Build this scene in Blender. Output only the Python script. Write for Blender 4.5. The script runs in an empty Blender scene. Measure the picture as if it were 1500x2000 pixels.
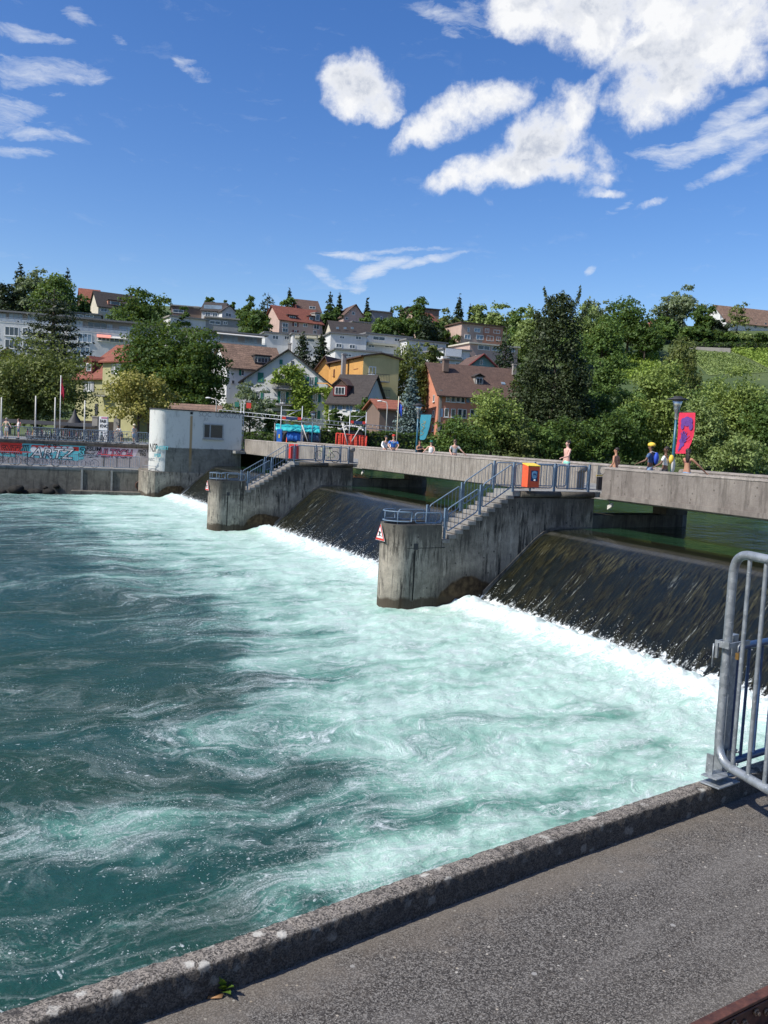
import bpy, math, random
import numpy as np
from mathutils import Vector, Matrix
rad = math.radians
scene = bpy.context.scene
COL = scene.collection
# ------------------------------------------------------------------ survey of the place (metres; eye at (0,0,1.62))
FPX, PIT, ROL = 1710.6325, .0838, .0503
EYE = Vector((0, 0, 1.62))
FW = Vector((0, math.cos(PIT), -math.sin(PIT)))
_u = Vector((0, math.sin(PIT), math.cos(PIT))); _r = Vector((1, 0, 0))
RT = _r*math.cos(ROL)+_u*math.sin(ROL); UP = _u*math.cos(ROL)-_r*math.sin(ROL)
def ray(u, v): return FW+RT*((u-750)/FPX)-UP*((v-1000)/FPX)
def at(u, v, Y): D = ray(u, v); return EYE+D*(Y/D.y)
def atz(u, v, z): D = ray(u, v); return EYE+D*((z-EYE.z)/D.z)
A0 = Vector((8.1817, 33.1728, 0))
DV = Vector((math.sin(-.4599), math.cos(-.4599), 0))      # along the bridge, away
WV = Vector((-math.sin(1.0429), -math.cos(1.0429), 0))    # downstream
def L(u, s, z=0): return A0+DV*u+WV*s+Vector((0, 0, z))
_det = DV.x*WV.y-WV.x*DV.y
def loc(x, y):
    x = x-A0.x; y = y-A0.y
    return (x*WV.y-WV.x*y)/_det, (DV.x*y-DV.y*x)/_det
def on_s(px, py, s0):
    D = ray(px, py); P = A0+WV*s0; nn = Vector((DV.y, -DV.x, 0)); t = (P-EYE).dot(nn)/D.dot(nn); X = EYE+D*t
    return loc(X.x, X.y)[0], X.z
def on_u(px, py, u0):
    D = ray(px, py); P = A0+DV*u0; nn = Vector((WV.y, -WV.x, 0)); t = (P-EYE).dot(nn)/D.dot(nn); X = EYE+D*t
    return loc(X.x, X.y)[1], X.z
ZW, ZU = -4.04, -1.38      # lower and upper water
SUN_AZ, SUN_EL = rad(-119), rad(47)     # azimuth from +Y towards +X
# ------------------------------------------------------------------ object helpers
WL = {}
def tag(o, label=None, cat=None, group=None, kind=None):
    if label: o['label'] = label
    if cat: o['category'] = cat
    if group: o['group'] = group
    if kind: o['kind'] = kind
    return o
def empty(name, P, label, cat, group=None, rz=0):
    o = bpy.data.objects.new(name, None); COL.objects.link(o); o.location = P; o.rotation_euler = (0, 0, rz)
    o.empty_display_size = .1
    WL[o.name] = Vector(P); return tag(o, label, cat, group)
class MB:
    def __init__(s): s.v = []; s.f = []; s.sm = []
    def add(s, vs, fs, smooth=False):
        b = len(s.v); s.v += [tuple(p) for p in vs]; s.f += [tuple(b+i for i in f) for f in fs]; s.sm += [smooth]*len(fs); return s
    def hexa(s, p):   # p: 4 bottom ccw, 4 top
        return s.add(p, [(3, 2, 1, 0), (4, 5, 6, 7), (0, 1, 5, 4), (1, 2, 6, 5), (2, 3, 7, 6), (3, 0, 4, 7)])
    def box(s, c, sz, ax=None, ay=None, az=None):
        c = Vector(c); ax = Vector(ax) if ax else Vector((1, 0, 0)); ay = Vector(ay) if ay else Vector((0, 1, 0)); az = Vector(az) if az else Vector((0, 0, 1))
        X, Y, Z = ax*sz[0]/2, ay*sz[1]/2, az*sz[2]/2
        return s.hexa([c-X-Y-Z, c+X-Y-Z, c+X+Y-Z, c-X+Y-Z, c-X-Y+Z, c+X-Y+Z, c+X+Y+Z, c-X+Y+Z])
    def tube(s, pts, r, n=8, closed=False, smooth=True, cap=True):
        pts = [Vector(p) for p in pts]; m = len(pts); rr = r if hasattr(r, '__len__') else [r]*m
        b = len(s.v); prev = None
        for i, p in enumerate(pts):
            if closed: t = pts[(i+1) % m]-pts[i-1]
            else: t = pts[min(i+1, m-1)]-pts[max(i-1, 0)]
            t = t.normalized() if t.length > 1e-9 else Vector((0, 0, 1))
            if prev is None:
                a = Vector((0, 0, 1)) if abs(t.z) < .9 else Vector((1, 0, 0)); x = t.cross(a).normalized()
            else:
                x = prev-t*prev.dot(t); x = x.normalized() if x.length > 1e-6 else t.orthogonal().normalized()
            y = t.cross(x); prev = x
            for k in range(n):
                an = 2*math.pi*k/n; s.v.append(tuple(p+(x*math.cos(an)+y*math.sin(an))*rr[i]))
        for i in range(m if closed else m-1):
            j = (i+1) % m
            for k in range(n):
                l = (k+1) % n; s.f.append((b+i*n+k, b+i*n+l, b+j*n+l, b+j*n+k)); s.sm.append(smooth)
        if cap and not closed:
            s.f.append(tuple(b+k for k in range(n))[::-1]); s.sm.append(False)
            s.f.append(tuple(b+(m-1)*n+k for k in range(n))); s.sm.append(False)
        return s
    def prism(s, poly, vec):   # planar polygon (3d pts) pushed along vec
        m = len(poly); poly = [Vector(p) for p in poly]; vec = Vector(vec)
        return s.add(poly+[p+vec for p in poly], [tuple(range(m))[::-1], tuple(range(m, 2*m))]+[(i, (i+1) % m, m+(i+1) % m, m+i) for i in range(m)])
    def lathe(s, base, prof, n=16, smooth=True):
        base = Vector(base); b = len(s.v); m = len(prof)
        for r, z in prof:
            for k in range(n): an = 2*math.pi*k/n; s.v.append((base.x+r*math.cos(an), base.y+r*math.sin(an), base.z+z))
        for i in range(m-1):
            for k in range(n):
                l = (k+1) % n; s.f.append((b+i*n+k, b+i*n+l, b+(i+1)*n+l, b+(i+1)*n+k)); s.sm.append(smooth)
        return s
    def ball(s, c, r, n=8, m=6, sc=(1, 1, 1)):
        c = Vector(c); b = len(s.v)
        for i in range(m+1):
            th = math.pi*i/m
            for k in range(n):
                an = 2*math.pi*k/n; s.v.append((c.x+r*sc[0]*math.sin(th)*math.cos(an), c.y+r*sc[1]*math.sin(th)*math.sin(an), c.z+r*sc[2]*math.cos(th)))
        for i in range(m):
            for k in range(n):
                l = (k+1) % n; s.f.append((b+i*n+k, b+(i+1)*n+k, b+(i+1)*n+l, b+i*n+l)); s.sm.append(True)
        return s
    def build(s, name, m, parent=None, bevel=0):
        off = WL.get(parent.name, Vector((0, 0, 0))) if parent else Vector((0, 0, 0))
        me = bpy.data.meshes.new(name); me.from_pydata([(p[0]-off.x, p[1]-off.y, p[2]-off.z) for p in s.v], [], s.f)
        me.polygons.foreach_set('use_smooth', s.sm); me.update()
        if m: me.materials.append(m)
        o = bpy.data.objects.new(name, me); COL.objects.link(o)
        if parent: o.parent = parent; WL[o.name] = off
        if bevel:
            b = o.modifiers.new('Bevel', 'BEVEL'); b.width = bevel; b.segments = 2; b.limit_method = 'ANGLE'
        return o
def copy_tree(o, parent=None):
    c = o.copy(); COL.objects.link(c)
    if parent: c.parent = parent
    for ch in list(o.children): copy_tree(ch, c)
    return c
def text(name, s, P, ax, up, size, m, parent=None, bold=0.0, shear=0, ext=.002, align='LEFT', sx=1.0):
    cu = bpy.data.curves.new(name, 'FONT'); cu.body = s; cu.size = size; cu.offset = bold; cu.extrude = ext; cu.shear = shear; cu.align_x = align; cu.resolution_u = 3
    t = bpy.data.objects.new(name, cu); COL.objects.link(t)
    bpy.context.view_layer.update()
    me = bpy.data.meshes.new_from_object(t.evaluated_get(bpy.context.evaluated_depsgraph_get()))
    bpy.data.objects.remove(t)
    ax = Vector(ax).normalized(); up = Vector(up).normalized(); nz = ax.cross(up)
    M = Matrix(((ax.x*sx, up.x, nz.x, 0), (ax.y*sx, up.y, nz.y, 0), (ax.z*sx, up.z, nz.z, 0), (0, 0, 0, 1)))
    off = WL.get(parent.name, Vector((0, 0, 0))) if parent else Vector((0, 0, 0))
    me.transform(Matrix.Translation(Vector(P)-off) @ M)
    me.materials.clear(); me.materials.append(m)
    o = bpy.data.objects.new(name, me); COL.objects.link(o)
    if parent: o.parent = parent; WL[o.name] = off
    return o
# ------------------------------------------------------------------ materials
class G:
    def __init__(s, nt): s.nt = nt; s.L = nt.links
    def set(s, sock, v):
        if isinstance(v, bpy.types.NodeSocket): s.L.new(v, sock)
        elif isinstance(v, bpy.types.Node): s.L.new(v.outputs[0], sock)
        else:
            if hasattr(v, '__len__') and sock.type == 'RGBA' and len(v) == 3: v = (*v, 1)
            sock.default_value = v
    def n(s, t, props=None, **kw):
        nd = s.nt.nodes.new('ShaderNode'+t)
        for k, v in (props or {}).items(): setattr(nd, k, v)
        for k, v in kw.items():
            k = k.replace('_', ' ')
            if k.startswith('i') and k[1:].isdigit(): s.set(nd.inputs[int(k[1:])], v)
            else: s.set(nd.inputs[k], v)
        return nd
    def m(s, op, a, b=0, c=0, clamp=False): nd = s.n('Math', {'operation': op, 'use_clamp': clamp}, i0=a, i1=b, i2=c); return nd.outputs[0]
    def vm(s, op, a, b=(0, 0, 0)):
        nd = s.n('VectorMath', {'operation': op}, i0=a, i1=b); return nd.outputs['Value'] if op in ('DOT_PRODUCT', 'LENGTH') else nd.outputs[0]
    def noise(s, vec, sc, det=5, rough=.55, dist=0, dim='3D'):
        return s.n('TexNoise', {'noise_dimensions': dim}, Vector=vec, Scale=sc, Detail=det, Roughness=rough, Distortion=dist).outputs[0]
    def vs(s, v, k): nd = s.n('VectorMath', {'operation': 'SCALE'}, i0=v); s.set(nd.inputs['Scale'], k); return nd.outputs[0]
    def scale(s, vec, xyz): return s.n('Mapping', None, Vector=vec, Scale=xyz).outputs[0]
    def mix(s, f, a, b, mode='MIX'):
        nd = s.nt.nodes.new('ShaderNodeMix'); nd.data_type = 'RGBA'; nd.blend_type = mode
        s.set(nd.inputs[0], f); s.set(nd.inputs[6], a); s.set(nd.inputs[7], b); return nd.outputs[2]
    def mr(s, v, a, b, c=0., d=1., smooth=False):
        nd = s.n('MapRange', {'interpolation_type': 'SMOOTHSTEP' if smooth else 'LINEAR'}, i0=v, i1=a, i2=b, i3=c, i4=d); return nd.outputs[0]
    def ramp(s, f, stops):
        nd = s.nt.nodes.new('ShaderNodeValToRGB'); s.set(nd.inputs[0], f); e = nd.color_ramp.elements
        while len(e) < len(stops): e.new(.5)
        for i, (p, c) in enumerate(stops): e[i].position = p; e[i].color = (*c, 1)
        return nd.outputs[0]
    def bump(s, h, st=.3, dist=.02, nrm=None):
        k = dict(Height=h, Strength=st, Distance=dist)
        if nrm: k['Normal'] = nrm
        return s.n('Bump', None, **k).outputs[0]
    def pos(s): return s.n('NewGeometry').outputs['Position']
    def obj(s): return s.n('TexCoord').outputs['Object']
def mat(name, fn):
    m = bpy.data.materials.new(name); m.use_nodes = True; nt = m.node_tree; b = nt.nodes['Principled BSDF']; g = G(nt)
    r = fn(g)
    for k, v in r.items(): g.set(b.inputs[k.replace('_', ' ')], v)
    return m
def plain(name, c, rough=.6, metal=0, var=.12, sc=3, bump=0):
    def f(g):
        nz = g.noise(g.obj(), sc, 5)
        k = g.mr(nz, .3, .7, 1-var, 1+var)
        r = dict(Base_Color=g.vs(c[:3], k), Roughness=rough, Metallic=metal)
        if bump: r['Normal'] = g.bump(g.noise(g.obj(), sc*8, 4), bump, .02)
        return r
    return mat(name, f)
def concrete(name, lo, hi, dark, streak=.5, dst=.5, speck=0, fine=30, bmp=.5, groove=0, lichen=0, zone=None):
    """weathered concrete: cloudy tone, rain streaks down the face, pits"""
    def f(g):
        P = g.pos()
        a = g.noise(P, .7, 6, .6); b = g.noise(P, fine, 5, .7); c = g.noise(P, 4., 6, .65)
        col = g.mix(g.mr(g.m('ADD', g.m('MULTIPLY', a, .6), g.m('MULTIPLY', c, .4)), .38, .62), lo, hi)
        col = g.mix(g.mr(b, .35, .7, 0, .35), col, dark)
        st = g.noise(g.scale(P, (1.9, 1.9, .30)), 1.2, 7, .74)
        st2 = g.noise(g.scale(P, (9, 9, .5)), 1., 4, .6)
        sm = g.mr(g.m('ADD', g.m('MULTIPLY', st, .7), g.m('MULTIPLY', st2, .3)), .5, .6, 0, streak, True)
        col = g.mix(sm, col, dark)
        lt = g.mr(g.noise(g.scale(P, (3, 3, .4)), 1.7, 5, .7), .57, .68, 0, dst, True)
        col = g.mix(lt, col, tuple(min(1, x*1.35) for x in hi))
        h = g.m('ADD', g.m('MULTIPLY', b, .6), g.m('MULTIPLY', c, .8))
        if groove:
            u = g.vm('DOT_PRODUCT', P, tuple(DV)); fr = g.m('FRACT', g.m('MULTIPLY', u, groove))
            gl = g.mr(g.m('ABSOLUTE', g.m('SUBTRACT', fr, .5)), .40, .5, 0, 1)
            col = g.mix(g.m('MULTIPLY', gl, g.mr(c, .35, .6, .15, .75)), col, dark); h = g.m('SUBTRACT', h, g.m('MULTIPLY', gl, .5))
        if speck:
            vo = g.n('TexVoronoi', None, Vector=P, Scale=speck)
            pit = g.mr(vo.outputs['Distance'], .1, .22, 1, 0); sel = g.m('GREATER_THAN', g.n('SeparateColor', None, Color=vo.outputs['Color']).outputs[0], .72)
            col = g.mix(g.m('MULTIPLY', g.m('MULTIPLY', pit, sel), .8), col, dark)
        if lichen:
            vl = g.n('TexVoronoi', None, Vector=P, Scale=lichen)
            sp = g.m('ADD', vl.outputs['Distance'], g.m('MULTIPLY', g.noise(P, lichen*5, 3), .35))
            q = g.m('MULTIPLY', g.mr(sp, .3, .36, 1, 0), g.mr(g.noise(P, lichen*.12, 3), .52, .6, 0, 1))
            col = g.mix(q, col, (.5, .47, .38))
        if zone: col = zone(g, P, col, st, st2)
        return dict(Base_Color=col, Roughness=.88, Specular_IOR_Level=.25, Normal=g.bump(h, bmp, .03))
    return mat(name, f)
def pier_zone(g, P, col, st=None, st2=None):
    """dark wet band and the brown hollow where the water scours the wall; offset so the same shape repeats at each pier"""
    rel = g.vm('SUBTRACT', P, tuple(A0))
    z = g.n('SeparateXYZ', None, Vector=P).outputs[2]
    s = g.vm('DOT_PRODUCT', rel, tuple(Vector((-DV.y, DV.x, 0))/_det))
    nz = g.m('SUBTRACT', g.noise(P, 1.6, 5), .5)
    dtop = g.m('SUBTRACT', g.mr(s, 4.18, 6.2, -.25, -1.3), z)
    run = g.m('ADD', g.m('MULTIPLY', g.m('SUBTRACT', st, .5), 6.5), g.m('MULTIPLY', g.m('SUBTRACT', st2, .5), 2.6))
    col = g.mix(g.mr(g.m('ADD', dtop, run), .0, 1.0, .72, 0, True), col, (.026, .023, .020))
    q = g.m('DIVIDE', g.m('SUBTRACT', s, 5.9), 1.45); r = g.m('DIVIDE', g.m('ADD', z, 4.15), 1.15)
    el = g.m('ADD', g.m('ADD', g.m('MULTIPLY', q, q), g.m('MULTIPLY', r, r)), g.m('MULTIPLY', nz, .55))
    halo = g.mr(el, .95, 1.9, .6, 0, True); col = g.mix(halo, col, (.035, .033, .034))
    col = g.mix(g.mr(el, .85, 1.0, 1, 0, True), col, g.mix(g.mr(g.noise(P, 5, 5), .35, .65), (.028, .018, .010), (.085, .058, .03)))
    wet = g.mr(g.m('ADD', z, g.m('MULTIPLY', nz, .5)), -3.72, -3.62, .85, 0)
    return g.mix(wet, col, (.045, .032, .02))
M = {}
M['pier'] = concrete('pier_concrete', (.19, .17, .138), (.42, .375, .30), (.022, .020, .018), .9, .55, speck=5, zone=pier_zone)
M['deck'] = concrete('parapet_concrete', (.24, .21, .178), (.36, .325, .28), (.055, .048, .042), .35, .2, speck=9, groove=3.0, bmp=.8)
M['deck_smooth'] = concrete('fascia_concrete', (.17, .147, .13), (.27, .24, .21), (.07, .06, .052), .5, .25, speck=5, bmp=.5)
M['coping'] = concrete('coping_concrete', (.23, .205, .18), (.37, .33, .29), (.05, .045, .04), .3, .3, speck=14, bmp=1.2, lichen=4)
M['platform'] = concrete('platform_concrete', (.20, .20, .19), (.33, .33, .31), (.08, .08, .08), .45, .2)
M['step'] = concrete('step_concrete', (.2, .19, .175), (.33, .31, .28), (.05, .048, .045), .2, .3)
M['bankwall'] = concrete('river_wall_concrete', (.095, .088, .074), (.20, .188, .158), (.03, .029, .027), .6, .3)
M['darkrock'] = concrete('wet_rock', (.012, .011, .01), (.04, .038, .034), (.005, .005, .005), .3, .1)
def pump_zone(g, P, col, st=None, st2=None):
    z = g.n('SeparateXYZ', None, Vector=P).outputs[2]
    wob = g.m('MULTIPLY', g.m('SUBTRACT', g.noise(P, 2.2, 6, .7), .5), .22)
    wh = g.mix(g.mr(g.noise(g.scale(P, (1, 1, .35)), 2.4, 8, .75), .52, .70, 0, .55, True), (.52, .52, .49), (.18, .18, .165))
    wh = g.mix(g.mr(g.noise(P, 7, 6, .8), .62, .70, 0, .75), wh, (.07, .07, .07))
    # rendered white above the string course; a corner bay is white lower down
    s = g.vm('DOT_PRODUCT', g.vm('SUBTRACT', P, tuple(A0)), tuple(Vector((-DV.y, DV.x, 0))/_det))
    edge = g.m('ADD', g.m('ADD', z, wob), g.mr(s, 6.68, 6.74, 0, 1.93))
    rustw = g.m('MULTIPLY', g.mr(g.m('ABSOLUTE', g.m('SUBTRACT', g.m('ADD', s, g.m('MULTIPLY', wob, .25)), RUST_S)), .05, .16, 1, 0, True), g.m('MULTIPLY', g.mr(z, 2.7, 2.6, 0, 1), g.mr(z, -2.2, -.2, .0, .85)))
    col = g.mix(g.mr(edge, -.02, .06, 0, 1), col, wh)
    return g.mix(rustw, col, (.30, .19, .07))
RUST_S = on_u(373, 850, 45.5)[0]
M['pumpwall'] = concrete('pump_house_render', (.13, .128, .112), (.25, .245, .21), (.04, .04, .038), .6, .3, zone=pump_zone)
M['white_render'] = plain('old_white_render', (.64, .63, .60), .85, var=.1, sc=1.5, bump=.2)
def asphalt(g):
    P = g.pos()
    vo = g.n('TexVoronoi', None, Vector=P, Scale=95); vb = g.n('TexVoronoi', None, Vector=P, Scale=48); vc = g.n('TexVoronoi', None, Vector=P, Scale=15)
    k = g.n('SeparateColor', None, Color=vo.outputs['Color']).outputs[0]; vw = g.n('TexVoronoi', None, Vector=P, Scale=270); kw = g.n('SeparateColor', None, Color=vw.outputs['Color']).outputs[0]; kb = g.n('SeparateColor', None, Color=vb.outputs['Color']).outputs[1]; kc = g.n('SeparateColor', None, Color=vc.outputs['Color']).outputs[2]
    big = g.noise(P, .9, 6, .6); mid = g.noise(P, 6, 6, .7)
    base = g.mix(g.mr(big, .38, .62), (.040, .035, .030), (.078, .068, .057))
    base = g.mix(g.mr(mid, .35, .7, 0, .6), base, (.085, .079, .072))
    col = g.mix(g.mr(k, .2, .95, 0, .6), base, (.12, .112, .103))
    col = g.mix(g.mr(g.noise(P, 120, 5, .85), .50, .60, 0, .8), col, (.014, .012, .011)); col = g.mix(g.mr(g.noise(P, 95, 5, .85), .56, .64, 0, .75), col, (.24, .215, .18))
    grain = g.noise(P, 200, 3, .7); col = g.mix(g.mr(grain, .42, .60, 0, .6), col, (.018, .016, .015)); col = g.mix(g.mr(g.noise(P, 70, 4, .75), .5, .62, 0, .55), col, (.17, .15, .125))
    col = g.mix(g.mr(kw, .55, .97, 0, .9), col, (.24, .225, .20)); col = g.mix(g.mr(kw, .30, .05, 0, .75), col, (.012, .011, .011))
    band = g.noise(g.n('CombineXYZ', None, i0=g.vm('DOT_PRODUCT', P, tuple(KD)), i1=g.m('MULTIPLY', g.vm('DOT_PRODUCT', P, tuple(KN)), 5), i2=0).outputs[0], .8, 4, .6); col = g.mix(g.mr(band, .46, .6, 0, .3), col, (.19, .175, .155))  # pale streaks along the kerb: sun streaks painted into the colour
    st = g.m('MULTIPLY', g.m('GREATER_THAN', kb, .925), g.mr(vb.outputs['Distance'], .17, .25, 1, 0))
    col = g.mix(g.m('MULTIPLY', st, .9), col, g.mix(k, (.34, .28, .2), (.45, .43, .38)))
    st2 = g.m('MULTIPLY', g.m('GREATER_THAN', kc, .975), g.mr(g.m('ADD', vc.outputs['Distance'], g.m('MULTIPLY', mid, .12)), .17, .2, 1, 0))
    col = g.mix(g.m('MULTIPLY', st2, .85), col, (.30, .29, .27))
    # sandy strip of dirt along the kerb
    s = g.vm('DOT_PRODUCT', P, tuple(KN)); dd = g.m('SUBTRACT', KC, s)
    dirt = g.mr(g.m('ADD', dd, g.m('MULTIPLY', g.m('SUBTRACT', mid, .5), .8)), .0, .24, .5, 0, True)
    col = g.mix(dirt, col, g.mix(g.mr(grain, .4, .6), (.2, .17, .135), (.12, .105, .09)))
    h = g.m('ADD', g.m('MULTIPLY', vo.outputs['Distance'], -.5), g.m('MULTIPLY', grain, .5))
    return dict(Base_Color=col, Roughness=.88, Specular_IOR_Level=.2, Normal=g.bump(h, .45, .003))
# kerb of the near promenade: outer top line
KH = .105
KO = [atz(0, 1975, KH), atz(450, 1832, KH), atz(750, 1727, KH), atz(1050, 1625, KH), atz(1350, 1529, KH)]
_kd = (KO[4]-KO[0]).normalized(); KD = Vector((_kd.x, _kd.y, 0)).normalized(); KN = Vector((-KD.y, KD.x, 0))   # KN towards the river
KW = .085
KC = KN.dot(KO[2])-KW
M['asphalt'] = mat('worn_asphalt_with_stones', asphalt)
def kerbm(g):
    P = g.pos()
    vk = g.n('TexVoronoi', None, Vector=P, Scale=230); b = g.m('ADD', g.m('MULTIPLY', g.n('SeparateColor', None, Color=vk.outputs['Color']).outputs[0], .45), g.m('MULTIPLY', g.noise(P, 38, 6, .85), .7)); a = g.noise(P, 14, 6, .7); a2 = g.noise(P, 3.5, 5, .6)
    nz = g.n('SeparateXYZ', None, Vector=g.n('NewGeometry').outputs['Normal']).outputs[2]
    col = g.mix(g.mr(b, .36, .78), (.030, .025, .020), (.36, .315, .26))
    col = g.mix(g.mr(a, .56, .64, 0, .8), col, (.02, .018, .016))
    # black crust and painted-in shade darken the upright face, pale lichen on the top
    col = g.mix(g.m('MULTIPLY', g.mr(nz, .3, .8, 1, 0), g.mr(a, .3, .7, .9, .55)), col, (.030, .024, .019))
    vl = g.n('TexVoronoi', None, Vector=P, Scale=13)
    sp = g.m('ADD', vl.outputs['Distance'], g.m('MULTIPLY', g.noise(P, 60, 5, .8), .7))
    q = g.m('MULTIPLY', g.mr(sp, .52, .62, 1, 0), g.mr(g.noise(P, 2.6, 6, .7), .42, .51, 0, 1))
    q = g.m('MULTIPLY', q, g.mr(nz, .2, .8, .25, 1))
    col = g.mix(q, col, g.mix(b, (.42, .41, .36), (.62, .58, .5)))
    return dict(Base_Color=col, Roughness=.9, Normal=g.bump(g.m('ADD', b, g.m('MULTIPLY', a, 1.5)), .9, .008))
M['kerb'] = mat('lichen_covered_kerb', kerbm)
M['blue'] = plain('blue_grey_paint', (.135, .195, .265), .5, .0, .2, 9)
M['bluedark'] = plain('dark_blue_paint', (.03, .06, .13), .4, 0, .25, 20)
def galv(g):
    P = g.obj(); v = g.n('TexVoronoi', None, Vector=P, Scale=40)
    k = g.n('SeparateColor', None, Color=v.outputs['Color']).outputs[0]
    n = g.noise(P, 9, 6, .7)
    col = g.mix(g.m('ADD', g.m('MULTIPLY', k, .45), g.m('MULTIPLY', n, .5)), (.15, .17, .18), (.42, .45, .47))
    col = g.mix(g.mr(g.noise(P, 60, 3), .62, .7, 0, .6), col, (.6, .62, .63))
    return dict(Base_Color=col, Roughness=g.mr(n, .3, .7, .38, .6), Metallic=.55, Normal=g.bump(n, .15, .004))
M['galv'] = mat('galvanised_steel', galv)
M['alu'] = plain('dull_aluminium', (.42, .44, .46), .45, .5)
def rust(g):
    P = g.obj(); n = g.noise(P, 25, 6, .7)
    return dict(Base_Color=g.mix(g.mr(n, .35, .65), (.045, .018, .012), (.13, .05, .03)), Roughness=.6, Normal=g.bump(n, .4, .004))
M['rust'] = mat('rusty_steel', rust)
M['bolt'] = plain('brown_bolt_head', (.22, .15, .10), .5, .3, .3, 60)
M['brass'] = plain('brass', (.30, .18, .06), .4, .7)
for k, c in dict(white=(.72, .72, .70), offwhite=(.55, .53, .48), black=(.012, .012, .013), dark=(.03, .03, .032), grey=(.25, .25, .25), red=(.55, .035, .02), orange=(.74, .10, .035), dorange=(.40, .07, .03), navy=(.012, .03, .10), sky=(.22, .42, .58), yellow=(.80, .55, .06), green=(.015, .14, .10), teal=(.05, .42, .45), tealdark=(.02, .16, .22), skin=(.56, .33, .24), tan=(.40, .20, .12), darkskin=(.16, .08, .05), pinkskin=(.62, .36, .29), hair=(.018, .012, .009), brownhair=(.07, .04, .02), greyhair=(.35, .32, .28), mint=(.30, .72, .55), blueshirt=(.02, .14, .50), tshirt=(.045, .10, .22), denim=(.16, .25, .38), purple=(.14, .015, .07), greyshirt=(.36, .38, .38), khaki=(.30, .30, .22), crimson=(.55, .02, .06), violet=(.11, .035, .22), bannerteal=(.03, .20, .27), ochre=(.45, .33, .08), salmon=(.8, .3, .22), turq=(.10, .46, .50), lilac=(.50, .44, .50), pink=(.50, .17, .27), royal=(.02, .07, .45), cream=(.62, .56, .40), lime=(.42, .6, .05)).items():
    M[k] = plain('paint_'+k if k not in ('skin', 'tan', 'darkskin', 'pinkskin', 'hair') else k+'_tone', c, .65, 0, .1, 6)
M['chrome'] = plain('lamp_glass_metal', (.45, .46, .47), .2, .8)
def glassm(g):
    P = g.obj(); n = g.noise(P, .8, 2)
    return dict(Base_Color=g.mix(n, (.02, .028, .035), (.06, .075, .09)), Roughness=.08, Specular_IOR_Level=.8)
M['glass'] = mat('window_glass', glassm)
M['glasslight'] = plain('pale_window_glass', (.22, .29, .36), .12, 0, .3, .6)
def plaster(name, c, dirt=.25): 
    def f(g):
        P = g.pos(); n = g.noise(P, .5, 6, .6); s = g.noise(g.scale(P, (1.2, 1.2, .12)), 1, 5, .7)
        d = tuple(x*.55 for x in c)
        col = g.mix(g.m('MULTIPLY', g.mr(g.m('ADD', g.m('MULTIPLY', n, .5), g.m('MULTIPLY', s, .5)), .42, .66), dirt*2), c, d)
        return dict(Base_Color=col, Roughness=.9)
    return mat(name, f)
def roofm(name, a, b, rows=2.2):
    def f(g):
        P = g.pos(); z = g.n('SeparateXYZ', None, Vector=P).outputs[2]
        n = g.noise(P, 1.1, 7, .75); n2 = g.noise(P, 5, 3, .7)
        fr = g.m('FRACT', g.m('MULTIPLY', z, rows*2))
        col = g.mix(g.mr(g.m('ADD', g.m('MULTIPLY', n, .5), g.m('MULTIPLY', n2, .5)), .38, .62), a, b)
        col = g.mix(g.mr(fr, .0, .35, .55, 0), col, tuple(x*.35 for x in a))
        return dict(Base_Color=col, Roughness=.85, Normal=g.bump(g.m('ADD', fr, n2), .5, .08))
    return mat(name, f)
M['r_red'] = roofm('red_clay_tiles', (.15, .045, .03), (.27, .09, .055))
M['r_brown'] = roofm('brown_clay_tiles', (.075, .045, .035), (.15, .09, .068))
M['r_mottled'] = roofm('mottled_old_tiles', (.09, .055, .038), (.30, .19, .13), 1.5)
M['r_dark'] = roofm('dark_roof_tiles', (.028, .022, .02), (.06, .05, .046))
M['r_flat'] = plain('grey_flat_roof_edge', (.16, .16, .16), .8)
M['r_orange'] = roofm('orange_red_tiles', (.20, .06, .035), (.33, .12, .07))
for k, c in dict(p_white=(.62, .62, .60), p_gwhite=(.62, .62, .61), p_yellow=(.37, .35, .18), p_ochre=(.60, .32, .09), p_pale=(.52, .43, .21), p_coral=(.60, .25, .16), p_pink=(.50, .36, .30), p_salmon=(.46, .22, .15), p_grey=(.27, .27, .27), p_brown=(.20, .14, .11), p_turq=(.16, .28, .29), p_cream=(.55, .50, .40), p_maroon=(.14, .03, .03), p_stone=(.3, .28, .25)).items():
    M[k] = plaster(k.replace('p_', 'plaster_'), c)
def leafm(name, c1, c2, trans=.34, rough=.55):
    m = bpy.data.materials.new(name); m.use_nodes = True; nt = m.node_tree; g = G(nt); b = nt.nodes['Principled BSDF']
    a = g.n('Attribute', {'attribute_name': 'v'}).outputs['Fac']
    big = g.noise(g.pos(), .45, 3)
    col = g.mix(g.m('ADD', g.m('MULTIPLY', a, .7), g.m('MULTIPLY', g.mr(big, .35, .65), .3)), c1, c2)
    g.set(b.inputs['Base Color'], col); b.inputs['Roughness'].default_value = rough; b.inputs['Specular IOR Level'].default_value = .25
    t = g.n('BsdfTranslucent', None, Color=g.mix(.5, col, (.25, .32, .03)))
    ms = g.n('MixShader', None, i0=trans, i1=b.outputs[0], i2=t.outputs[0])
    nt.links.new(ms.outputs[0], nt.nodes['Material Output'].inputs[0]); return m
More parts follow.
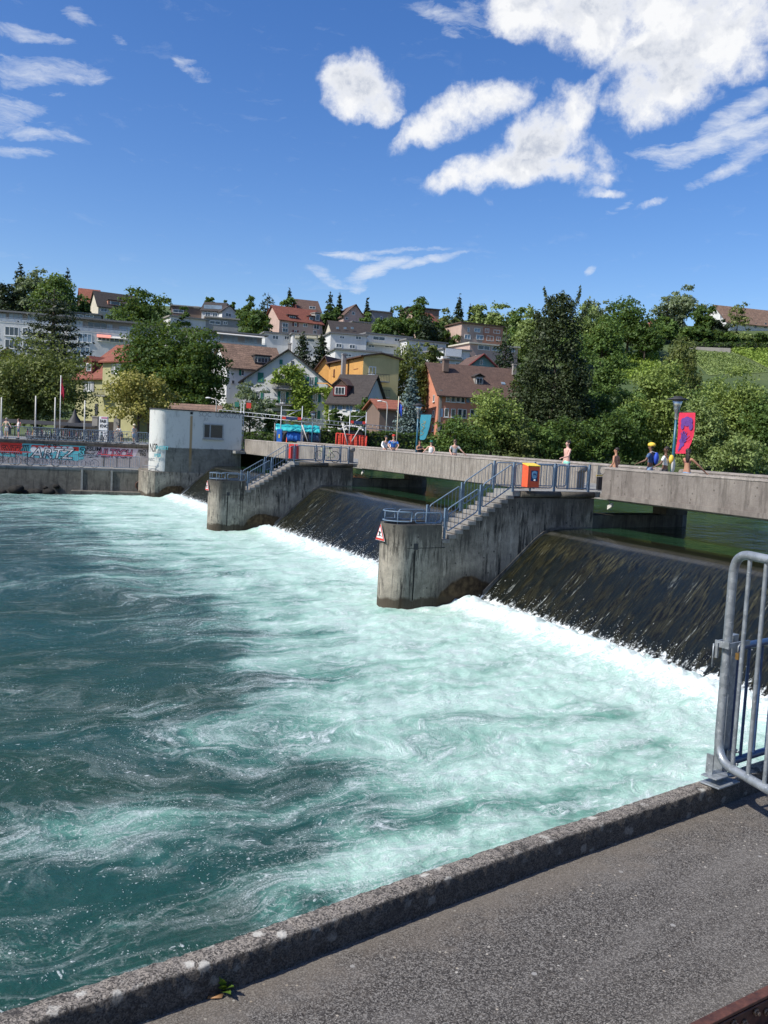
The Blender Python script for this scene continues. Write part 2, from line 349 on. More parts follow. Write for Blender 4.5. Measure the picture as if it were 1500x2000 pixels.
LF = dict(
 olive=leafm('olive_leaves', (0.054, 0.076, 0.021), (0.227, 0.260, 0.083)),
 mid=leafm('mid_green_leaves', (0.039, 0.079, 0.018), (0.166, 0.260, 0.064)),
 chestnut=leafm('deep_green_leaves', (0.023, 0.051, 0.012), (0.102, 0.173, 0.038)),
 light=leafm('light_green_leaves', (0.106, 0.144, 0.039), (0.333, 0.424, 0.151)),
 bright=leafm('bright_green_leaves', (0.093, 0.136, 0.031), (0.333, 0.424, 0.113)),
 yellow=leafm('yellow_green_leaves', (0.128, 0.128, 0.031), (0.512, 0.453, 0.128)),
 dark=leafm('dark_conifer_needles', (0.010, 0.021, 0.010), (0.040, 0.062, 0.026), .08),
 yew=leafm('brown_green_needles', (0.013, 0.023, 0.009), (0.060, 0.082, 0.028), .08),
 blue=leafm('blue_spruce_needles', (0.050, 0.075, 0.070), (0.240, 0.322, 0.300), .1),
 cedar=leafm('cedar_needles', (0.012, 0.022, 0.013), (0.046, 0.062, 0.034), .08),
 grey=leafm('grey_green_leaves', (0.076, 0.106, 0.058), (0.287, 0.346, 0.196)),
 hedge=leafm('hedge_leaves', (0.023, 0.049, 0.013), (0.087, 0.146, 0.031)),
 vine=leafm('vine_leaves', (0.115, 0.179, 0.026), (0.384, 0.506, 0.102)),
 purple=leafm('purple_leaves', (0.020, 0.008, 0.010), (0.060, 0.021, 0.022)),
)
M['bark'] = plain('bark', (.07, .055, .042), .95, 0, .35, 4, bump=.6)
# ------------------------------------------------------------------ numpy noise
def perlin(x, y, seed=0):
    rs = np.random.RandomState(seed); p = rs.permutation(256); p = np.concatenate([p, p]); ang = rs.rand(256)*2*np.pi; gx, gy = np.cos(ang), np.sin(ang)
    xi = np.floor(x).astype(int); yi = np.floor(y).astype(int); xf = x-xi; yf = y-yi; xi &= 255; yi &= 255
    u = xf*xf*xf*(xf*(xf*6-15)+10); v = yf*yf*yf*(yf*(yf*6-15)+10)
    def gr(ix, iy, dx, dy): h = p[p[ix & 255]+(iy & 255)]; return gx[h]*dx+gy[h]*dy
    a = gr(xi, yi, xf, yf); b = gr(xi+1, yi, xf-1, yf); c = gr(xi, yi+1, xf, yf-1); d = gr(xi+1, yi+1, xf-1, yf-1)
    return (a+(b-a)*u)*(1-v)+(c+(d-c)*u)*v
def fbm(x, y, o=4, seed=0, ridged=False):
    r = 0; a = 1; t = 0
    for i in range(o):
        n = perlin(x*2**i+17.3*i, y*2**i-9.1*i, seed+i)
        r = r+a*((1-2*np.abs(n)) if ridged else n); t += a; a *= .55
    return r/t
def mesh_np(name, co, faces, m, parent=None, smooth=True, attr=None):
    me = bpy.data.meshes.new(name); nv = len(co); nf = len(faces); k = faces.shape[1]
    me.vertices.add(nv); me.vertices.foreach_set('co', np.asarray(co, np.float32).ravel())
    me.loops.add(nf*k); me.loops.foreach_set('vertex_index', faces.astype(np.int32).ravel())
    me.polygons.add(nf); me.polygons.foreach_set('loop_start', np.arange(0, nf*k, k, dtype=np.int32)); me.polygons.foreach_set('loop_total', np.full(nf, k, np.int32))
    me.update(calc_edges=True)
    if smooth: me.polygons.foreach_set('use_smooth', np.ones(nf, bool))
    for an, (dom, val) in (attr or {}).items():
        A = me.attributes.new(an, 'FLOAT', dom); A.data.foreach_set('value', np.asarray(val, np.float32))
    me.materials.append(m); o = bpy.data.objects.new(name, me); COL.objects.link(o)
    if parent: o.parent = parent
    return o
def proj_np(x, y, z):
    X, Y, Z = x-EYE.x, y-EYE.y, z-EYE.z
    dd = X*FW.x+Y*FW.y+Z*FW.z
    return 750+FPX*(X*RT.x+Y*RT.y+Z*RT.z)/dd, 1000-FPX*(X*UP.x+Y*UP.y+Z*UP.z)/dd, dd
# ------------------------------------------------------------------ terrain
def bank_sd(x, y):
    """metres inland of the far bank (negative over the river)"""
    u, s = loc(x, y)
    left = y-(82.0+.29*(x+22.9)); up = u-46.5
    return np.where(s > 5.0, left, np.where(s < -1.0, up-2.5*np.clip((s+8)/7, 0, 1), u-51))
def terr(x, y):
    x = np.asarray(x, float); y = np.asarray(y, float); sd = bank_sd(x, y)
    z = np.clip(np.where(sd < 0, sd*2.0, sd*1.2), -7, .0)-.03
    q = np.clip(y-112, 0, None); hill = .212*q*np.clip(q/25, 0, 1)
    side = np.clip((x-25)/45, 0, 1); hill = hill*(1+.22*side); top = 47-7.5*side; hill = np.where(hill > top, top+3*(1-np.exp(-(hill-top)/30)), hill)
    hill = hill+np.where(q > 0, 1.0*perlin(x*.03, y*.03, 5), 0)
    return z+np.where(sd > 0, hill, 0)
def T(x, y): return float(terr(np.array([x]), np.array([y]))[0])
xs = np.concatenate([np.linspace(-420, -80, 50), np.linspace(-78, 130, 170), np.linspace(134, 420, 45)])
ys = np.concatenate([np.linspace(62, 135, 120), np.linspace(136, 380, 110), np.linspace(390, 1500, 40)])
gx, gy = np.meshgrid(xs, ys); gz = terr(gx, gy)
ny, nx = gx.shape; idx = np.arange(nx*ny).reshape(ny, nx)
fc = np.stack([idx[:-1, :-1], idx[:-1, 1:], idx[1:, 1:], idx[1:, :-1]], -1).reshape(-1, 4)
def groundm(g):
    P = g.pos(); a = g.noise(P, .06, 6, .6); b = g.noise(P, 1.5, 6, .7)
    col = g.mix(g.mr(a, .4, .6), (.05, .085, .02), (.10, .13, .035)); col = g.mix(g.mr(b, .4, .65, 0, .6), col, (.03, .05, .015))
    return dict(Base_Color=col, Roughness=.95, Normal=g.bump(b, .6, .2))
M['ground'] = mat('grassy_ground', groundm)
tag(mesh_np('terrain', np.stack([gx, gy, gz], -1).reshape(-1, 3), fc, M['ground']), 'green hillside rising behind the far bank', 'hillside', kind='structure')
# ------------------------------------------------------------------ lower water with foam
CP = [(927,1200,1.1),(1100,1285,1.1),(1300,1360,1.1),(1390,1400,1.1),(1000,1240,1.1),(1200,1330,1.1),(560,1050,1.1),(640,1080,1.1),(700,1110,1.1),(735,1160,1.05),(350,985,1.1),(390,1005,1.1),(300,978,1.05),(200,988,.85),(100,985,.55),(20,975,.4),
(470,1050,1.0),(500,1090,.9),(430,1075,.85),(600,1130,1.0),(650,1200,.95),(720,1210,1.0),(820,1230,.95),(800,1290,.9),(900,1300,.95),(1000,1350,.92),(1100,1350,1.),(1150,1400,.9),(1250,1450,.9),(1330,1480,.88),(1200,1550,.85),(1000,1450,.86),(1100,1550,.84),(400,1025,.95),(250,1015,.85),(600,1250,.7),(800,1370,.84),(900,1500,.82),(950,1600,.82),(1050,1640,.8),
(500,1150,.72),(400,1110,.66),(300,1060,.7),(200,1030,.65),(560,1200,.7),(540,1290,.6),(620,1330,.68),(700,1400,.72),(620,1440,.6),(850,1580,.72),(760,1640,.68),(700,1700,.66),(640,1720,.5),(900,1660,.75),(800,1700,.68),(820,1480,.78),
(250,1110,.42),(300,1150,.38),(350,1200,.3),(450,1230,.35),(470,1340,.36),(350,1440,.5),(440,1450,.52),(540,1400,.55),(330,1400,.3),(500,1490,.4),(600,1540,.22),(700,1560,.36),(780,1540,.55),(100,1010,.38),(150,1050,.35),(60,1040,.25),
(100,1100,.14),(30,1080,.14),(150,1180,.1),(50,1200,.06),(300,1290,.05),(400,1290,.08),(200,1240,.1),(200,1350,.12),(100,1300,.05),(400,1370,.16),(150,1430,.22),(50,1400,.10),(50,1520,.08),(200,1520,.12),(400,1530,.14),(300,1530,.15),
(80,1620,.40),(180,1610,.40),(300,1600,.40),(250,1650,.36),(330,1680,.40),(400,1650,.36),(500,1610,.34),(450,1720,.22),(560,1680,.22),(600,1780,.30),(530,1800,.40),(560,1800,.35),(500,1840,.2),(300,1760,.14),(200,1800,.17),(100,1720,.12),(60,1900,.18),(10,1760,.10),(370,1840,.10),(450,1790,.12),(150,1890,.2)]
cp = np.array(CP, float)
def foam_field(x, y):
    px, py, dd = proj_np(x, y, np.full_like(x, ZW))
    px = px+60*fbm(x*.22, y*.22, 3, 31); py = py+28*fbm(x*.22+9, y*.22, 3, 37)
    out = np.zeros_like(px); wt = np.zeros_like(px)
    sx = 1/np.clip((py-900)*.16+22, 25, 130); sy = sx*1.7
    for a, b, v in cp:
        q = ((px-a)*sx*.8)**2+((py-b)*sy)**2; w_ = 1/(q+.08)**2.2
        out += w_*v; wt += w_
    out = out/wt
    u, s = loc(x, y)
    return np.where((dd < 1) | (px < -600) | (px > 2100), .3, out)
na, nr = 640, 560
th = np.linspace(rad(-62), rad(62), na); rr = 3.0*(110/3.0)**(np.linspace(0, 1, nr)**.93)
TH, RR = np.meshgrid(th, rr); X = RR*np.sin(TH); Y = RR*np.cos(TH)
F = foam_field(X, Y)
U_, S_ = loc(X, Y)
Fc = np.clip(F, 0, 1.1)
foot = 5.55+.35*fbm(U_*.35, U_*0+3.3, 3, 77)
near = np.exp(-((S_-foot-.45)/.65)**2)*(S_ > 4.6)
lod = np.clip(RR/40, .0, 1)
h = .06*fbm(X*.5, Y*.5, 3, 3)+(.025+.15*Fc**1.3)*fbm(X*.95, Y*.95, 4, 11)+(.012+.065*Fc**1.5)*fbm(X*2.7, Y*2.7, 5, 15, True)
h += near*(.16+.30*np.abs(fbm(X*1.6, Y*1.6, 4, 21))+.22*fbm(X*3.4, Y*3.4, 3, 23, True))
Z = ZW-.02+h
# streamline coordinates: threads of foam follow these as the current curls
calm = np.clip((S_-6)/10, 0, 1)
PS = U_+calm*(3.6*fbm(X*.10, Y*.10, 2, 51)+2.2*fbm(X*.27, Y*.27, 3, 57))+.45*fbm(X*.8, Y*.8, 3, 61)
PH = S_+calm*(3.6*fbm(X*.10+40, Y*.10, 2, 53)+2.2*fbm(X*.27+11, Y*.27, 3, 59))+.45*fbm(X*.8+7, Y*.8, 3, 63)
Fv = np.clip(F*.97+near*.30, 0, 1.3)
ok = (S_ > 4.7) & ((X*KN.x+Y*KN.y) > KC-.3) & ((U_ < 48) & (Y < 74.5+.29*(X+22.9)))
idx = np.arange(na*nr).reshape(nr, na)
fq = np.stack([idx[:-1, :-1], idx[:-1, 1:], idx[1:, 1:], idx[1:, :-1]], -1).reshape(-1, 4)
fq = fq[ok.ravel()[fq].all(1)]
used = np.unique(fq); remap = np.full(na*nr, -1); remap[used] = np.arange(len(used))
co = np.stack([X, Y, Z], -1).reshape(-1, 3)[used]
def waterm(g):
    P = g.pos(); F = g.n('Attribute', {'attribute_name': 'foam'}).outputs['Fac']
    # flow-warped coordinates
    w1 = g.n('TexNoise', None, Vector=P, Scale=.55, Detail=4, Roughness=.6).outputs['Color']
    Q = g.vm('ADD', P, g.vs(g.vm('SUBTRACT', w1, (.5, .5, .5)), 1.5))
    s = g.vm('DOT_PRODUCT', Q, tuple(WV)); u = g.vm('DOT_PRODUCT', Q, tuple(DV))
    pa = g.n('Attribute', {'attribute_name': 'ps'}).outputs['Fac']; pb = g.n('Attribute', {'attribute_name': 'ph'}).outputs['Fac']
    wv = g.n('SeparateXYZ', None, Vector=g.vs(g.vm('SUBTRACT', w1, (.5, .5, .5)), .8))
    pa = g.m('ADD', pa, wv.outputs[0]); pb = g.m('ADD', pb, wv.outputs[1])
    Qs = g.n('CombineXYZ', None, i0=g.m('MULTIPLY', pb, .36), i1=pa, i2=0).outputs[0]
    n_big = g.noise(Qs, .7, 7, .62); n_mid = g.noise(Qs, 2.3, 7, .66); n_f = g.noise(Q, 9, 6, .7); n_ff = g.noise(P, 42, 4, .7)
    # filaments
    def ridge(v, wd): return g.mr(g.m('ABSOLUTE', g.m('SUBTRACT', v, .5)), 0, wd, 1, 0, True)
    r1 = ridge(g.noise(Qs, 1.15, 5, .6, .6), .045); r2 = ridge(g.noise(Q, 3.4, 6, .62, .4), .04); r3 = ridge(g.noise(Q, 8.5, 4, .65), .06)
    r0 = ridge(g.noise(Qs, .42, 6, .62, .8), .035)
    r1 = g.m('MAXIMUM', r1, g.m('MULTIPLY', r0, g.mr(n_f, .35, .6, .3, 1)))
    fil = g.m('MAXIMUM', g.m('MULTIPLY', r1, g.mr(n_mid, .38, .62)), g.m('MAXIMUM', g.m('MULTIPLY', r2, g.m('MULTIPLY', g.mr(n_big, .42, .6), g.mr(n_f, .35, .6))), g.m('MULTIPLY', g.m('MULTIPLY', r3, .8), g.mr(n_mid, .5, .62))))
    n_c = g.noise(Qs, 3.6, 9, .70, .5)
    r4 = g.m('MULTIPLY', ridge(g.noise(Qs, 1.9, 6, .62, .9), .04), g.mr(n_f, .38, .55, .2, 1)); r5 = g.m('MULTIPLY', ridge(g.noise(Q, 5.2, 6, .66, .8), .035), g.mr(n_mid, .42, .56))
    lace = g.m('MULTIPLY', g.m('MAXIMUM', r4, g.m('MULTIPLY', r5, .7)), g.mr(n_mid, .40, .58, .1, 1))
    # milkiness under the surface (aerated water)
    milk = g.mr(g.m('ADD', F, g.m('MULTIPLY', g.m('SUBTRACT', n_big, .5), 1.7)), .2, .95, 0, 1)
    col = g.ramp(milk, [(0, (.012, .058, .048)), (.22, (.030, .110, .090)), (.5, (.11, .26, .205)), (.8, (.29, .48, .395)), (1, (.41, .60, .51))])
    dk = g.noise(Qs, .35, 3); col = g.mix(g.m('MULTIPLY', g.mr(milk, 0, .35, 1, 0), g.mr(dk, .42, .62)), col, (.014, .048, .030))
    # foam on top
    fm = g.m('ADD', g.m('MULTIPLY', F, .95), g.m('ADD', g.m('MULTIPLY', g.m('SUBTRACT', n_mid, .5), 1.3), g.m('MULTIPLY', g.m('SUBTRACT', n_f, .5), 1.1)))
    crisp = g.mr(g.m('ADD', g.m('MULTIPLY', n_c, 1.0), g.m('MULTIPLY', g.m('SUBTRACT', F, .9), .20)), .56, .63, 0, 1, True)
    patch = g.m('MULTIPLY', g.mr(fm, .86, 1.22, 0, 1, True), g.m('MAXIMUM', g.m('MULTIPLY', crisp, .85), g.mr(F, .98, 1.15, .22, .9)))
    patch = g.m('MAXIMUM', patch, g.m('MULTIPLY', g.m('MULTIPLY', lace, .9), g.mr(F, .25, .6)))
    lines = g.m('MULTIPLY', fil, g.mr(g.m('ADD', F, g.m('MULTIPLY', g.m('SUBTRACT', n_big, .5), 1.1)), .02, .52, 0, .95)); lines = g.m('MULTIPLY', lines, g.mr(n_ff, .38, .56, .25, 1))
    # loose bubbles drifting on the dark water
    vo = g.n('TexVoronoi', {'feature': 'F1'}, Vector=Q, Scale=9, Randomness=1.0)
    vs = g.n('SeparateColor', None, Color=vo.outputs['Color'])
    size = g.mr(vs.outputs[0], 0, 1, .03, .26)
    bd = g.m('ADD', vo.outputs['Distance'], g.m('MULTIPLY', g.m('SUBTRACT', n_ff, .5), .35))
    bub = g.m('MULTIPLY', g.mr(g.m('SUBTRACT', bd, size), -.03, .03, 1, 0), g.m('GREATER_THAN', g.m('ADD', g.m('ADD', g.m('MULTIPLY', F, 1.0), g.m('MULTIPLY', g.m('SUBTRACT', n_mid, .5), 2.2)), g.m('MULTIPLY', vs.outputs[1], .35)), .50))
    vo2 = g.n('TexVoronoi', {'feature': 'F1'}, Vector=Q, Scale=22)
    v2 = g.n('SeparateColor', None, Color=vo2.outputs['Color'])
    bub2 = g.m('MULTIPLY', g.mr(vo2.outputs['Distance'], .16, .26, 1, 0), g.m('GREATER_THAN', g.m('ADD', g.m('ADD', F, g.m('MULTIPLY', g.m('SUBTRACT', n_mid, .5), 2.0)), g.m('MULTIPLY', v2.outputs[0], .3)), .36))
    bub = g.m('MULTIPLY', g.m('MAXIMUM', bub, g.m('MULTIPLY', bub2, .8)), g.mr(n_ff, .35, .6, .35, .9))
    loose = g.mr(F, .55, .8, 1.0, .2)
    foam = g.m('MAXIMUM', g.m('MAXIMUM', patch, lines), g.m('MULTIPLY', bub, loose), clamp=True)
    foam = g.m('MULTIPLY', foam, g.mr(n_ff, .25, .6, .72, 1.0))
    col = g.mix(foam, col, g.mix(g.mr(n_f, .35, .65), (.66, .76, .74), (.86, .9, .89)))
    rough = g.mr(g.m('MAXIMUM', foam, g.m('MULTIPLY', milk, .7)), 0, 1, .10, .62)
    hh = g.m('ADD', g.m('MULTIPLY', n_f, .45), g.m('ADD', g.m('MULTIPLY', foam, .30), g.m('MULTIPLY', n_mid, .8)))
    b = g.bump(hh, .6, .12); b = g.bump(g.noise(Q, 22, 3, .55), g.mr(F, .2, .7, .3, .12), .02, b)
    return dict(Base_Color=col, Roughness=rough, IOR=1.33, Specular_IOR_Level=g.mr(F, .2, .7, .5, .25), Normal=b)
M['water'] = mat('aerated_river_water', waterm)
tag(mesh_np('water', co, remap[fq], M['water'], attr={'foam': ('POINT', Fv.ravel()[used]), 'ps': ('POINT', PS.ravel()[used]), 'ph': ('POINT', PH.ravel()[used])}), 'foaming turquoise tailwater below the weir turning dark teal', 'river water', kind='structure')
# ------------------------------------------------------------------ upper water
def upm(g):
    P = g.pos(); n = g.noise(g.scale(P, (1, 1, 1)), .9, 4, .55); n2 = g.noise(P, 4, 4, .6)
    b = g.bump(g.m('ADD', n, g.m('MULTIPLY', n2, .22)), .38, .18)
    return dict(Base_Color=g.mix(n, (.010, .036, .018), (.022, .058, .028)), Roughness=.06, IOR=1.33, Normal=b)
M['upwater'] = mat('still_green_water', upm)
m = MB(); 
us = [-26+i*2.0 for i in range(38)]
for i in range(len(us)-1): m.add([L(us[i], 1.0, ZU), L(us[i+1], 1.0, ZU), L(us[i+1], -150, ZU), L(us[i], -150, ZU)], [(0, 1, 2, 3)])
tag(m.build('upper_river', M['upwater']), 'calm dark green river held above the weir', 'river water', kind='structure')
# ------------------------------------------------------------------ weir slopes
PROF = [(1.0, ZU), (1.6, ZU-.01), (2.1, ZU-.035), (2.45, ZU-.10), (2.75, ZU-.22), (3.05, ZU-.40), (3.4, -2.07), (4.06, -2.66), (4.92, -3.42), (5.61, -4.03), (6.2, -4.55)]
def weirm(g):
    P = g.pos(); rel = g.vm('SUBTRACT', P, tuple(A0))
    nd = tuple(Vector((-DV.y, DV.x, 0))/_det); s = g.vm('DOT_PRODUCT', rel, nd); u = g.vm('DOT_PRODUCT', rel, tuple(Vector((WV.y, -WV.x, 0))/_det))
    # water threads lean with the current as they run down
    C = g.n('CombineXYZ', None, i0=g.m('ADD', u, g.m('MULTIPLY', s, .10)), i1=g.m('MULTIPLY', s, .18), i2=0).outputs[0]
    C2 = g.n('CombineXYZ', None, i0=u, i1=g.m('MULTIPLY', s, .4), i2=4).outputs[0]
    fine = g.noise(C, 13, 6, .7, .3); mid = g.noise(C2, 2.2, 6, .65, .5); big = g.noise(C2, .5, 3)
    col = g.mix(g.mr(fine, .4, .62), (.0022, .0026, .0016), (.027, .026, .013))
    col = g.mix(g.mr(mid, .46, .56, 0, .75, True), col, (.005, .008, .008))
    moss = g.m('MULTIPLY', g.mr(g.m('ABSOLUTE', g.m('SUBTRACT', g.m('ADD', s, g.m('MULTIPLY', g.m('SUBTRACT', mid, .5), 2.2)), 3.2)), .05, .42, 1, 0, True), g.m('MULTIPLY', g.mr(fine, .42, .62), g.mr(big, .35, .6)))
    col = g.mix(g.m('MULTIPLY', moss, .45), col, (.085, .078, .036))
    col = g.mix(g.m('MULTIPLY', g.mr(g.m('ADD', s, 0), 3.2, 1.6, 0, 1), .7), col, (.018, .02, .011))
    ledge = g.m('MULTIPLY', g.mr(g.m('ABSOLUTE', g.m('SUBTRACT', s, 2.55)), .05, .16, 1, 0), g.mr(mid, .3, .55, .25, 1)); col = g.mix(g.m('MULTIPLY', ledge, .32), col, (.12, .115, .10))
    vo = g.n('TexVoronoi', None, Vector=g.n('CombineXYZ', None, i0=u, i1=g.m('MULTIPLY', s, .6), i2=0).outputs[0], Scale=15)
    vs = g.n('SeparateColor', None, Color=vo.outputs['Color'])
    sp = g.m('MULTIPLY', g.mr(vo.outputs['Distance'], .10, .22, 1, 0), g.m('GREATER_THAN', g.m('ADD', vs.outputs[0], g.m('MULTIPLY', g.m('SUBTRACT', s, 5.6), .10)), .86))
    sparkle = g.m('MULTIPLY', sp, .85)  # white specks: sparkle of the wet slope painted into the colour
    col = g.mix(sparkle, col, (.8, .82, .8))
    # bright threads of white water
    thr = g.m('MULTIPLY', g.mr(g.noise(g.n('CombineXYZ', None, i0=u, i1=g.m('MULTIPLY', s, .12), i2=9).outputs[0], 5.5, 6, .75), .60, .68, 0, .7), g.m('MULTIPLY', g.mr(s, 3.0, 4.2), g.mr(fine, .45, .6)))
    col = g.mix(thr, col, (.6, .64, .6))
    # torn white edge where it meets the pool
    ed = g.m('ADD', s, g.m('MULTIPLY', g.m('SUBTRACT', g.noise(g.n('CombineXYZ', None, i0=u, i1=g.m('MULTIPLY', s, .8), i2=0).outputs[0], 4.5, 7, .75), .5), 1.3))
    col = g.mix(g.mr(ed, 5.28, 5.42, 0, 1), col, (.82, .87, .86))
    h = g.m('ADD', g.m('MULTIPLY', fine, 1.0), g.m('MULTIPLY', mid, .8))
    amt = g.mr(s, 1.8, 3.4, .06, 1)
    return dict(Base_Color=col, Roughness=g.mr(s, 1.5, 3.6, .06, .22), Specular_IOR_Level=.3, Normal=g.n('Bump', None, Height=h, Strength=g.m('MULTIPLY', amt, .7), Distance=.05).outputs[0])
M['weir'] = mat('wet_weir_slope', weirm)
BAYS = [(-24.0, 0.0, 'dark mossy weir slope between the near pier and the promenade'), (1.36, 22.33, 'dark weir slope between the two stair piers'), (23.69, 45.6, 'narrowest dark weir slope beside the white pump house')]
rs = np.random.RandomState(4)
for b0, b1, lab in BAYS:
    nu = int((b1-b0)/.12); uu = np.linspace(b0-.02, b1+.02, nu); pp = []
    for i in range(len(PROF)-1):
        k = 3 if i < 6 else 7
        for j in range(k): t = j/k; pp.append((PROF[i][0]*(1-t)+PROF[i+1][0]*t, PROF[i][1]*(1-t)+PROF[i+1][1]*t))
    pp = np.array(pp+[PROF[-1]]); UU, II = np.meshgrid(uu, np.arange(len(pp))); SS = pp[II, 0]; ZZ = pp[II, 1].copy()
    am = np.clip((SS-2.6)/1.2, 0, 1)
    ZZ = ZZ+am*(.035*fbm(UU*2.2, SS*.5, 3, 8)+.03*fbm(UU*5+SS*.6, SS*.7, 3, 9))+.01
    XX = A0.x+DV.x*UU+WV.x*SS; YY = A0.y+DV.y*UU+WV.y*SS
    ii = np.arange(XX.size).reshape(XX.shape); ff = np.stack([ii[:-1, :-1], ii[:-1, 1:], ii[1:, 1:], ii[1:, :-1]], -1).reshape(-1, 4)[:, ::-1]
    tag(mesh_np('weir_slope', np.stack([XX, YY, ZZ], -1).reshape(-1, 3), ff, M['weir']), lab, 'weir', 'weir slopes between the piers')
# spray thrown up along the foot
sv, sf = [], []
tet = np.array([(1, 1, 1), (1, -1, -1), (-1, 1, -1), (-1, -1, 1)], float)*.6
for b0, b1, _l in BAYS:
    n_ = int((b1-max(b0, -14))*450)
    for i in range(n_):
        u = rs.uniform(max(b0, -14), b1); dens = .12+.88*(abs(math.sin(u*1.7+math.sin(u*.9)*2)+.5*math.sin(u*6.3+1))/1.5)**1.6
        if rs.rand() > dens: continue
        s = 5.45+abs(rs.normal(0, .34))*(1 if rs.rand() < .6 else -1.0)+.1; up = abs(rs.normal(0, .13))+.03+.12*near.max()*0
        base = ZW+.05 if s > 5.5 else ZW+.03+(5.55-s)*.88
        P = L(u, s, base+up*(1.0 if s > 5.1 else .5)); r = rs.uniform(.004, .013)*(1.5 if rs.rand() < .1 else 1)
        b = len(sv)*1; q = tet@np.linalg.qr(rs.randn(3, 3))[0]*r
        sv.extend([(P.x+a[0], P.y+a[1], P.z+a[2]) for a in q]); sf.extend([(b, b+1, b+2), (b, b+3, b+1), (b, b+2, b+3), (b+1, b+3, b+2)])
M['spray'] = plain('white_spray', (.85, .88, .88), .5, 0, .05)
tag(mesh_np('spray', np.array(sv), np.array(sf), M['spray'], smooth=False), 'white spray splashing along the foot of the weir', 'spray', kind='stuff')
# ------------------------------------------------------------------ near promenade with its kerb
kx = [KO[0]-KD*14]+KO+[KO[4]+KD*26]
inner = [Vector((p.x, p.y, 0))-KN*KW for p in kx]
g_ = MB(); far_in = [p-KN*30 for p in inner]
for i in range(len(inner)-1): g_.add([inner[i], inner[i+1], far_in[i+1], far_in[i]], [(0, 3, 2, 1)])
tag(g_.build('promenade', M['asphalt']), 'grey asphalt promenade speckled with pale stones', 'promenade', kind='structure')
def subdiv(pts, n):
    o = []
    for i in range(len(pts)-1):
        for j in range(n): o.append(pts[i].lerp(pts[i+1], j/n))
    return o+[pts[-1]]
ko = subdiv(kx, 40); ki = subdiv([p+Vector((0, 0, KH)) for p in inner], 40); rows = []
rk = np.random.RandomState(9)
for a, b in zip(ko, ki):
    a = Vector((a.x, a.y, KH)); j = rk.normal(0, .0022, 8)
    aL = [Vector((a.x, a.y, -6.5))+KN*0.02, Vector((a.x, a.y, KH-.014)), a-KN*(.007+j[0]*.5)+Vector((0, 0, j[1]*.6)), a.lerp(b, .5)+Vector((0, 0, .002+j[2])), b+KN*(.005+j[3]*.6)+Vector((0, 0, j[4]*.5)), b+Vector((0, 0, -.008))+KN*j[5]*.6, b+Vector((0, 0, -.06))+KN*j[6], b+Vector((0, 0, -KH-.02))+KN*j[7]]
    rows.append(aL)
R_ = np.array([[tuple(p) for p in r] for r in rows]); ii = np.arange(R_.shape[0]*8).reshape(-1, 8)
ff = np.stack([ii[:-1, :-1], ii[:-1, 1:], ii[1:, 1:], ii[1:, :-1]], -1).reshape(-1, 4)[:, ::-1]
tag(mesh_np('kerb', R_.reshape(-1, 3), ff, M['kerb'], smooth=False), 'low lichen-spotted concrete kerb along the promenade edge', 'kerb', kind='structure')
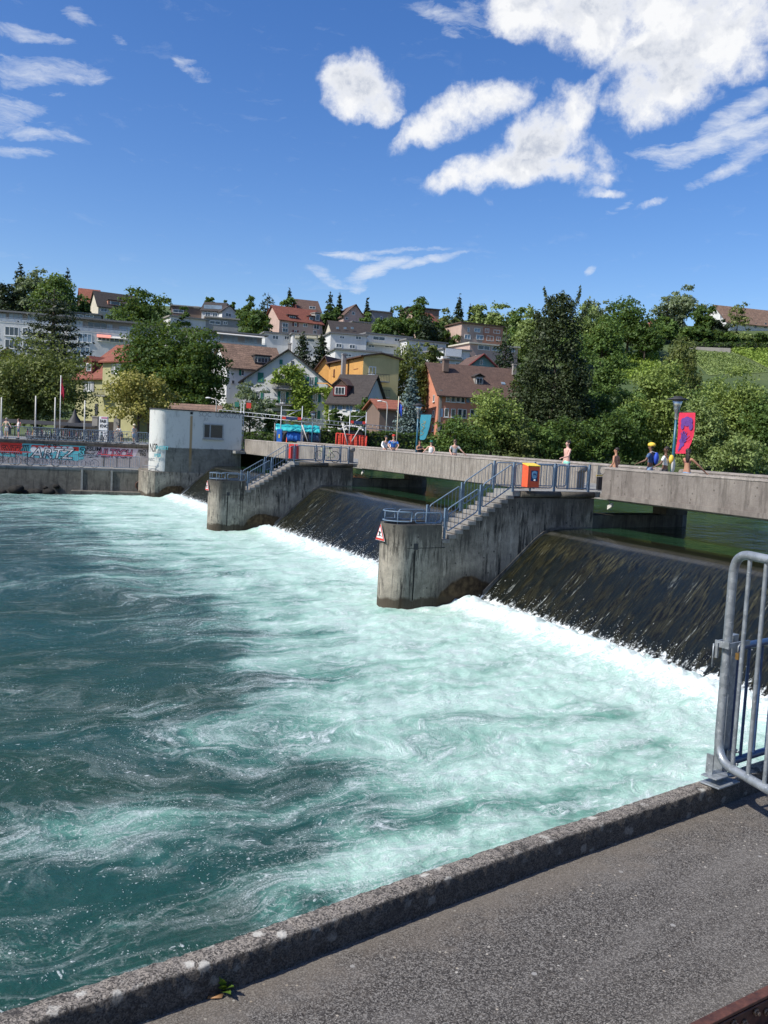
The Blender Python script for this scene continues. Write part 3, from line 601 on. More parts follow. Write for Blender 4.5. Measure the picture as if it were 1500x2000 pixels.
# ------------------------------------------------------------------ piers with stairs
STEP = []   # step corners (s, z)
NS = 11; s0_, z0_, s1_, z1_ = 4.18, -.02, 7.1, -1.72
def pier(k, root):
    u0 = 22.33*k; u1 = u0+1.36
    def ext(poly, m_, name, ua=u0, ub=u1, bevel=.012):
        mb = MB(); mb.prism([L(ua, s, z) for s, z in poly], DV*(ub-ua)); return mb.build(name, m_, root, bevel)
    # wall with the stair profile in its top
    prof = [(.3, -5.2), (.3, -.25), (s0_, -.25)]
    ds = (s1_-s0_)/NS; dz = (z1_+.02-z0_)/NS
    for i in range(NS): prof += [(s0_+ds*i, -.20+dz*i), (s0_+ds*(i+1), -.20+dz*i)]
    prof += [(s1_, -1.72), (7.15, -1.72), (7.15, -5.2)]
    prof = [(s, max(z, -1.9) if z > -3 else z) for s, z in prof]
    ext([p for i, p in enumerate(prof) if i == 0 or p != prof[i-1]], M['pier'], 'wall', u0+.03, u1-.03)
    # treads
    for i in range(NS):
        mb = MB(); z = z0_+dz*(i+1); sA = s0_+ds*i
        mb.prism([L(u0-.0, sA-.02, z), L(u0-.0, sA+ds+.02, z), L(u0-.0, sA+ds+.02, z-.13), L(u0-.0, sA-.02, z-.13)], DV*(u1-u0))
        mb.build('step', M['step'], root, .008)
    # platform slab with rolled edge beams
    mb = MB(); mb.prism([L(u0+.06, -.02, 0), L(u0+.06, s0_, 0), L(u0+.06, s0_, -.2), L(u0+.06, -.02, -.2)], DV*(u1-u0-.12)); mb.build('platform', M['platform'], root)
    for uu in (u0+.05, u1-.05):
        for sa, sb in ((.34, 2.0), (2.02, 3.86)):
            mb = MB(); mb.tube([L(uu, sa, -.115), L(uu, sb, -.115)], .115, 14); mb.build('edge_beam', M['pier'], root)
    # nose: solid below, kerbed well above
    def arc(r, z, n=20, c=8.5, shift=0):
        cx = (u0+u1)/2; return [(cx-r*math.cos(math.pi*i/n), c+r*math.sin(math.pi*i/n)*.95) for i in range(n+1)]
    r = .68
    pts = [(u0, 7.15)]+arc(r, 0)+[(u1, 7.15)]
    mb = MB(); mb.prism([L(u, s, -5.2) for u, s in pts], (0, 0, 3.5)); mb.build('nose', M['pier'], root)
    inn = [(u0+.16, 7.15)]+arc(r-.16, 0)+[(u1-.16, 7.15)]
    mb = MB(); m_ = len(pts)
    vs = [L(u, s, -1.7) for u, s in pts]+[L(u, s, -1.2) for u, s in pts]+[L(u, s, -1.2) for u, s in inn]+[L(u, s, -1.7) for u, s in inn]
    fs = []
    for i in range(m_-1):
        for a in range(3): fs.append((a*m_+i, a*m_+i+1, (a+1)*m_+i+1, (a+1)*m_+i))
    fs += [(0, m_, 2*m_, 3*m_), (m_-1, 4*m_-1, 3*m_-1, 2*m_-1)]
    mb.add(vs, [f[::-1] for f in fs]); mb.build('nose_kerb', M['pier'], root)
    # shade of the square slot painted as a dark plate; groove and joint line
    mb = MB(); mb.box(L(u0-.006, 8.18, -1.93), (.17, .02, .2), WV, DV); mb.build('slot_plate', M['dark'], root)
    mb = MB(); mb.box(L(u0-.004, 8.2, -2.9), (.05, .014, 1.7), WV, DV); mb.build('slot_groove', M['darkrock'], root)
    mb = MB(); mb.box(L(u0+.004, 7.75, -1.98), (1.5, .016, .02), WV, DV); mb.build('joint', M['darkrock'], root)
    # bridge support behind, under the deck
    mb = MB(); mb.prism([L(u, s, -5.2) for u, s in [(u0+.2, .32), (u0+.2, -4.8), (u0+.45, -5.3), (u0+.9, -5.3), (u1-.15, -4.8), (u1-.15, .32)]], (0, 0, 4.3)); mb.build('bearing_wall', M['bankwall'], root)
    mb = MB(); mb.prism([L(u, s, -.9) for u, s in [(u0+.3, -3.9), (u0+.35, -5.2), (u1-.3, -5.2), (u1-.3, -3.9)]], (0, 0, .62)); mb.build('bearing_block', M['bankwall'], root)
    # white thread of water running down the joint of wall and weir
    mb = MB(); mb.tube([L(u0-.02, 4.2, -2.74), L(u0-.02, 4.9, -3.37), L(u0-.03, 5.6, -3.99)], [.008, .022, .035], 6); mb.build('water_thread', M['spray'], root)
    mb = MB(); mb.prism([L(u0, s, z) for s, z in [(.4, ZU+.05), (2.35, ZU+.05), (2.75, ZU-.10), (3.1, ZU-.32), (5.3, -3.55), (5.3, -3.72), (3.1, ZU-.5), (2.3, ZU-.2), (.4, ZU-.2)]], DV*-.05); mb.build('ledge', M['bankwall'], root)
for k, lab in ((0, 'nearer concrete weir pier with stairs, round nose and orange bin'), (1, 'farther concrete weir pier with stairs, midway to the pump house')):
    r_ = empty('weir_pier', L(22.33*k, 8, ZW), lab, 'pier', 'concrete piers of the weir'); pier(k, r_)
# ------------------------------------------------------------------ blue railings
def rrect(P00, P10, P11, P01, r, n=5):
    """closed rounded frame path through four corners"""
    c = [P00, P10, P11, P01]; out = []
    for i in range(4):
        p = c[i]; a = c[i-1]; b = c[(i+1) % 4]; ra = min(r, (a-p).length*.45); rb = min(r, (b-p).length*.45); A = p+(a-p).normalized()*ra; B = p+(b-p).normalized()*rb
        for j in range(n+1): t = j/n; out.append(A*(1-t)**2+p*2*t*(1-t)+B*t*t)
    return out
def panel(root, a0, a1, zb0, zb1, zt0, zt1, m_, nb=7, r=.12, tr=.021, br=.009, name='panel'):
    mb = MB(); Z_ = lambda z: Vector((0, 0, z))
    fr = rrect(a0+Z_(zb0), a1+Z_(zb1), a1+Z_(zt1), a0+Z_(zt0), r); mb.tube(fr, tr, 8, closed=True)
    for i in range(nb):
        t = (i+1)/(nb+1); p = a0.lerp(a1, t); mb.tube([p+Z_(zb0+(zb1-zb0)*t), p+Z_(zt0+(zt1-zt0)*t)], br, 6, cap=False)
    return mb.build(name, m_, root)
def flatpost(root, P, z0, z1, m_, ax=WV, w_=.075, t_=.028):
    mb = MB()
    for sgn in (-1, 1): mb.box(P+Vector((0, 0, (z0+z1)/2))+ax*sgn*.022, (.022, w_*.9, z1-z0), ax, ax.cross(Vector((0, 0, 1))))
    mb.box(P+Vector((0, 0, z1+.004)), (.07, w_*.92, .012), ax, ax.cross(Vector((0, 0, 1))))
    return mb.build('post', m_, root)
STS = [(.62, .03), (2.30, .03), (4.20, .02), (5.60, -.80), (7.03, -1.62)]
for k in (0, 1):
    kn = ('nearer', 'farther')[k]
    for side, uu in ((0, 22.33*k+.05), (1, 22.33*k+1.31)):
        r_ = empty('stair_railing', L(uu, 4, 0), ('blue stair railing on the camera side of the %s pier' if side == 0 else 'blue stair railing on the far side of the %s pier') % kn, 'railing', 'blue railings on the stair piers')
        for s, z in STS: flatpost(r_, L(uu, s), z-.06, z+.98, M['blue'])
        for i, ((sa, za), (sb, zb)) in enumerate(zip(STS[:-1], STS[1:])):
            if i == 2: panel(r_, L(uu, sa+.09), L(uu, sb-.09), .12, -.62, .95, .20, M['blue'], 7)
            elif i == 3: panel(r_, L(uu, sa+.09), L(uu, sb-.09), -.74, -1.45, .06, -.66, M['blue'], 7)
            else: panel(r_, L(uu, sa+.09), L(uu, sb-.09), .12, .12, .95, .95, M['blue'], 11)
    r_ = empty('nose_railing', L(22.33*k+.68, 8.3, -1.2), 'low looped blue guard rail around the round nose of the %s pier' % kn, 'railing', 'low guard rails on the pier noses')
    u0 = 22.33*k; cx = u0+.68
    for a, b in ((7.15, 7.92), (8.0, 8.5)):
        for uu in (u0+.07, u0+1.29):
            if a == 7.15: mb = MB(); mb.tube(rrect(L(uu, a+.03, -1.14), L(uu, b+.3, -1.14), L(uu, b+.3, -.80), L(uu, a+.03, -.80), .12), .021, 8, closed=True); mb.build('loop', M['blue'], r_)
    arc_ = [L(cx-.61*math.cos(math.pi*i/18), 8.36+.72*math.sin(math.pi*i/18)) for i in range(19)]
    pth = [p+Vector((0, 0, -.78)) for p in arc_]; pb = [p+Vector((0, 0, -1.10)) for p in arc_][::-1]
    mb = MB(); mb.tube(pth+pb, .021, 8, closed=True)
    for i in (4, 9, 14): mb.tube([pth[i], pb[18-i]-Vector((0, 0, .1))], .014, 6)
    mb.build('curved_rail', M['blue'], r_)
# ------------------------------------------------------------------ bridge
BR = empty('bridge', L(10, -2.6, 0), 'long low concrete footbridge with solid parapets crossing the river above the weir', 'bridge')
WB = 5.6
def par(ua, ub, s_out, s_in, name, m_, zb=-.22, zt=.93, sgn=1):
    mb = MB(); mb.prism([L(ua, s_out, zb+.16), L(ua, s_out, zt-.03), L(ua, s_in, zt-.06), L(ua, s_in, -.03)], DV*(ub-ua)); o = mb.build(name, m_, BR)
    n_ = int((ub-ua)/.25)+2; rows = []
    for i in range(n_):
        u = ua+(ub-ua)*i/(n_-1); q = [(s_out+.02*sgn, zt-.045), (s_out+.012*sgn, zt-.0), (s_out-.05*sgn, zt+.03), ((s_out+s_in)/2, zt+.035), (s_in+.04*sgn, zt+.02), (s_in-.02*sgn, zt-.03), (s_in-.02*sgn, zt-.06)]
        rows.append([tuple(L(u, s+rk.normal(0, .003), z+rk.normal(0, .004))) for s, z in q])
    R = np.array(rows); ii = np.arange(n_*7).reshape(n_, 7); ff = np.stack([ii[:-1, :-1], ii[:-1, 1:], ii[1:, 1:], ii[1:, :-1]], -1).reshape(-1, 4)
    c = mesh_np('coping', R.reshape(-1, 3)-np.array(WL[BR.name]), ff, M['coping'], BR, smooth=False)
    for u in (ua, ub): mb = MB(); mb.tube([L(u, s_out+.02*sgn, zt-.10), L(u, s_in-.02*sgn, zt-.10)], .135, 14); mb.build('coping_end', M['coping'], BR)
    mb = MB(); mb.box(L((ua+ub)/2, s_out-.0*sgn+.014*sgn, zb+.08), (ub-ua, .10, .162), DV, DV.cross(Vector((0, 0, 1)))); mb.build('drip_beam', m_, BR)
par(-26, -.02, 0, -.36, 'parapet', M['deck_smooth']); par(1.46, 22.31, 0, -.36, 'parapet', M['deck']); par(23.79, 45.6, 0, -.36, 'parapet', M['deck'])
for ua, ub in ((-26, .9), (2.3, 23.2), (24.6, 46.5)): par(ua, ub, -WB, -WB+.36, 'parapet', M['deck'], sgn=-1)
mb = MB()
mb.prism([L(-26, -.36, 0), L(-26, -WB+.36, 0), L(-26, -WB+.36, -.3), L(-26, -.36, -.3)], DV*72.4); mb.build('deck', M['platform'], BR)
mb = MB(); mb.prism([L(-26, -.9, -.3), L(-26, -WB+.9, -.3), L(-26, -WB+1.4, -.40), L(-26, -1.4, -.40)], DV*72.0); mb.build('girder', M['bankwall'], BR)
# small floodlights under the deck edge beside each pier
for k, kn in ((0, 'nearer'), (1, 'farther')):
    u = 22.33*k-.35; r_ = empty('floodlight', L(u, -.25, -.45), 'small white floodlight under the bridge edge beside the %s pier' % kn, 'floodlight', 'floodlights under the bridge')
    mb = MB(); mb.box(L(u, -.2, -.5), (.26, .10, .16), (DV*.8+Vector((0, 0, -.45))).normalized(), WV); mb.build('housing', M['offwhite'], r_)
    mb = MB(); mb.tube([L(u+.05, -.2, -.42), L(u+.1, -.2, -.22)], .02, 6); mb.build('bracket', M['grey'], r_)
# ------------------------------------------------------------------ houses
Zv = Vector((0, 0, 1))
class House:
    def __init__(s, name, label, PL, PR, pe, py_base=None, zb=None, cat='house', group=None):
        """PL, PR = (px, Y) of the facade's two corners; pe = eave pixel row at the left corner"""
        s.L_ = at(PL[0], pe, PL[1]); s.ze = s.L_.z
        s.Lc = Vector((s.L_.x, s.L_.y, 0)); r = at(PR[0], pe+(PR[0]-PL[0])*.05, PR[1]); s.Rc = Vector((r.x, r.y, 0))
        s.ex = (s.Rc-s.Lc).normalized(); s.W = (s.Rc-s.Lc).length; s.ey = Vector((-s.ex.y, s.ex.x, 0))
        if s.ey.y < 0: s.ey = -s.ey
        mid = (s.Lc+s.Rc)/2
        if zb is None: zb = (at(PL[0], py_base, PL[1]).z if py_base else 0)
        s.zb = zb
        s.root = empty(name, mid+Zv*zb, label, cat, group); s.nb = 0
    def P(s, x, y, z): return s.Lc+s.ex*x+s.ey*y+Zv*z
    def part(s, mb, nm, m_): return mb.build(nm, m_, s.root)
    def walls(s, depth, m_, ze=None, zb=None, x0=0, x1=None, y0=0, name='wall'):
        x1 = s.W if x1 is None else x1; ze = s.ze if ze is None else ze; zb = (s.zb-2.5) if zb is None else zb
        mb = MB(); mb.hexa([s.P(x0, y0, zb), s.P(x1, y0, zb), s.P(x1, y0+depth, zb), s.P(x0, y0+depth, zb), s.P(x0, y0, ze), s.P(x1, y0, ze), s.P(x1, y0+depth, ze), s.P(x0, y0+depth, ze)])
        return s.part(mb, name, m_)
    def roof_x(s, depth, rise, m_, wm, x0=0, x1=None, y0=0, oh=.5, og=.4, ze=None, hip=0, th=.18):
        """ridge parallel to the facade"""
        x1 = s.W if x1 is None else x1; ze = s.ze if ze is None else ze; zr = ze+rise; ym = y0+depth/2; k = rise/(depth/2)
        mb = MB()
        for sg in (-1, 1):
            yo = ym+sg*(depth/2+oh); zo = ze-oh*k
            a = [s.P(x0-og, yo, zo), s.P(x1+og, yo, zo), s.P(x1+og-hip, ym, zr), s.P(x0-og+hip, ym, zr)]
            if sg > 0: a = a[::-1]
            mb.prism(a, Zv*th)
        if hip:
            for xa, xb in ((x0-og, x0-og+hip), (x1+og, x1+og-hip)):
                mb.add([s.P(xa, y0-oh, ze-oh*k+th), s.P(xa, y0+depth+oh, ze-oh*k+th), s.P(xb, ym, zr+th)], [(0, 1, 2) if xa > xb else (0, 2, 1)])
        s.part(mb, 'roof', m_)
        if not hip:
            for x in (x0, x1-.1):
                mb = MB(); mb.prism([s.P(x, y0+.01, ze-.02), s.P(x, y0+depth-.01, ze-.02), s.P(x, ym, zr-.05)], s.ex*.1); s.part(mb, 'gable', wm)
    def roof_y(s, depth, rise, m_, wm, x0=0, x1=None, y0=0, oh=.5, og=.5, ze=None, apex=.5, th=.18, zer=None):
        """gable end towards the viewer"""
        x1 = s.W if x1 is None else x1; ze = s.ze if ze is None else ze; zer = ze if zer is None else zer; zr = ze+rise; xm = x0+(x1-x0)*apex
        mb = MB()
        for xe, zz in ((x0, ze), (x1, zer)):
            k = (zr-zz)/abs(xm-xe); sg = -1 if xe < xm else 1; xo = xe+sg*oh; zo = zz-oh*k
            a = [s.P(xo, y0-og, zo), s.P(xm, y0-og, zr), s.P(xm, y0+depth+og, zr), s.P(xo, y0+depth+og, zo)]
            if sg < 0: a = a[::-1]
            mb.prism(a[::-1] if sg < 0 else a[::-1], Zv*th)
        s.part(mb, 'roof', m_)
        mb = MB(); mb.prism([s.P(x0+.01, y0, ze-.02), s.P(x1-.01, y0, zer-.02), s.P(xm, y0, zr-.04)], s.ey*.15); s.part(mb, 'gable', wm)
    def hit(s, px, py, y0=0, side=None):
        O = s.Lc+s.ey*y0; nn = s.ey
        if side == 'L': O = s.Lc; nn = s.ex
        if side == 'R': O = s.Rc; nn = s.ex
        D = ray(px, py); t = (O-EYE).dot(nn)/D.dot(nn); X = EYE+D*t
        return ((X-O).dot(s.ex if side not in ('L', 'R') else s.ey), X.z, t/FPX*D.length)
    def win(s, px, py, w, h, sh=None, y0=0, side=None, fr='white', gl='glass', mull=1, name='window', sill=True):
        """window centred on a pixel; w, h in pixels"""
        x, z, k = s.hit(px, py, y0, side); w *= k*(1 if side is None else 1.0); h *= k
        if side is None: ax, nz, O = s.ex, -s.ey, s.Lc+s.ey*y0+s.ex*x+Zv*z
        elif side == 'L': ax, nz, O = -s.ey, -s.ex, s.Lc+s.ey*x+Zv*z
        else: ax, nz, O = s.ey, s.ex, s.Rc+s.ey*x+Zv*z
        b = min(.12, w*.12); mb = MB()
        for sx in (-1, 1): mb.box(O+ax*sx*(w/2-b/2)+nz*.02, (b, .12, h), ax, nz)
        for sz in (-1, 1): mb.box(O+Zv*sz*(h/2-b/2)+nz*.022, (w, .12, b), ax, nz)
        for i in range(mull): mb.box(O+ax*(w*((i+1)/(mull+1))-w/2)+nz*.018, (b*.8, .1, h), ax, nz)
        if sill: mb.box(O-Zv*(h/2+.05)+nz*.08, (w+.2, .2, .08), ax, nz)
        f = s.part(mb, name, M[fr])
        mb = MB(); mb.box(O+nz*.004, (w-.02, .07, h-.02), ax, nz); mb.build('pane', M[gl], f)
        if sh:
            sw = max(.35, w*.5 if sh[-1] != '1' else w*.5); q = sh.rstrip('12')
            for sx in ((-1, 1) if not sh.endswith(('1', '2')) else ((-1,) if sh.endswith('1') else (1,))):
                mb = MB(); mb.box(O+ax*sx*(w/2+sw/2+.03)+nz*.06, (sw, .06, h), ax, nz); mb.build('shutter', M[q], f)
        return O, ax, nz, w, h, k
    def slab(s, px, py, w, h, m_, out=.1, dep=.1, y0=0, name='panel'):
        x, z, k = s.hit(px, py, y0); mb = MB(); mb.box(s.P(x, y0-out, z), (w*k, dep, h*k), s.ex, s.ey); return s.part(mb, name, M[m_] if isinstance(m_, str) else m_)
    def balcony(s, px, py, w, h=9, dep=1.3, m_='dark', glass=False, y0=0):
        x, z, k = s.hit(px, py, y0); w *= k; H_ = h*k; z0 = z-H_/2
        mb = MB(); mb.box(s.P(x, y0-dep/2, z0), (w, dep, .12), s.ex, s.ey)
        o = s.part(mb, 'balcony', M['p_grey'])
        mb = MB()
        if glass:
            mb.box(s.P(x, y0-dep, z0+H_/2), (w, .04, H_), s.ex, s.ey); mb.build('balustrade', M['glasslight'], o)
        else:
            mb.box(s.P(x, y0-dep, z0+H_), (w, .06, .06), s.ex, s.ey); mb.box(s.P(x, y0-dep, z0+.15), (w, .05, .05), s.ex, s.ey)
            for sx in (-1, 1):
                mb.box(s.P(x+sx*w/2, y0-dep/2, z0+H_), (.05, dep, .05), s.ex, s.ey)
            n_ = max(3, int(w/.22))
            for i in range(n_+1): mb.box(s.P(x-w/2+w*i/n_, y0-dep, z0+H_/2), (.03, .03, H_), s.ex, s.ey)
            mb.build('balustrade', M[m_], o)
    def chimney(s, px, pyt, pyb, w, m_='p_brown', y=2):
        x, z1, k = s.hit(px, pyt, y); _, z0, _ = s.hit(px, pyb, y); mb = MB()
        mb.box(s.P(x, y, (z0+z1)/2), (w*k, w*k*.8, z1-z0), s.ex, s.ey); mb.box(s.P(x, y, z1), (w*k*1.25, w*k, .18), s.ex, s.ey); s.part(mb, 'chimney', M[m_])
    def dormer(s, px, py, w, h, wm, rm, y0, pan=2, style='gable', depth=2.5, rise=5, fr='white'):
        x, z, k = s.hit(px, py, y0); w *= k; h *= k; r = rise*k; mb = MB()
        mb.box(s.P(x, y0+depth/2, z), (w, depth, h), s.ex, s.ey); o = s.part(mb, 'dormer', M[wm])
        mb = MB()
        if style == 'gable':
            for sg in (-1, 1): mb.prism([s.P(x+sg*(w/2+.2), y0-.25, z+h/2-.05), s.P(x, y0-.25, z+h/2+r), s.P(x, y0+depth, z+h/2+r), s.P(x+sg*(w/2+.2), y0+depth, z+h/2-.05)], Zv*.12)
            mb.add([s.P(x-w/2, y0-.01, z+h/2), s.P(x+w/2, y0-.01, z+h/2), s.P(x, y0-.01, z+h/2+r)], [(0, 1, 2)])
        else: mb.box(s.P(x, y0+depth/2-.2, z+h/2+.08), (w+.3, depth+.4, .16), s.ex, s.ey)
        mb.build('dormer_roof', M[rm], o)
        mb = MB(); mb.box(s.P(x, y0-.03, z), (w*.72, .06, h*.72), s.ex, s.ey); mb.build('dormer_frame', M[fr], o)
        for i in range(pan):
            mb = MB(); ww = w*.66/pan; mb.box(s.P(x-w*.33+ww*(i+.5), y0-.07, z), (ww*.84, .04, h*.62), s.ex, s.ey); mb.build('dormer_pane', M['glass'], o)
# yellow house behind the bike racks
H = House('yellow_house', 'pale yellow-green house with steep red tiled hip roof and a dormer', (148, 118), (206, 114), 735, 812)
H.walls(9, M['p_yellow']); H.roof_x(9, 4.4, M['r_red'], M['p_yellow'], x1=H.W+3, hip=2.8, oh=.5, og=.3)
x, z, k = H.hit(201, 704, -1.0); x2, _, _ = H.hit(264, 706, -1.0)
H.walls(8, M['p_yellow'], ze=z, x0=x, x1=x2, y0=-1.0); H.roof_x(8, 2.6, M['r_red'], M['p_yellow'], x0=x, x1=x2, y0=-1.0, ze=z, hip=3, og=.3)
H.dormer(174, 717, 20, 20, 'p_maroon', 'r_red', .1, 1, rise=9, depth=3.5)
H.win(174, 755, 16, 18, 'grey'); H.win(231, 720, 20, 18, 'grey1', y0=-1); H.win(228, 755, 18, 15, 'grey1', y0=-1); H.slab(189, 799, 9, 20, 'dark', .03, .1, name='door')
H.balcony(211, 768, 34, 12, 1.3, y0=-1)
# long white terrace flats at the left
def flats(label, PL, PR, py_roof, py_pent, py_base, depth=10, wins=(), pent=(), awn=(), wm='p_gwhite', grp='long white flat-roofed apartment blocks', setb=2.0, name='apartment_block', rail=True, cat='apartment block'):
    H = House(name, label, PL, PR, py_pent, py_base, cat=cat, group=grp)
    H.walls(depth, M[wm])
    zr = at(PL[0], py_roof, PL[1]+setb).z; H.walls(depth-setb-.3, M['p_grey'], ze=zr-.3, zb=H.ze, x0=.6, x1=H.W-.6, y0=setb, name='penthouse')
    mb = MB(); mb.box(H.P(H.W/2, depth/2+.3, zr-.15), (H.W+.6, depth-setb+1.8, .3), H.ex, H.ey); H.part(mb, 'roof', M['r_flat'])
    mb = MB(); mb.box(H.P(H.W/2, depth/2, H.ze+.05), (H.W+.2, depth+.1, .18), H.ex, H.ey); H.part(mb, 'terrace_edge', M['p_white'])
    if rail:
        mb = MB(); mb.box(H.P(H.W/2, .08, H.ze+1.0), (H.W-.2, .05, .05), H.ex, H.ey)
        n_ = int(H.W/1.2)
        for i in range(n_+1): mb.box(H.P(.1+(H.W-.2)*i/n_, .08, H.ze+.55), (.04, .04, .95), H.ex, H.ey)
        mb.box(H.P(H.W/2, .1, H.ze+.5), (H.W-.3, .02, .6), H.ex, H.ey); H.part(mb, 'balustrade', M['alu'])
    for a in pent: H.win(*a[:4], y0=setb, fr='grey', gl='glasslight' if len(a) < 5 else a[4], mull=2, sill=False)
    for a in wins: H.win(*a[:4], None, fr='white', gl=a[4] if len(a) > 4 else 'glass', mull=2)
    for px, py, w_, h_, c in awn:
        x, z, k = H.hit(px, py); mb = MB(); w_ *= k; h_ *= k
        mb.prism([H.P(x-w_/2, -.02, z+h_/2), H.P(x-w_/2, -1.3, z-h_/2), H.P(x-w_/2, -1.3, z-h_/2-.12), H.P(x-w_/2, -.02, z+h_/2-.12)], H.ex*w_); H.part(mb, 'awning', M[c])
    return H
flats('white apartment block with glazed roof terrace behind the big cedar at the far left', (-40, 172), (133, 176), 604, 626, 760, wins=[(23, 647, 23, 16), (23, 672, 23, 16), (52, 648, 14, 14), (-15, 647, 20, 16), (80, 676, 18, 14), (55, 672, 18, 16), (110, 650, 20, 16), (110, 690, 20, 14)], pent=[(31, 619, 24, 16), (66, 622, 22, 14), (95, 624, 20, 14), (2, 619, 18, 14)])
flats('white apartment block with salmon awnings above the red-roofed yellow house', (133, 170), (322, 176), 619, 645, 770, wins=[(166, 660, 24, 16, 'glasslight'), (162, 686, 24, 16, 'glasslight'), (140, 680, 6, 14), (228, 664, 26, 10), (270, 668, 20, 12), (203, 662, 22, 8)], pent=[(150, 633, 22, 14), (190, 637, 34, 14, 'glass'), (214, 640, 12, 14), (256, 645, 44, 14), (295, 647, 24, 14)], awn=[(203, 657, 25, 6, 'salmon'), (232, 660, 32, 4, 'offwhite'), (52, 644, 12, 4, 'salmon')][:2])
flats('white apartment block with curved glass penthouse between the chestnut tree and gable house', (366, 168), (522, 174), 641, 668, 780, wins=[(426, 682, 8, 16), (447, 686, 12, 16), (444, 714, 10, 12), (442, 737, 8, 14), (505, 690, 10, 10)], pent=[(420, 659, 24, 14), (450, 662, 30, 14), (490, 665, 26, 14), (400, 657, 14, 14)], awn=[(470, 655, 90, 3, 'offwhite')])
# white gable house with green shutters
H = House('gable_house', 'white gable house with green shutters, balconies and a leafy creeper', (476, 122), (640, 122), 742, 828)
GH = H
zr = H.hit(563, 684)[1]; ap = (H.hit(563, 700)[0])/H.W
H.walls(11, M['p_white']); H.roof_y(11, zr-H.ze, M['r_dark'], M['p_white'], apex=ap, oh=.7, og=.5, zer=H.ze+.2)
for px, py, w_, h_, sh in [(552, 742, 9, 18, 'green'), (609, 744, 10, 16, 'green'), (553, 776, 10, 22, 'green'), (616, 777, 10, 16, 'green'), (504, 771, 9, 15, 'green2'), (614, 810, 11, 16, 'green')]: H.win(px, py, w_, h_, sh, mull=1)
for px, py, w_, h_ in [(509, 737, 11, 18), (549, 707, 6, 9)]: H.slab(px, py, w_, h_, 'green', .04, .1, name='closed_shutter'); 
H.win(571, 709, 5, 8, None, fr='dark', mull=0)
H.balcony(553, 755, 38, 10, 1.2, 'dark'); H.balcony(548, 786, 46, 11, 1.4, 'dark')
H.chimney(566, 671, 690, 6, 'p_stone', 3)
H.win(543, 810, 14, 14, None, fr='dark', mull=0, name='garage_opening')
# its lower left wing
H = House('side_house', 'white house wing with weathered brown tiled roof left of the gable house', (444, 130), (552, 134), 713, 800)
H.walls(8, M['p_white']); H.roof_x(8, 3.4, M['r_mottled'], M['p_white'], oh=.6)
H.dormer(513, 703, 30, 14, 'glass', 'r_dark', .4, 3, 'flat', fr='offwhite'); H.win(474, 728, 5, 11, 'green1', mull=0); H.win(455, 746, 5, 6, None, fr='grey', mull=0)
# small blue-shuttered house
H = House('cottage', 'small white house with blue shutters and a maroon gabled dormer', (643, 116), (709, 114), 783, 832)
H.walls(7, M['p_gwhite']); H.roof_x(7, 3.6, M['r_dark'], M['p_gwhite'], oh=.5)
for px, py in ((657, 792), (673, 794), (692, 796)): H.win(px, py, 7, 13, 'denim')
H.dormer(664, 763, 30, 20, 'p_maroon', 'r_brown', .3, 3, rise=13, depth=3.5); H.win(668, 825, 10, 10, None, mull=0)
# ochre building with balconies
H = House('ochre_building', 'ochre apartment house with brown roof, chimney and stacked corner balconies', (632, 142), (709, 124), 712, 800)
zr = at(722, 694, 128).z
H.walls(5.4, M['p_ochre']); H.roof_x(5.4, zr-H.ze, M['r_brown'], M['p_pale'], oh=.5)
mb = MB(); mb.box(H.P(H.W+.03, 2.7, (H.ze+H.zb-2.5)/2), (.05, 5.38, H.ze-H.zb+2.4), H.ex, H.ey); H.part(mb, 'end_wall', M['p_pale'])
for py in (724, 752, 782):
    H.win(727, py, 15 if py < 770 else 12, 16, None, side='R', fr='white' if py < 770 else 'dark', mull=1)
for py in (737, 767):
    x, z, k = H.hit(733, py, 0, 'R'); c = H.Rc+H.ey*x+H.ex*.75; mb = MB(); mb.box(c+Zv*(z-.6), (1.2, 3.4, .14), H.ex, H.ey); o = H.part(mb, 'balcony', M['p_grey'])
    mb = MB(); mb.box(H.Rc+H.ey*x+H.ex*1.33+Zv*(z+.4), (.05, 3.4, .06), H.ex, H.ey)
    for i in range(15): mb.box(H.Rc+H.ey*(x-1.65+i*.236)+H.ex*1.33+Zv*(z-.1), (.03, .03, 1.0), H.ex, H.ey)
    mb.build('balustrade', M['dark'], o)
H.win(653, 728, 6, 13, None, fr='p_maroon', mull=0); H.chimney(672, 692, 742, 9, 'p_grey', -.8)
x, z, k = H.hit(694, 747); mb = MB()
for r_ in (.9, .45):
    q = [H.P(x+a*r_*.62, -.02, z+b*r_) for a, b in ((0, -1), (1, 0), (0, 1), (-1, 0))]
    mb.tube(q, .05, 4, closed=True, smooth=False)
for i in range(12): mb.box(H.P(x-.9+(i % 6)*.36, -.02, z+(1.9 if i < 6 else -1.9)), (.16, .04, .12), H.ex, H.ey)
H.part(mb, 'painted_diamonds', M['p_maroon'])
# its small ochre gable at the left
H = House('gable_annex', 'narrow ochre gable annexe left of the ochre apartment house', (617, 140), (647, 139), 722, 790)
zr = H.hit(636, 697)[1]; H.walls(8, M['p_ochre']); H.roof_y(8, zr-H.ze, M['r_brown'], M['p_ochre'], apex=.62, oh=.4)
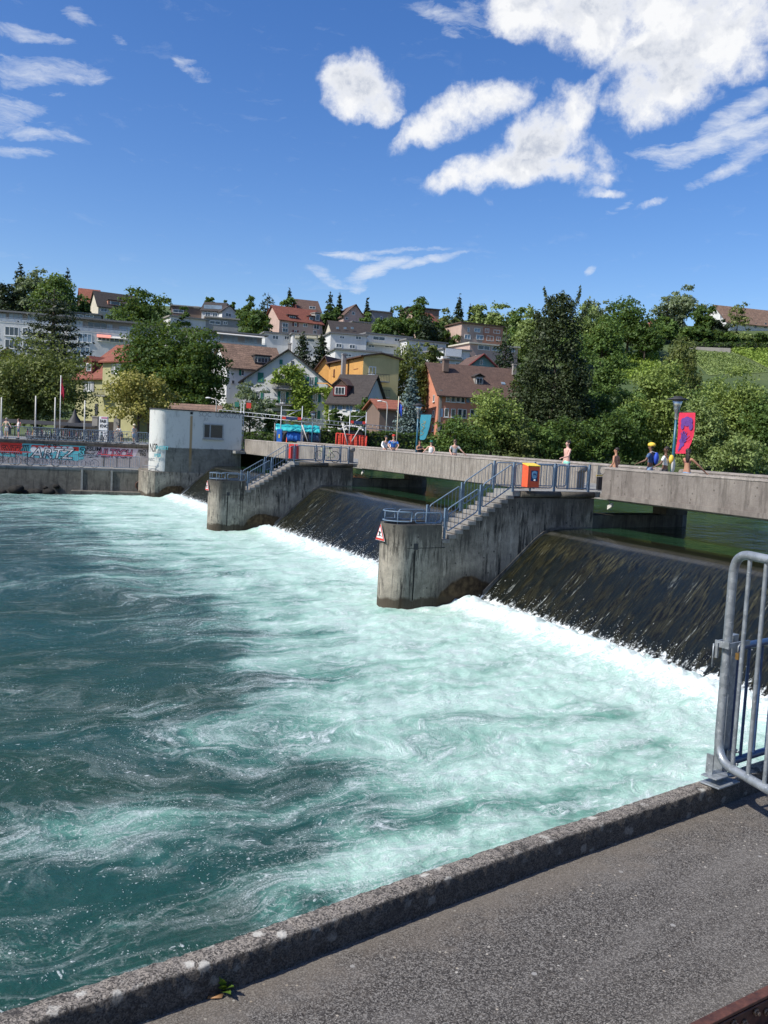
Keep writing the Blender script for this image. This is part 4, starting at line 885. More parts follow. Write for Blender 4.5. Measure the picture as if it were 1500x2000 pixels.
# orange building
H = House('orange_building', 'coral-orange house with long brown tiled roof and rows of wide windows', (857, 128), (1022, 132), 765, 850)
zr = at(856, 711, 133).z
H.walls(10, M['p_coral']); H.roof_x(10, zr-H.ze, M['r_brown'], M['p_coral'], oh=.8, og=.5)
for px, py, w_, n_ in [(875, 776, 9, 0), (885, 777, 9, 0), (895, 777, 9, 0), (904, 778, 8, 0), (924, 778, 9, 0), (937, 779, 13, 0), (950, 780, 10, 0), (999, 781, 10, 0), (872, 806, 9, 0), (885, 807, 9, 0), (898, 807, 9, 0), (907, 808, 8, 0), (922, 808, 9, 0), (938, 809, 12, 0), (1003, 810, 9, 0), (873, 836, 10, 0), (884, 836, 9, 0), (862, 836, 7, 0), (963, 781, 9, 0), (980, 782, 10, 0)]: H.win(px, py, w_, 17, None, mull=n_)
for px, py in ((862, 806), (914, 778), (929, 808)): H.slab(px, py, 6, 16, 'denim', .04, .1, name='shutter')
H.slab(859, 803, 5, 82, 'p_stone', .03, .12, name='quoin')
for py, px in ((778, 848), (808, 847), (836, 846)): H.win(px, py, 8, 13, None, side='L', mull=0)
H.dormer(936, 744, 17, 16, 'p_stone', 'r_dark', 1.6, 2, rise=5, depth=3); H.chimney(871, 702, 726, 11, 'p_brown', 3.5); H.chimney(1005, 712, 732, 7, 'p_stone', 3.5)
for px, py in ((887, 745), (982, 749)):
    x, z, k = H.hit(px, py, 2.2); mb = MB(); mb.box(H.P(x, 2.0, z), (.6, .5, .12), H.ex, (H.ey+Zv*.8).normalized()); H.part(mb, 'skylight', M['glasslight'])
# terraced blocks further up
def block(label, PL, PR, pyt, pyb, wm, wins=(), roof=None, rise=0, cat='house', name='hill_house', kind='x', depth=9, grp='houses stepping up the hillside', extra=None, sh=None, gl='glass', flat='r_flat', apex=.5):
    H = House(name, label, PL, PR, pyt, pyb, cat=cat, group=grp)
    H.walls(depth, M[wm])
    if roof and kind == 'x': H.roof_x(depth, rise, M[roof], M[wm], oh=.4)
    elif roof and kind == 'y': H.roof_y(depth, rise, M[roof], M[wm], oh=.4, apex=apex)
    elif roof and kind == 'h': H.roof_x(depth, rise, M[roof], M[wm], oh=.4, hip=rise)
    else:
        mb = MB(); mb.box(H.P(H.W/2, depth/2, H.ze+.15), (H.W+.7, depth+.8, .3), H.ex, H.ey); H.part(mb, 'roof', M[flat])
    for a in wins: H.win(a[0], a[1], a[2], a[3], a[4] if len(a) > 4 else sh, mull=1 if a[2] > 7 else 0, gl=gl, sill=False)
    return H
block('white middle apartment block with blue windows behind the ochre house', (742, 158), (802, 160), 693, 790, 'p_white', [(752, 713, 10, 9), (752, 736, 6, 9), (750, 759, 8, 9), (772, 713, 12, 9), (772, 736, 12, 9), (772, 759, 12, 9), (788, 713, 8, 9), (788, 737, 8, 9)], cat='apartment block')
block('white terrace house with cream awning beside the twin dark conifers', (518, 188), (575, 190), 650, 690, 'p_white', [(538, 659, 12, 8), (560, 660, 10, 8)])
h = block('low white terrace row with cream awnings behind the twin dark conifers', (572, 186), (652, 188), 652, 720, 'p_gwhite', [(600, 664, 30, 7), (640, 668, 16, 8)])
for px in (585, 608, 630): h.slab(px, 659, 18, 4, 'cream', .5, .8, name='awning')
h = block('white cubic terrace flat below the long dark roof', (646, 180), (716, 182), 651, 700, 'p_white', [(662, 675, 12, 8), (688, 677, 12, 8), (668, 659, 10, 6), (700, 660, 12, 7)])
h = block('white terrace flat with long window strip right of the cubic flat', (716, 184), (803, 188), 652, 700, 'p_gwhite', [(740, 661, 26, 8), (776, 664, 14, 7), (725, 676, 14, 6), (760, 676, 20, 6)]); h.slab(745, 673, 60, 4, 'cream', .5, .8, name='awning')
block('lowest white terrace flat with flat grey roof above the ochre house', (655, 168), (742, 170), 683, 720, 'p_white', [(680, 694, 14, 6), (715, 695, 20, 6)])
block('pale terrace flat with dark windows behind the weeping birch', (795, 184), (872, 188), 664, 720, 'p_gwhite', [(820, 673, 18, 7), (850, 675, 14, 7), (812, 686, 12, 7)])
h = block('white terrace flat wrapped in plastic sheeting above the orange building', (866, 172), (918, 174), 682, 730, 'p_white', [(890, 700, 30, 6)]); h.slab(884, 689, 34, 14, 'white', .4, .1, name='plastic_sheet')
block('pink and glass terrace flat under the salmon house', (918, 176), (1012, 180), 671, 730, 'p_pink', [(945, 679, 26, 9), (970, 682, 22, 8), (1000, 684, 12, 8), (935, 697, 14, 5)], flat='p_cream')
block('low white flat with scaffolding below the sheeted terrace', (874, 164), (930, 166), 703, 735, 'p_gwhite', [(900, 712, 24, 6)])
h = block('salmon two-storey hillside house with brown roof parapet', (902, 205), (983, 209), 631, 675, 'p_pink', [(915, 644, 5, 8), (932, 645, 13, 8), (951, 646, 9, 8), (970, 648, 14, 7), (913, 658, 13, 9), (937, 659, 16, 9), (957, 661, 15, 10), (973, 662, 9, 8)], gl='glasslight', flat='r_brown')
h.walls(9.2, M['p_salmon'], ze=h.ze-.3, x0=h.W*.52, y0=-.06, x1=h.W+.02, name='salmon_wing')
h = block('turquoise gabled house with arched window and red eaves behind the orange roof', (914, 148), (970, 149), 715, 760, 'p_turq', [(940, 708, 6, 10)], roof='r_brown', kind='y', rise=at(940, 692, 148).z-at(914, 715, 148).z)
for sg in (0, 1):
    mb = MB(); za = h.ze+(at(940, 692, 148).z-at(914, 715, 148).z); mb.tube([h.P(-.5 if sg == 0 else h.W+.5, -.56, h.ze-.35), h.P(h.W/2, -.56, za+.05)], .16, 4, smooth=False); h.part(mb, 'red_eave', M['p_maroon'])
h = block('dusty pink apartment house with red roof and dark shutters on the hill', (546, 212), (630, 218), 623, 668, 'p_pink', [(557, 635, 12, 8), (577, 634, 6, 7, 'p_maroon'), (596, 635, 9, 7), (618, 638, 12, 10), (557, 645, 12, 8), (577, 648, 6, 6, 'p_maroon'), (615, 649, 8, 7)], roof='r_red', rise=3.6)
h.dormer(571, 620, 20, 7, 'p_maroon', 'r_dark', .8, 3, 'flat'); h.dormer(608, 622, 11, 8, 'p_maroon', 'r_dark', .8, 1, 'flat'); h.dormer(620, 620, 11, 16, 'p_stone', 'p_stone', .6, 1, 'flat')
block('dark red-roofed house behind the dusty pink apartment house', (584, 236), (626, 238), 606, 640, 'p_maroon', [(610, 601, 12, 5)], roof='r_brown', rise=3.4)
block('brown-gabled house with a small attic window on the ridge', (671, 232), (712, 234), 617, 640, 'p_pink', [(677, 622, 6, 5), (690, 612, 6, 6)], roof='r_brown', kind='y', rise=at(694, 594, 232).z-at(671, 617, 232).z, apex=.55)
h = block('long low house with dark tiled roof and skylights', (650, 208), (758, 212), 650, 668, 'p_cream', roof='r_dark', rise=3.2)
for px in (661, 676, 690): h.slab(px, 640, 5, 4, 'glasslight', -.9, .2, name='skylight')
block('grey concrete terrace house right of the brown gable', (690, 222), (735, 224), 629, 650, 'p_gwhite', [(702, 633, 8, 5), (716, 634, 10, 5)])
block('grey-brown box house among the ridge trees', (726, 240), (765, 242), 608, 640, 'p_grey', [(745, 622, 4, 8)])
block('brown box apartment house behind the tall dark spruces', (797, 236), (858, 238), 601, 650, 'p_brown', [(820, 612, 14, 5)], flat='r_dark')
block('house with bright red tiled roof slope beside the ridge spruces', (822, 222), (862, 226), 633, 655, 'p_pink', roof='r_red', rise=3.6)
h = block('white gabled house with solar roof panels on the hill', (434, 224), (462, 226), 607, 632, 'p_white', [(446, 615, 12, 7)], roof='r_dark', kind='y', rise=at(445, 596, 224).z-at(434, 607, 224).z)
h = block('dark-roofed house fitted with solar panels beside the white gable', (394, 226), (435, 226), 606, 632, 'p_gwhite', [(406, 614, 10, 8), (420, 615, 10, 8)], roof='r_dark', rise=2.6); h.slab(415, 599, 34, 7, 'glasslight', -.6, .1, name='solar_panel')
block('grey box terrace with blue windows under the white gabled house', (402, 208), (466, 210), 620, 660, 'p_grey', [(420, 630, 20, 7, None), (440, 631, 8, 6)], flat='p_stone')
block('pale grey stepped terrace left of the grey box', (333, 204), (402, 208), 618, 660, 'p_gwhite', [(352, 626, 26, 4), (372, 640, 20, 5)], flat='p_stone')
block('white and brown box flats high on the left hill', (335, 226), (396, 228), 597, 630, 'p_brown', [(348, 608, 20, 6), (384, 600, 10, 4)], flat='p_stone')
h = block('dark brown-roofed row house with red dormer above the left flats', (192, 232), (275, 238), 597, 640, 'p_cream', [(203, 605, 12, 7), (225, 606, 12, 6)], roof='r_dark', rise=4.2); h.dormer(225, 592, 26, 8, 'p_salmon', 'r_dark', .4, 1, 'flat')
block('orange-red roofed row house at the top left of the hill', (158, 238), (196, 240), 589, 630, 'p_brown', [(180, 600, 6, 7)], roof='r_orange', rise=4)
block('small grey flat with roof terrace behind the salmon awnings', (138, 200), (198, 202), 611, 650, 'p_grey', [(155, 617, 14, 5), (175, 617, 14, 5)])
# hall on the right-hand hill
h = House('church_hall', 'large white hall with brown tiled roof on the vineyard hill', (1402, 262), (1425, 258), 628, 660, cat='hall')
h2 = h
H = h; H.walls(40, M['p_white'], x0=0, x1=H.W)
h = House('church_hall', 'x', (1420, 255), (1560, 262), 627, 660, cat='hall'); bpy.data.objects.remove(h2.root.children[0]); bpy.data.objects.remove(h2.root)
tag(h.root, 'large white hall with brown tiled roof and gable on the vineyard hill')
h.walls(12, M['p_white']); h.roof_x(12, at(1420, 598, 261).z-h.ze, M['r_mottled'], M['p_white'], oh=.7, og=.6)
for px in (1476, 1495, 1515): h.win(px, 636, 4, 9, None, mull=0, fr='grey', sill=False)
h.win(1409, 619, 7, 8, None, side='L', mull=1)
h = block('tiny white hut with orange roof among the hilltop trees', (1270, 250), (1288, 250), 640, 655, 'p_white', roof='r_orange', kind='y', rise=2.2, name='hut', cat='hut', grp=None)
h = block('low brick-roofed shed behind the creeping hedge', (742, 100), (790, 101), 798, 830, 'p_brown', roof='r_orange', rise=1.0, name='shed', cat='shed', grp=None, depth=5)
h = block('low tiled kiosk roof showing over the pump house', (334, 92), (424, 92.5), 804, 860, 'p_brown', roof='r_mottled', rise=.8, name='kiosk', cat='kiosk', grp=None, depth=5)
# ------------------------------------------------------------------ vineyard, hedges and walls on the right hill
def ground_px(px, py, lo=100, hi=420):
    D = ray(px, py)
    for i in range(int((hi-lo)*2)):
        Y_ = lo+i*.5; p = EYE+D*(Y_/D.y)
        if p.z <= T(p.x, p.y): return Vector((p.x, p.y, T(p.x, p.y)))
    p = EYE+D*(hi/D.y); return Vector((p.x, p.y, T(p.x, p.y)))
# ------------------------------------------------------------------ leaves
def leaves(name, P, size, m_, parent, nrm=None, asp=1.5, seed=0, flat=0.0, curl=True):
    """P (n,3) leaf centres -> one mesh of small folded leaf sprays"""
    rs = np.random.RandomState(seed); n = len(P); P = np.asarray(P)
    a = rs.randn(n, 3); a[:, 2] *= (1-flat)
    if nrm is not None: a = a*.75+nrm*1.0
    a /= np.linalg.norm(a, axis=1)[:, None]+1e-9
    t = rs.randn(n, 3); t -= a*(t*a).sum(1)[:, None]; t /= np.linalg.norm(t, axis=1)[:, None]+1e-9; b = np.cross(a, t)
    sz = size*rs.uniform(.6, 1.35, n)[:, None]
    v = np.stack([P-t*sz*asp/2, P+b*sz*.42-a*sz*.12, P+t*sz*asp/2, P-b*sz*.42-a*sz*.12], 1).reshape(-1, 3)
    off = WL.get(parent.name, Vector((0, 0, 0))) if parent else Vector((0, 0, 0)); v = v-np.array(off)
    i = np.arange(n)*4; f = np.stack([np.stack([i, i+1, i+2], 1), np.stack([i, i+2, i+3], 1)], 1).reshape(-1, 3)
    val = np.repeat(np.clip(rs.normal(.5, .28, n), 0, 1), 2)
    return mesh_np(name, v, f, m_, parent, smooth=False, attr={'v': ('FACE', val)})
def limbs(mb, base, top, r, rs, n=6, spread=1.0, H_=1.0):
    pts = [base+(top-base)*t+Vector((rs.normal(0, .02), rs.normal(0, .02), 0))*H_*t for t in (0, .3, .6, .85, 1)]
    mb.tube(pts, [r, r*.8, r*.55, r*.3, r*.12], 7)
    for i in range(n):
        t = rs.uniform(.3, .85); p = base.lerp(top, t); an = rs.uniform(0, 6.28); l = spread*(1-t*.5)*rs.uniform(.6, 1)
        q = p+Vector((math.cos(an)*l, math.sin(an)*l, l*.7)); mb.tube([p, p.lerp(q, .5)+Vector((0, 0, -.05*l)), q], [r*.4*(1-t*.5), r*.25, r*.06], 5)
TREES = 0
def tree(kind, px, pyt, wpx, Y, leaf, label, name='tree', pyb=None, dens=1.0, squash=1.0, grp=None, low=0.04, sz=None, cat='tree', lean=0):
    global TREES; TREES += 1; rs = np.random.RandomState(1000+TREES)
    top = at(px, pyt, Y); X = top.x
    zb = at(px, pyb, Y).z if pyb else T(X, Y)
    Hh = max(1.0, top.z-zb); k = Y/FPX; W = wpx*k; R = W/2
    root = empty(name, (X, Y, zb), label, cat, grp)
    base = Vector((X, Y, zb-.3)); R *= 1.2 if kind == 'spruce' else 1.0; sz = sz or max(.16, 5.2*k)
    area = wpx*Hh/k
    pts = []; nr = []
    if kind in ('round', 'tall', 'bush', 'loose', 'cone'):
        n = int(np.clip(area/2.3*dens, 2500*min(1, dens), 30000)); c0 = zb+Hh*(low+(1-low)*.47); rz = Hh*(1-low)*.50
        R *= 1.12; K = int(np.clip(area/150, 34, 150))*(2 if kind == 'cone' else 1); cen = []; crs = []
        for i in range(K):
            for _t in range(30):
                d_ = rs.randn(3); d_ /= np.linalg.norm(d_); f = rs.uniform(.3, .86) if i > K*.12 else rs.uniform(0, .3)
                zz = d_[2]*f; prof = math.sqrt(max(0, 1-zz*zz)); 
                if kind == 'tall': wx = 1-.35*zz
                elif kind == 'cone': wx = (1.0/max(.5, prof))*(1.0 if zz < -.1 else 1-.80*(zz+.1)) if zz < .8 else .25
                else: wx = 1-.18*zz
                c = np.array([X+d_[0]*R*f*wx, Y+d_[1]*R*f*wx, c0+zz*rz]); break
            if kind == 'cone':
                tz = rs.rand()**1.35*.97; rp = R*(1-tz)**.62*min(1, .72+tz*1.4); an = rs.uniform(0, 6.28); f = rs.uniform(.45, .95)
                cen.append(np.array([X+math.cos(an)*rp*f, Y+math.sin(an)*rp*f, zb+Hh*(.03+.95*tz)])); crs.append(R*(.10+.17*(1-tz))*rs.uniform(.7, 1.3)); continue
            cen.append(c); crs.append(min(R, rz)*rs.uniform(.20, .38)*(1 if kind != 'loose' else .8)*(1-(.25 if kind != 'cone' else .0)*max(0, zz)))
        wts = np.array(crs)**1.7; wts /= wts.sum(); pick = rs.choice(K, n, p=wts)
        d_ = rs.randn(n, 3); d_ /= np.linalg.norm(d_, axis=1)[:, None]; d_[:, 2] = np.where(d_[:, 2] < -.35, -d_[:, 2]*.6, d_[:, 2])
        lump = 1+.22*np.sin(d_[:, 0]*5+pick)*np.sin(d_[:, 1]*5+pick*2)+.10*rs.randn(n)
        rr = np.array(crs)[pick]*np.where(rs.rand(n) < .72, rs.uniform(.82, 1.05, n), rs.uniform(.3, .9, n))*lump
        P = np.array(cen)[pick]+d_*rr[:, None]*(np.array([1.1, 1.1, .85]) if kind != 'cone' else np.array([.85, .85, 1.35]))
        P[:, 2] = np.maximum(P[:, 2], zb+.1)
        nr = d_*np.array([1, 1, 1.0])+np.array([0, 0, .35]); flat = 0
        # a few bare twigs of leaves breaking the outline
        m2 = int(n*.0); dd = rs.randn(m2, 3); dd /= np.linalg.norm(dd, axis=1)[:, None]
        P2 = np.stack([X+dd[:, 0]*R*1.02*(1-.2*dd[:, 2]), Y+dd[:, 1]*R*1.02*(1-.2*dd[:, 2]), c0+np.abs(dd[:, 2])*rz*1.0], 1); ok_ = rs.rand(m2) < .6
        P = np.concatenate([P, P2[ok_]]); nr = np.concatenate([nr, dd[ok_]])
        q1, q0 = np.percentile(P[:, 2], 99.6), P[:, 2].min(); P[:, 2] = q0+(P[:, 2]-q0)*(top.z-q0)/(q1-q0)
        for ax_, c_ in ((0, X), (1, Y)): hw = np.percentile(np.abs(P[:, ax_]-c_), 98.7); P[:, ax_] = c_+(P[:, ax_]-c_)*(W/2)/hw
        leaves('crown', P, sz*.82, LF[leaf], root, nr, 1.35, TREES, 0)
        mb = MB(); limbs(mb, base, Vector((X, Y, zb+Hh*.75)), max(.12, W*.03), rs, 7, R*.75, Hh); mb.build('trunk', M['bark'], root)
    elif kind in ('spruce', 'cedar', 'yew'):
        n = int(np.clip(area/3.4*dens, 1200, 26000)); tiers = int(np.clip(Hh/(.75 if kind == 'spruce' else 1.3), 7, 26)); nb = 9 if kind != 'yew' else 13
        lo_ = .04 if kind != 'cedar' else .08
        tt = 1-np.sqrt(rs.rand(n)*(1-.0)); tt = tt*(1-lo_)+lo_
        ti = (np.floor(tt*tiers)+.5*0)/tiers; ph = (ti*tiers*2.4)
        br = rs.randint(0, nb, n); an = ph+br*2*np.pi/nb+rs.normal(0, .2 if kind != 'yew' else .25, n)
        lenv = (np.sin(br*3.7+ti*23.0)*.5+.5)*.42+.72
        shp = {'spruce': np.clip(1-ti, 0, 1)**.85, 'cedar': np.clip(1.03-ti, 0, 1)**.55*(.55+.45*np.clip(ti/.25, 0, 1)), 'yew': np.minimum(1, np.clip(1-ti, 0, 1)**.5*1.12)*(.75+.25*np.clip(ti/.2, 0, 1))}[kind]
        RR = R*shp*lenv; fr = np.sqrt(rs.rand(n)) if kind != 'yew' else rs.rand(n)**.4
        r = RR*fr; droop = {'spruce': .28, 'cedar': .02, 'yew': .35}[kind]; spread = .11*RR*fr+.04
        x = X+np.cos(an)*r+rs.randn(n)*spread; y = Y+np.sin(an)*r+rs.randn(n)*spread
        z = zb+Hh*(ti+.02)-droop*r+(r*r/np.maximum(R, .1))*.18+rs.randn(n)*Hh/tiers*((.22 if kind == 'spruce' else .13) if kind != 'yew' else .3)-rs.rand(n)*Hh/tiers*.3
        P = np.stack([x, y, np.maximum(z, zb+.2)], 1); nr = np.stack([np.cos(an)*.4, np.sin(an)*.4, np.ones(n)*1.0], 1)
        leaves('crown', P, sz*.72, LF[leaf], root, nr, 1.9, TREES, 0)
        mb = MB(); mb.tube([base, Vector((X, Y, zb+Hh*.5)), Vector((X, Y, zb+Hh*.99))], [max(.12, W*.045), W*.025+.04, .02], 7)
        for i in range(0, tiers, 1):
            t = (i+.5)/tiers
            for b in range(3): a_ = i*2.4+b*2.1; q = R*max(.05, 1-t)*.8; mb.tube([Vector((X, Y, zb+Hh*t)), Vector((X+math.cos(a_)*q, Y+math.sin(a_)*q, zb+Hh*t-droop*q))], [.07, .02], 4)
        mb.build('trunk', M['bark'], root)
    elif kind == 'weep':
        K = 170; n = int(np.clip(area/3.6*dens, 2000, 20000)); P = []; per = n//K
        for i in range(K):
            an = rs.uniform(0, 6.28); f = math.sqrt(rs.rand()); zt = zb+Hh*(.35+.62*math.sqrt(max(0, 1-f*f))*rs.uniform(.6, 1)); cx = X+math.cos(an)*R*f*.95; cy = Y+math.sin(an)*R*f*.95
            ln = Hh*rs.uniform(.12, .42)
            t = rs.rand(per); P.append(np.stack([cx+rs.randn(per)*.16*R*.4+math.cos(an)*t*R*.12, cy+rs.randn(per)*.16*R*.4, zt-t*ln], 1))
        P = np.concatenate(P); leaves('crown', P, sz*.66, LF[leaf], root, None, 2.0, TREES, 0)
        mb = MB(); limbs(mb, base, Vector((X, Y, zb+Hh*.9)), max(.12, W*.025), rs, 12, R*.8, Hh); mb.build('trunk', M['bark'], root)
    return root
t = tree
# ridge and hill, left
t('spruce', 40, 513, 72, 214, 'dark', 'tall dark spruce on the far left skyline', 'spruce_tree')
t('round', 12, 552, 70, 200, 'dark', 'dark round evergreen at the far left edge of the hill')
t('loose', 75, 527, 78, 204, 'grey', 'feathery grey-green tree beside the tall left skyline spruce')
t('spruce', 132, 521, 56, 214, 'dark', 'pointed dark spruce right of the feathery skyline tree', 'spruce_tree')
t('round', 112, 540, 96, 200, 'mid', 'broad mid-green tree below the pointed spruces of the left skyline')
t('round', 163, 580, 40, 206, 'chestnut', 'small dark tree left of the orange-red roof')
t('loose', 283, 566, 100, 212, 'chestnut', 'large dark tree rising behind the white flats and chestnut', dens=1.1)
t('bush', 225, 607, 70, 206, 'mid', 'low leafy shrub line below the dark brown row house', 'shrub', cat='shrub')
t('round', 357, 600, 30, 206, 'chestnut', 'small dark tree among the stepped grey terraces')
t('round', 412, 582, 22, 246, 'chestnut', 'tiny round tree on the ridge above the solar roof')
t('round', 441, 588, 14, 246, 'chestnut', 'tiniest ridge tree above the white hill gable')
t('round', 452, 592, 16, 247, 'mid', 'tiny pale ridge tree right of the white hill gable')
t('tall', 482, 580, 42, 216, 'chestnut', 'narrow dark tree right of the white hill gable')
t('yew', 524, 569, 58, 222, 'dark', 'dense dark pine left of the dusty pink house', 'pine_tree')
t('spruce', 566, 560, 26, 240, 'dark', 'slim spruce tip above the dusty pink house', 'spruce_tree')
t('round', 565, 583, 42, 236, 'mid', 'round green tree under the slim spruce tip')
t('spruce', 646, 567, 34, 236, 'dark', 'left one of the paired tall spruces on the ridge', 'spruce_tree', dens=1.3)
t('spruce', 664, 568, 28, 238, 'dark', 'right one of the paired tall spruces on the ridge', 'spruce_tree', dens=1.3)
t('round', 645, 600, 46, 224, 'chestnut', 'broad dark tree at the foot of the paired ridge spruces')
t('spruce', 718, 580, 24, 240, 'dark', 'spruce just right of the brown-gabled house', 'spruce_tree')
t('bush', 712, 612, 34, 228, 'mid', 'leafy shrub beside the brown-gabled house', 'shrub', cat='shrub')
t('spruce', 765, 597, 14, 244, 'dark', 'small lone spruce tip behind the grey-brown box house', 'spruce_tree')
t('tall', 818, 582, 60, 216, 'chestnut', 'tall dark ragged tree in front of the brown box apartments')
t('round', 786, 600, 66, 210, 'chestnut', 'wide dark tree left of the brown box apartments')
t('round', 836, 620, 60, 206, 'dark', 'dark tree mass in front of the bright red roof')
t('spruce', 898, 572, 32, 240, 'dark', 'tallest spruce on the skyline above the salmon house', 'spruce_tree', dens=1.3)
t('spruce', 919, 591, 12, 240, 'dark', 'thin cypress beside the skyline spruce', 'spruce_tree')
t('loose', 886, 606, 66, 222, 'olive', 'olive-green tree left of the salmon house')
t('round', 940, 598, 54, 240, 'light', 'light-green round tree above the salmon house roof')
t('round', 978, 594, 58, 236, 'light', 'light-green tree right of the salmon house on the ridge')
t('round', 1014, 604, 50, 232, 'mid', 'mid-green ridge tree left of the huge dark yew')
t('bush', 880, 650, 60, 208, 'chestnut', 'dark shrub below the red roof', 'shrub', cat='shrub')
t('yew', 990, 640, 60, 168, 'dark', 'dark conifer at the right end of the pink terrace flat', 'conifer')
t('round', 1040, 602, 74, 190, 'light', 'pale green tree peeping over the left shoulder of the huge yew')
# right hill
t('round', 1150, 598, 96, 196, 'light', 'light-green tree behind the right shoulder of the huge yew')
t('loose', 1172, 586, 70, 214, 'grey', 'hazy grey-green treetop on the skyline right of the huge yew')
t('round', 1232, 582, 108, 206, 'chestnut', 'large dark-green oak-like tree at the top of the vineyard')
t('round', 1180, 620, 90, 192, 'mid', 'mid-green tree left of the dark tree above the vineyard')
t('loose', 1330, 562, 92, 240, 'grey', 'tall silvery tree with bare trunk on the right skyline')
t('yew', 1305, 580, 56, 236, 'dark', 'dark pine behind the silvery skyline tree', 'pine_tree')
t('tall', 1380, 598, 56, 232, 'chestnut', 'dark pointed tree right of the silvery skyline tree')
t('round', 1407, 625, 34, 230, 'dark', 'dark ball-shaped tree in front of the hall gable')
t('loose', 1444, 590, 46, 228, 'olive', 'thin open-crowned tree in front of the hall roof', dens=.22)
for i, (px, pt, w_) in enumerate([(1345, 640, 44), (1372, 638, 40), (1400, 645, 40), (1428, 650, 40), (1457, 652, 46), (1488, 652, 50), (1300, 640, 40), (1522, 640, 50)]):
    t('bush', px, pt, w_, 224, ('mid', 'chestnut', 'hedge', 'mid', 'light', 'chestnut', 'mid', 'mid')[i], ['green bush below the silvery skyline tree', 'dark bush left of the round hall tree', 'hedge-green bush below the round hall tree', 'mid-green bush below the thin open-crowned tree', 'pale bush below the white hall wall', 'dark bush under the hall windows', 'green bush beside the tiny hut', 'bush at the right picture edge below the hall'][i], 'bush', cat='bush', grp='bushes along the top of the vineyard')
t('round', 1192, 692, 70, 142, 'mid', 'rounded dark-leaved tree right of the huge yew', pyb=830)
for i, (px, pt, w_, Y_, lf, lb) in enumerate([(1262, 640, 70, 200, 'chestnut', 'dark tree below the tiny hut'), (1120, 650, 90, 180, 'mid', 'mid-green tree close behind the right flank of the huge yew'), (1150, 720, 80, 150, 'chestnut', 'dark leafy tree between the huge yew and the rounded tree'), (1232, 760, 80, 128, 'mid', 'green tree left of the light-green tree behind the banner'), (1160, 770, 90, 126, 'chestnut', 'shady tree below the rounded dark-leaved tree'), (1395, 740, 90, 118, 'mid', 'mid-green tree behind the pale tree right of the banner'), (1300, 620, 50, 228, 'mid', 'green tree right of the tiny hut'), (1040, 700, 70, 134, 'chestnut', 'dark tree hugging the left flank of the huge yew'), (742, 625, 50, 206, 'mid', 'green tree at the end of the long dark roof'), (858, 630, 40, 210, 'chestnut', 'dark tree right of the bright red roof'), (1005, 650, 44, 196, 'mid', 'green tree right of the salmon house'), (500, 605, 60, 204, 'chestnut', 'dark trees strip below the dense dark pine')]):
    t('round', px, pt, w_, Y_, lf, lb)
# middle distance by the houses
t('cedar', 106, 560, 150, 142, 'cedar', 'broad flat-tiered cedar in front of the left apartment block', 'cedar_tree', pyb=760, dens=1.0)
t('bush', 18, 682, 62, 128, 'purple', 'dark purple-leaved shrub behind the broad olive tree', 'shrub', pyb=760, cat='shrub')
t('round', 72, 664, 196, 98, 'olive', 'broad olive-green tree behind the bicycle racks', pyb=850, low=.05, dens=1.25)
t('round', 20, 720, 120, 96, 'olive', 'second olive-green tree at the far left edge behind the racks', pyb=850, low=.05)
t('round', 298, 628, 120, 108, 'chestnut', 'big chestnut tree behind the pump house, left crown', pyb=850, low=.08, dens=1.3)
t('tall', 350, 636, 110, 106, 'chestnut', 'big chestnut tree behind the pump house, middle crown', pyb=850, low=.06, dens=1.3)
t('tall', 402, 648, 92, 104, 'chestnut', 'big chestnut tree behind the pump house, right crown', pyb=850, low=.06, dens=1.3)
t('round', 272, 728, 124, 86, 'yellow', 'yellow-green tree left of the pump house', pyb=860, low=.16, dens=1.2)
t('spruce', 592, 642, 58, 150, 'dark', 'left one of the twin dark conifers behind the gable house', 'conifer', pyb=760, dens=1.3)
t('spruce', 630, 643, 56, 152, 'dark', 'right one of the twin dark conifers behind the gable house', 'conifer', pyb=760, dens=1.3)
t('weep', 800, 655, 92, 134, 'olive', 'weeping birch between the white block and the orange building', 'birch_tree', pyb=850, dens=1.2)
t('loose', 850, 672, 50, 160, 'olive', 'thin olive tree behind the orange building chimney', pyb=760)
t('spruce', 806, 714, 66, 88, 'blue', 'silvery blue spruce beside the teal banner', 'spruce_tree', pyb=880, dens=1.5)
t('loose', 490, 748, 76, 88, 'grey', 'small grey-green tree right of the pump house', pyb=870, dens=.9)
t('loose', 528, 782, 52, 90, 'mid', 'small leafy tree in front of the gable house', pyb=870)
t('round', 452, 790, 50, 86, 'olive', 'low olive tree just behind the pump house corner', pyb=870)
t('tall', 761, 786, 24, 108, 'hedge', 'slim clipped cypress beside the flagpole', 'cypress', pyb=850, dens=1.5)
t('tall', 655, 800, 26, 106, 'hedge', 'dark clipped bush in front of the small blue-shuttered house', 'bush', pyb=850, cat='bush', dens=1.5)
t('bush', 692, 806, 40, 106, 'hedge', 'round dark hedge ball below the blue shutters', 'bush', pyb=850, cat='bush')
t('bush', 725, 780, 56, 112, 'chestnut', 'ivy-dark bush beneath the ochre house balconies', 'bush', pyb=850, cat='bush')
YW = t('cone', 1090, 580, 152, 122, 'yew', 'huge dark yew-like conifer right of the orange building', 'conifer', pyb=870, dens=1.5)
P = []; rs = np.random.RandomState(3)
for x0, y0, x1, y1, w_ in [(1082, 640, 1062, 564, 5), (1100, 650, 1096, 580, 7), (1110, 640, 1134, 566, 5), (1120, 650, 1152, 590, 6), (1080, 640, 1078, 590, 10), (1112, 630, 1118, 590, 10), (1060, 650, 1048, 610, 7)]:
    for i in range(260): t_ = rs.rand()**.8; p = at(x0+(x1-x0)*t_+rs.randn()*w_*(1.15-t_), y0+(y1-y0)*t_+rs.randn()*4, 122+rs.randn()*1.0); P.append(tuple(p))
leaves('top_sprays', P, .21, LF['yew'], YW, None, 1.9, 77)
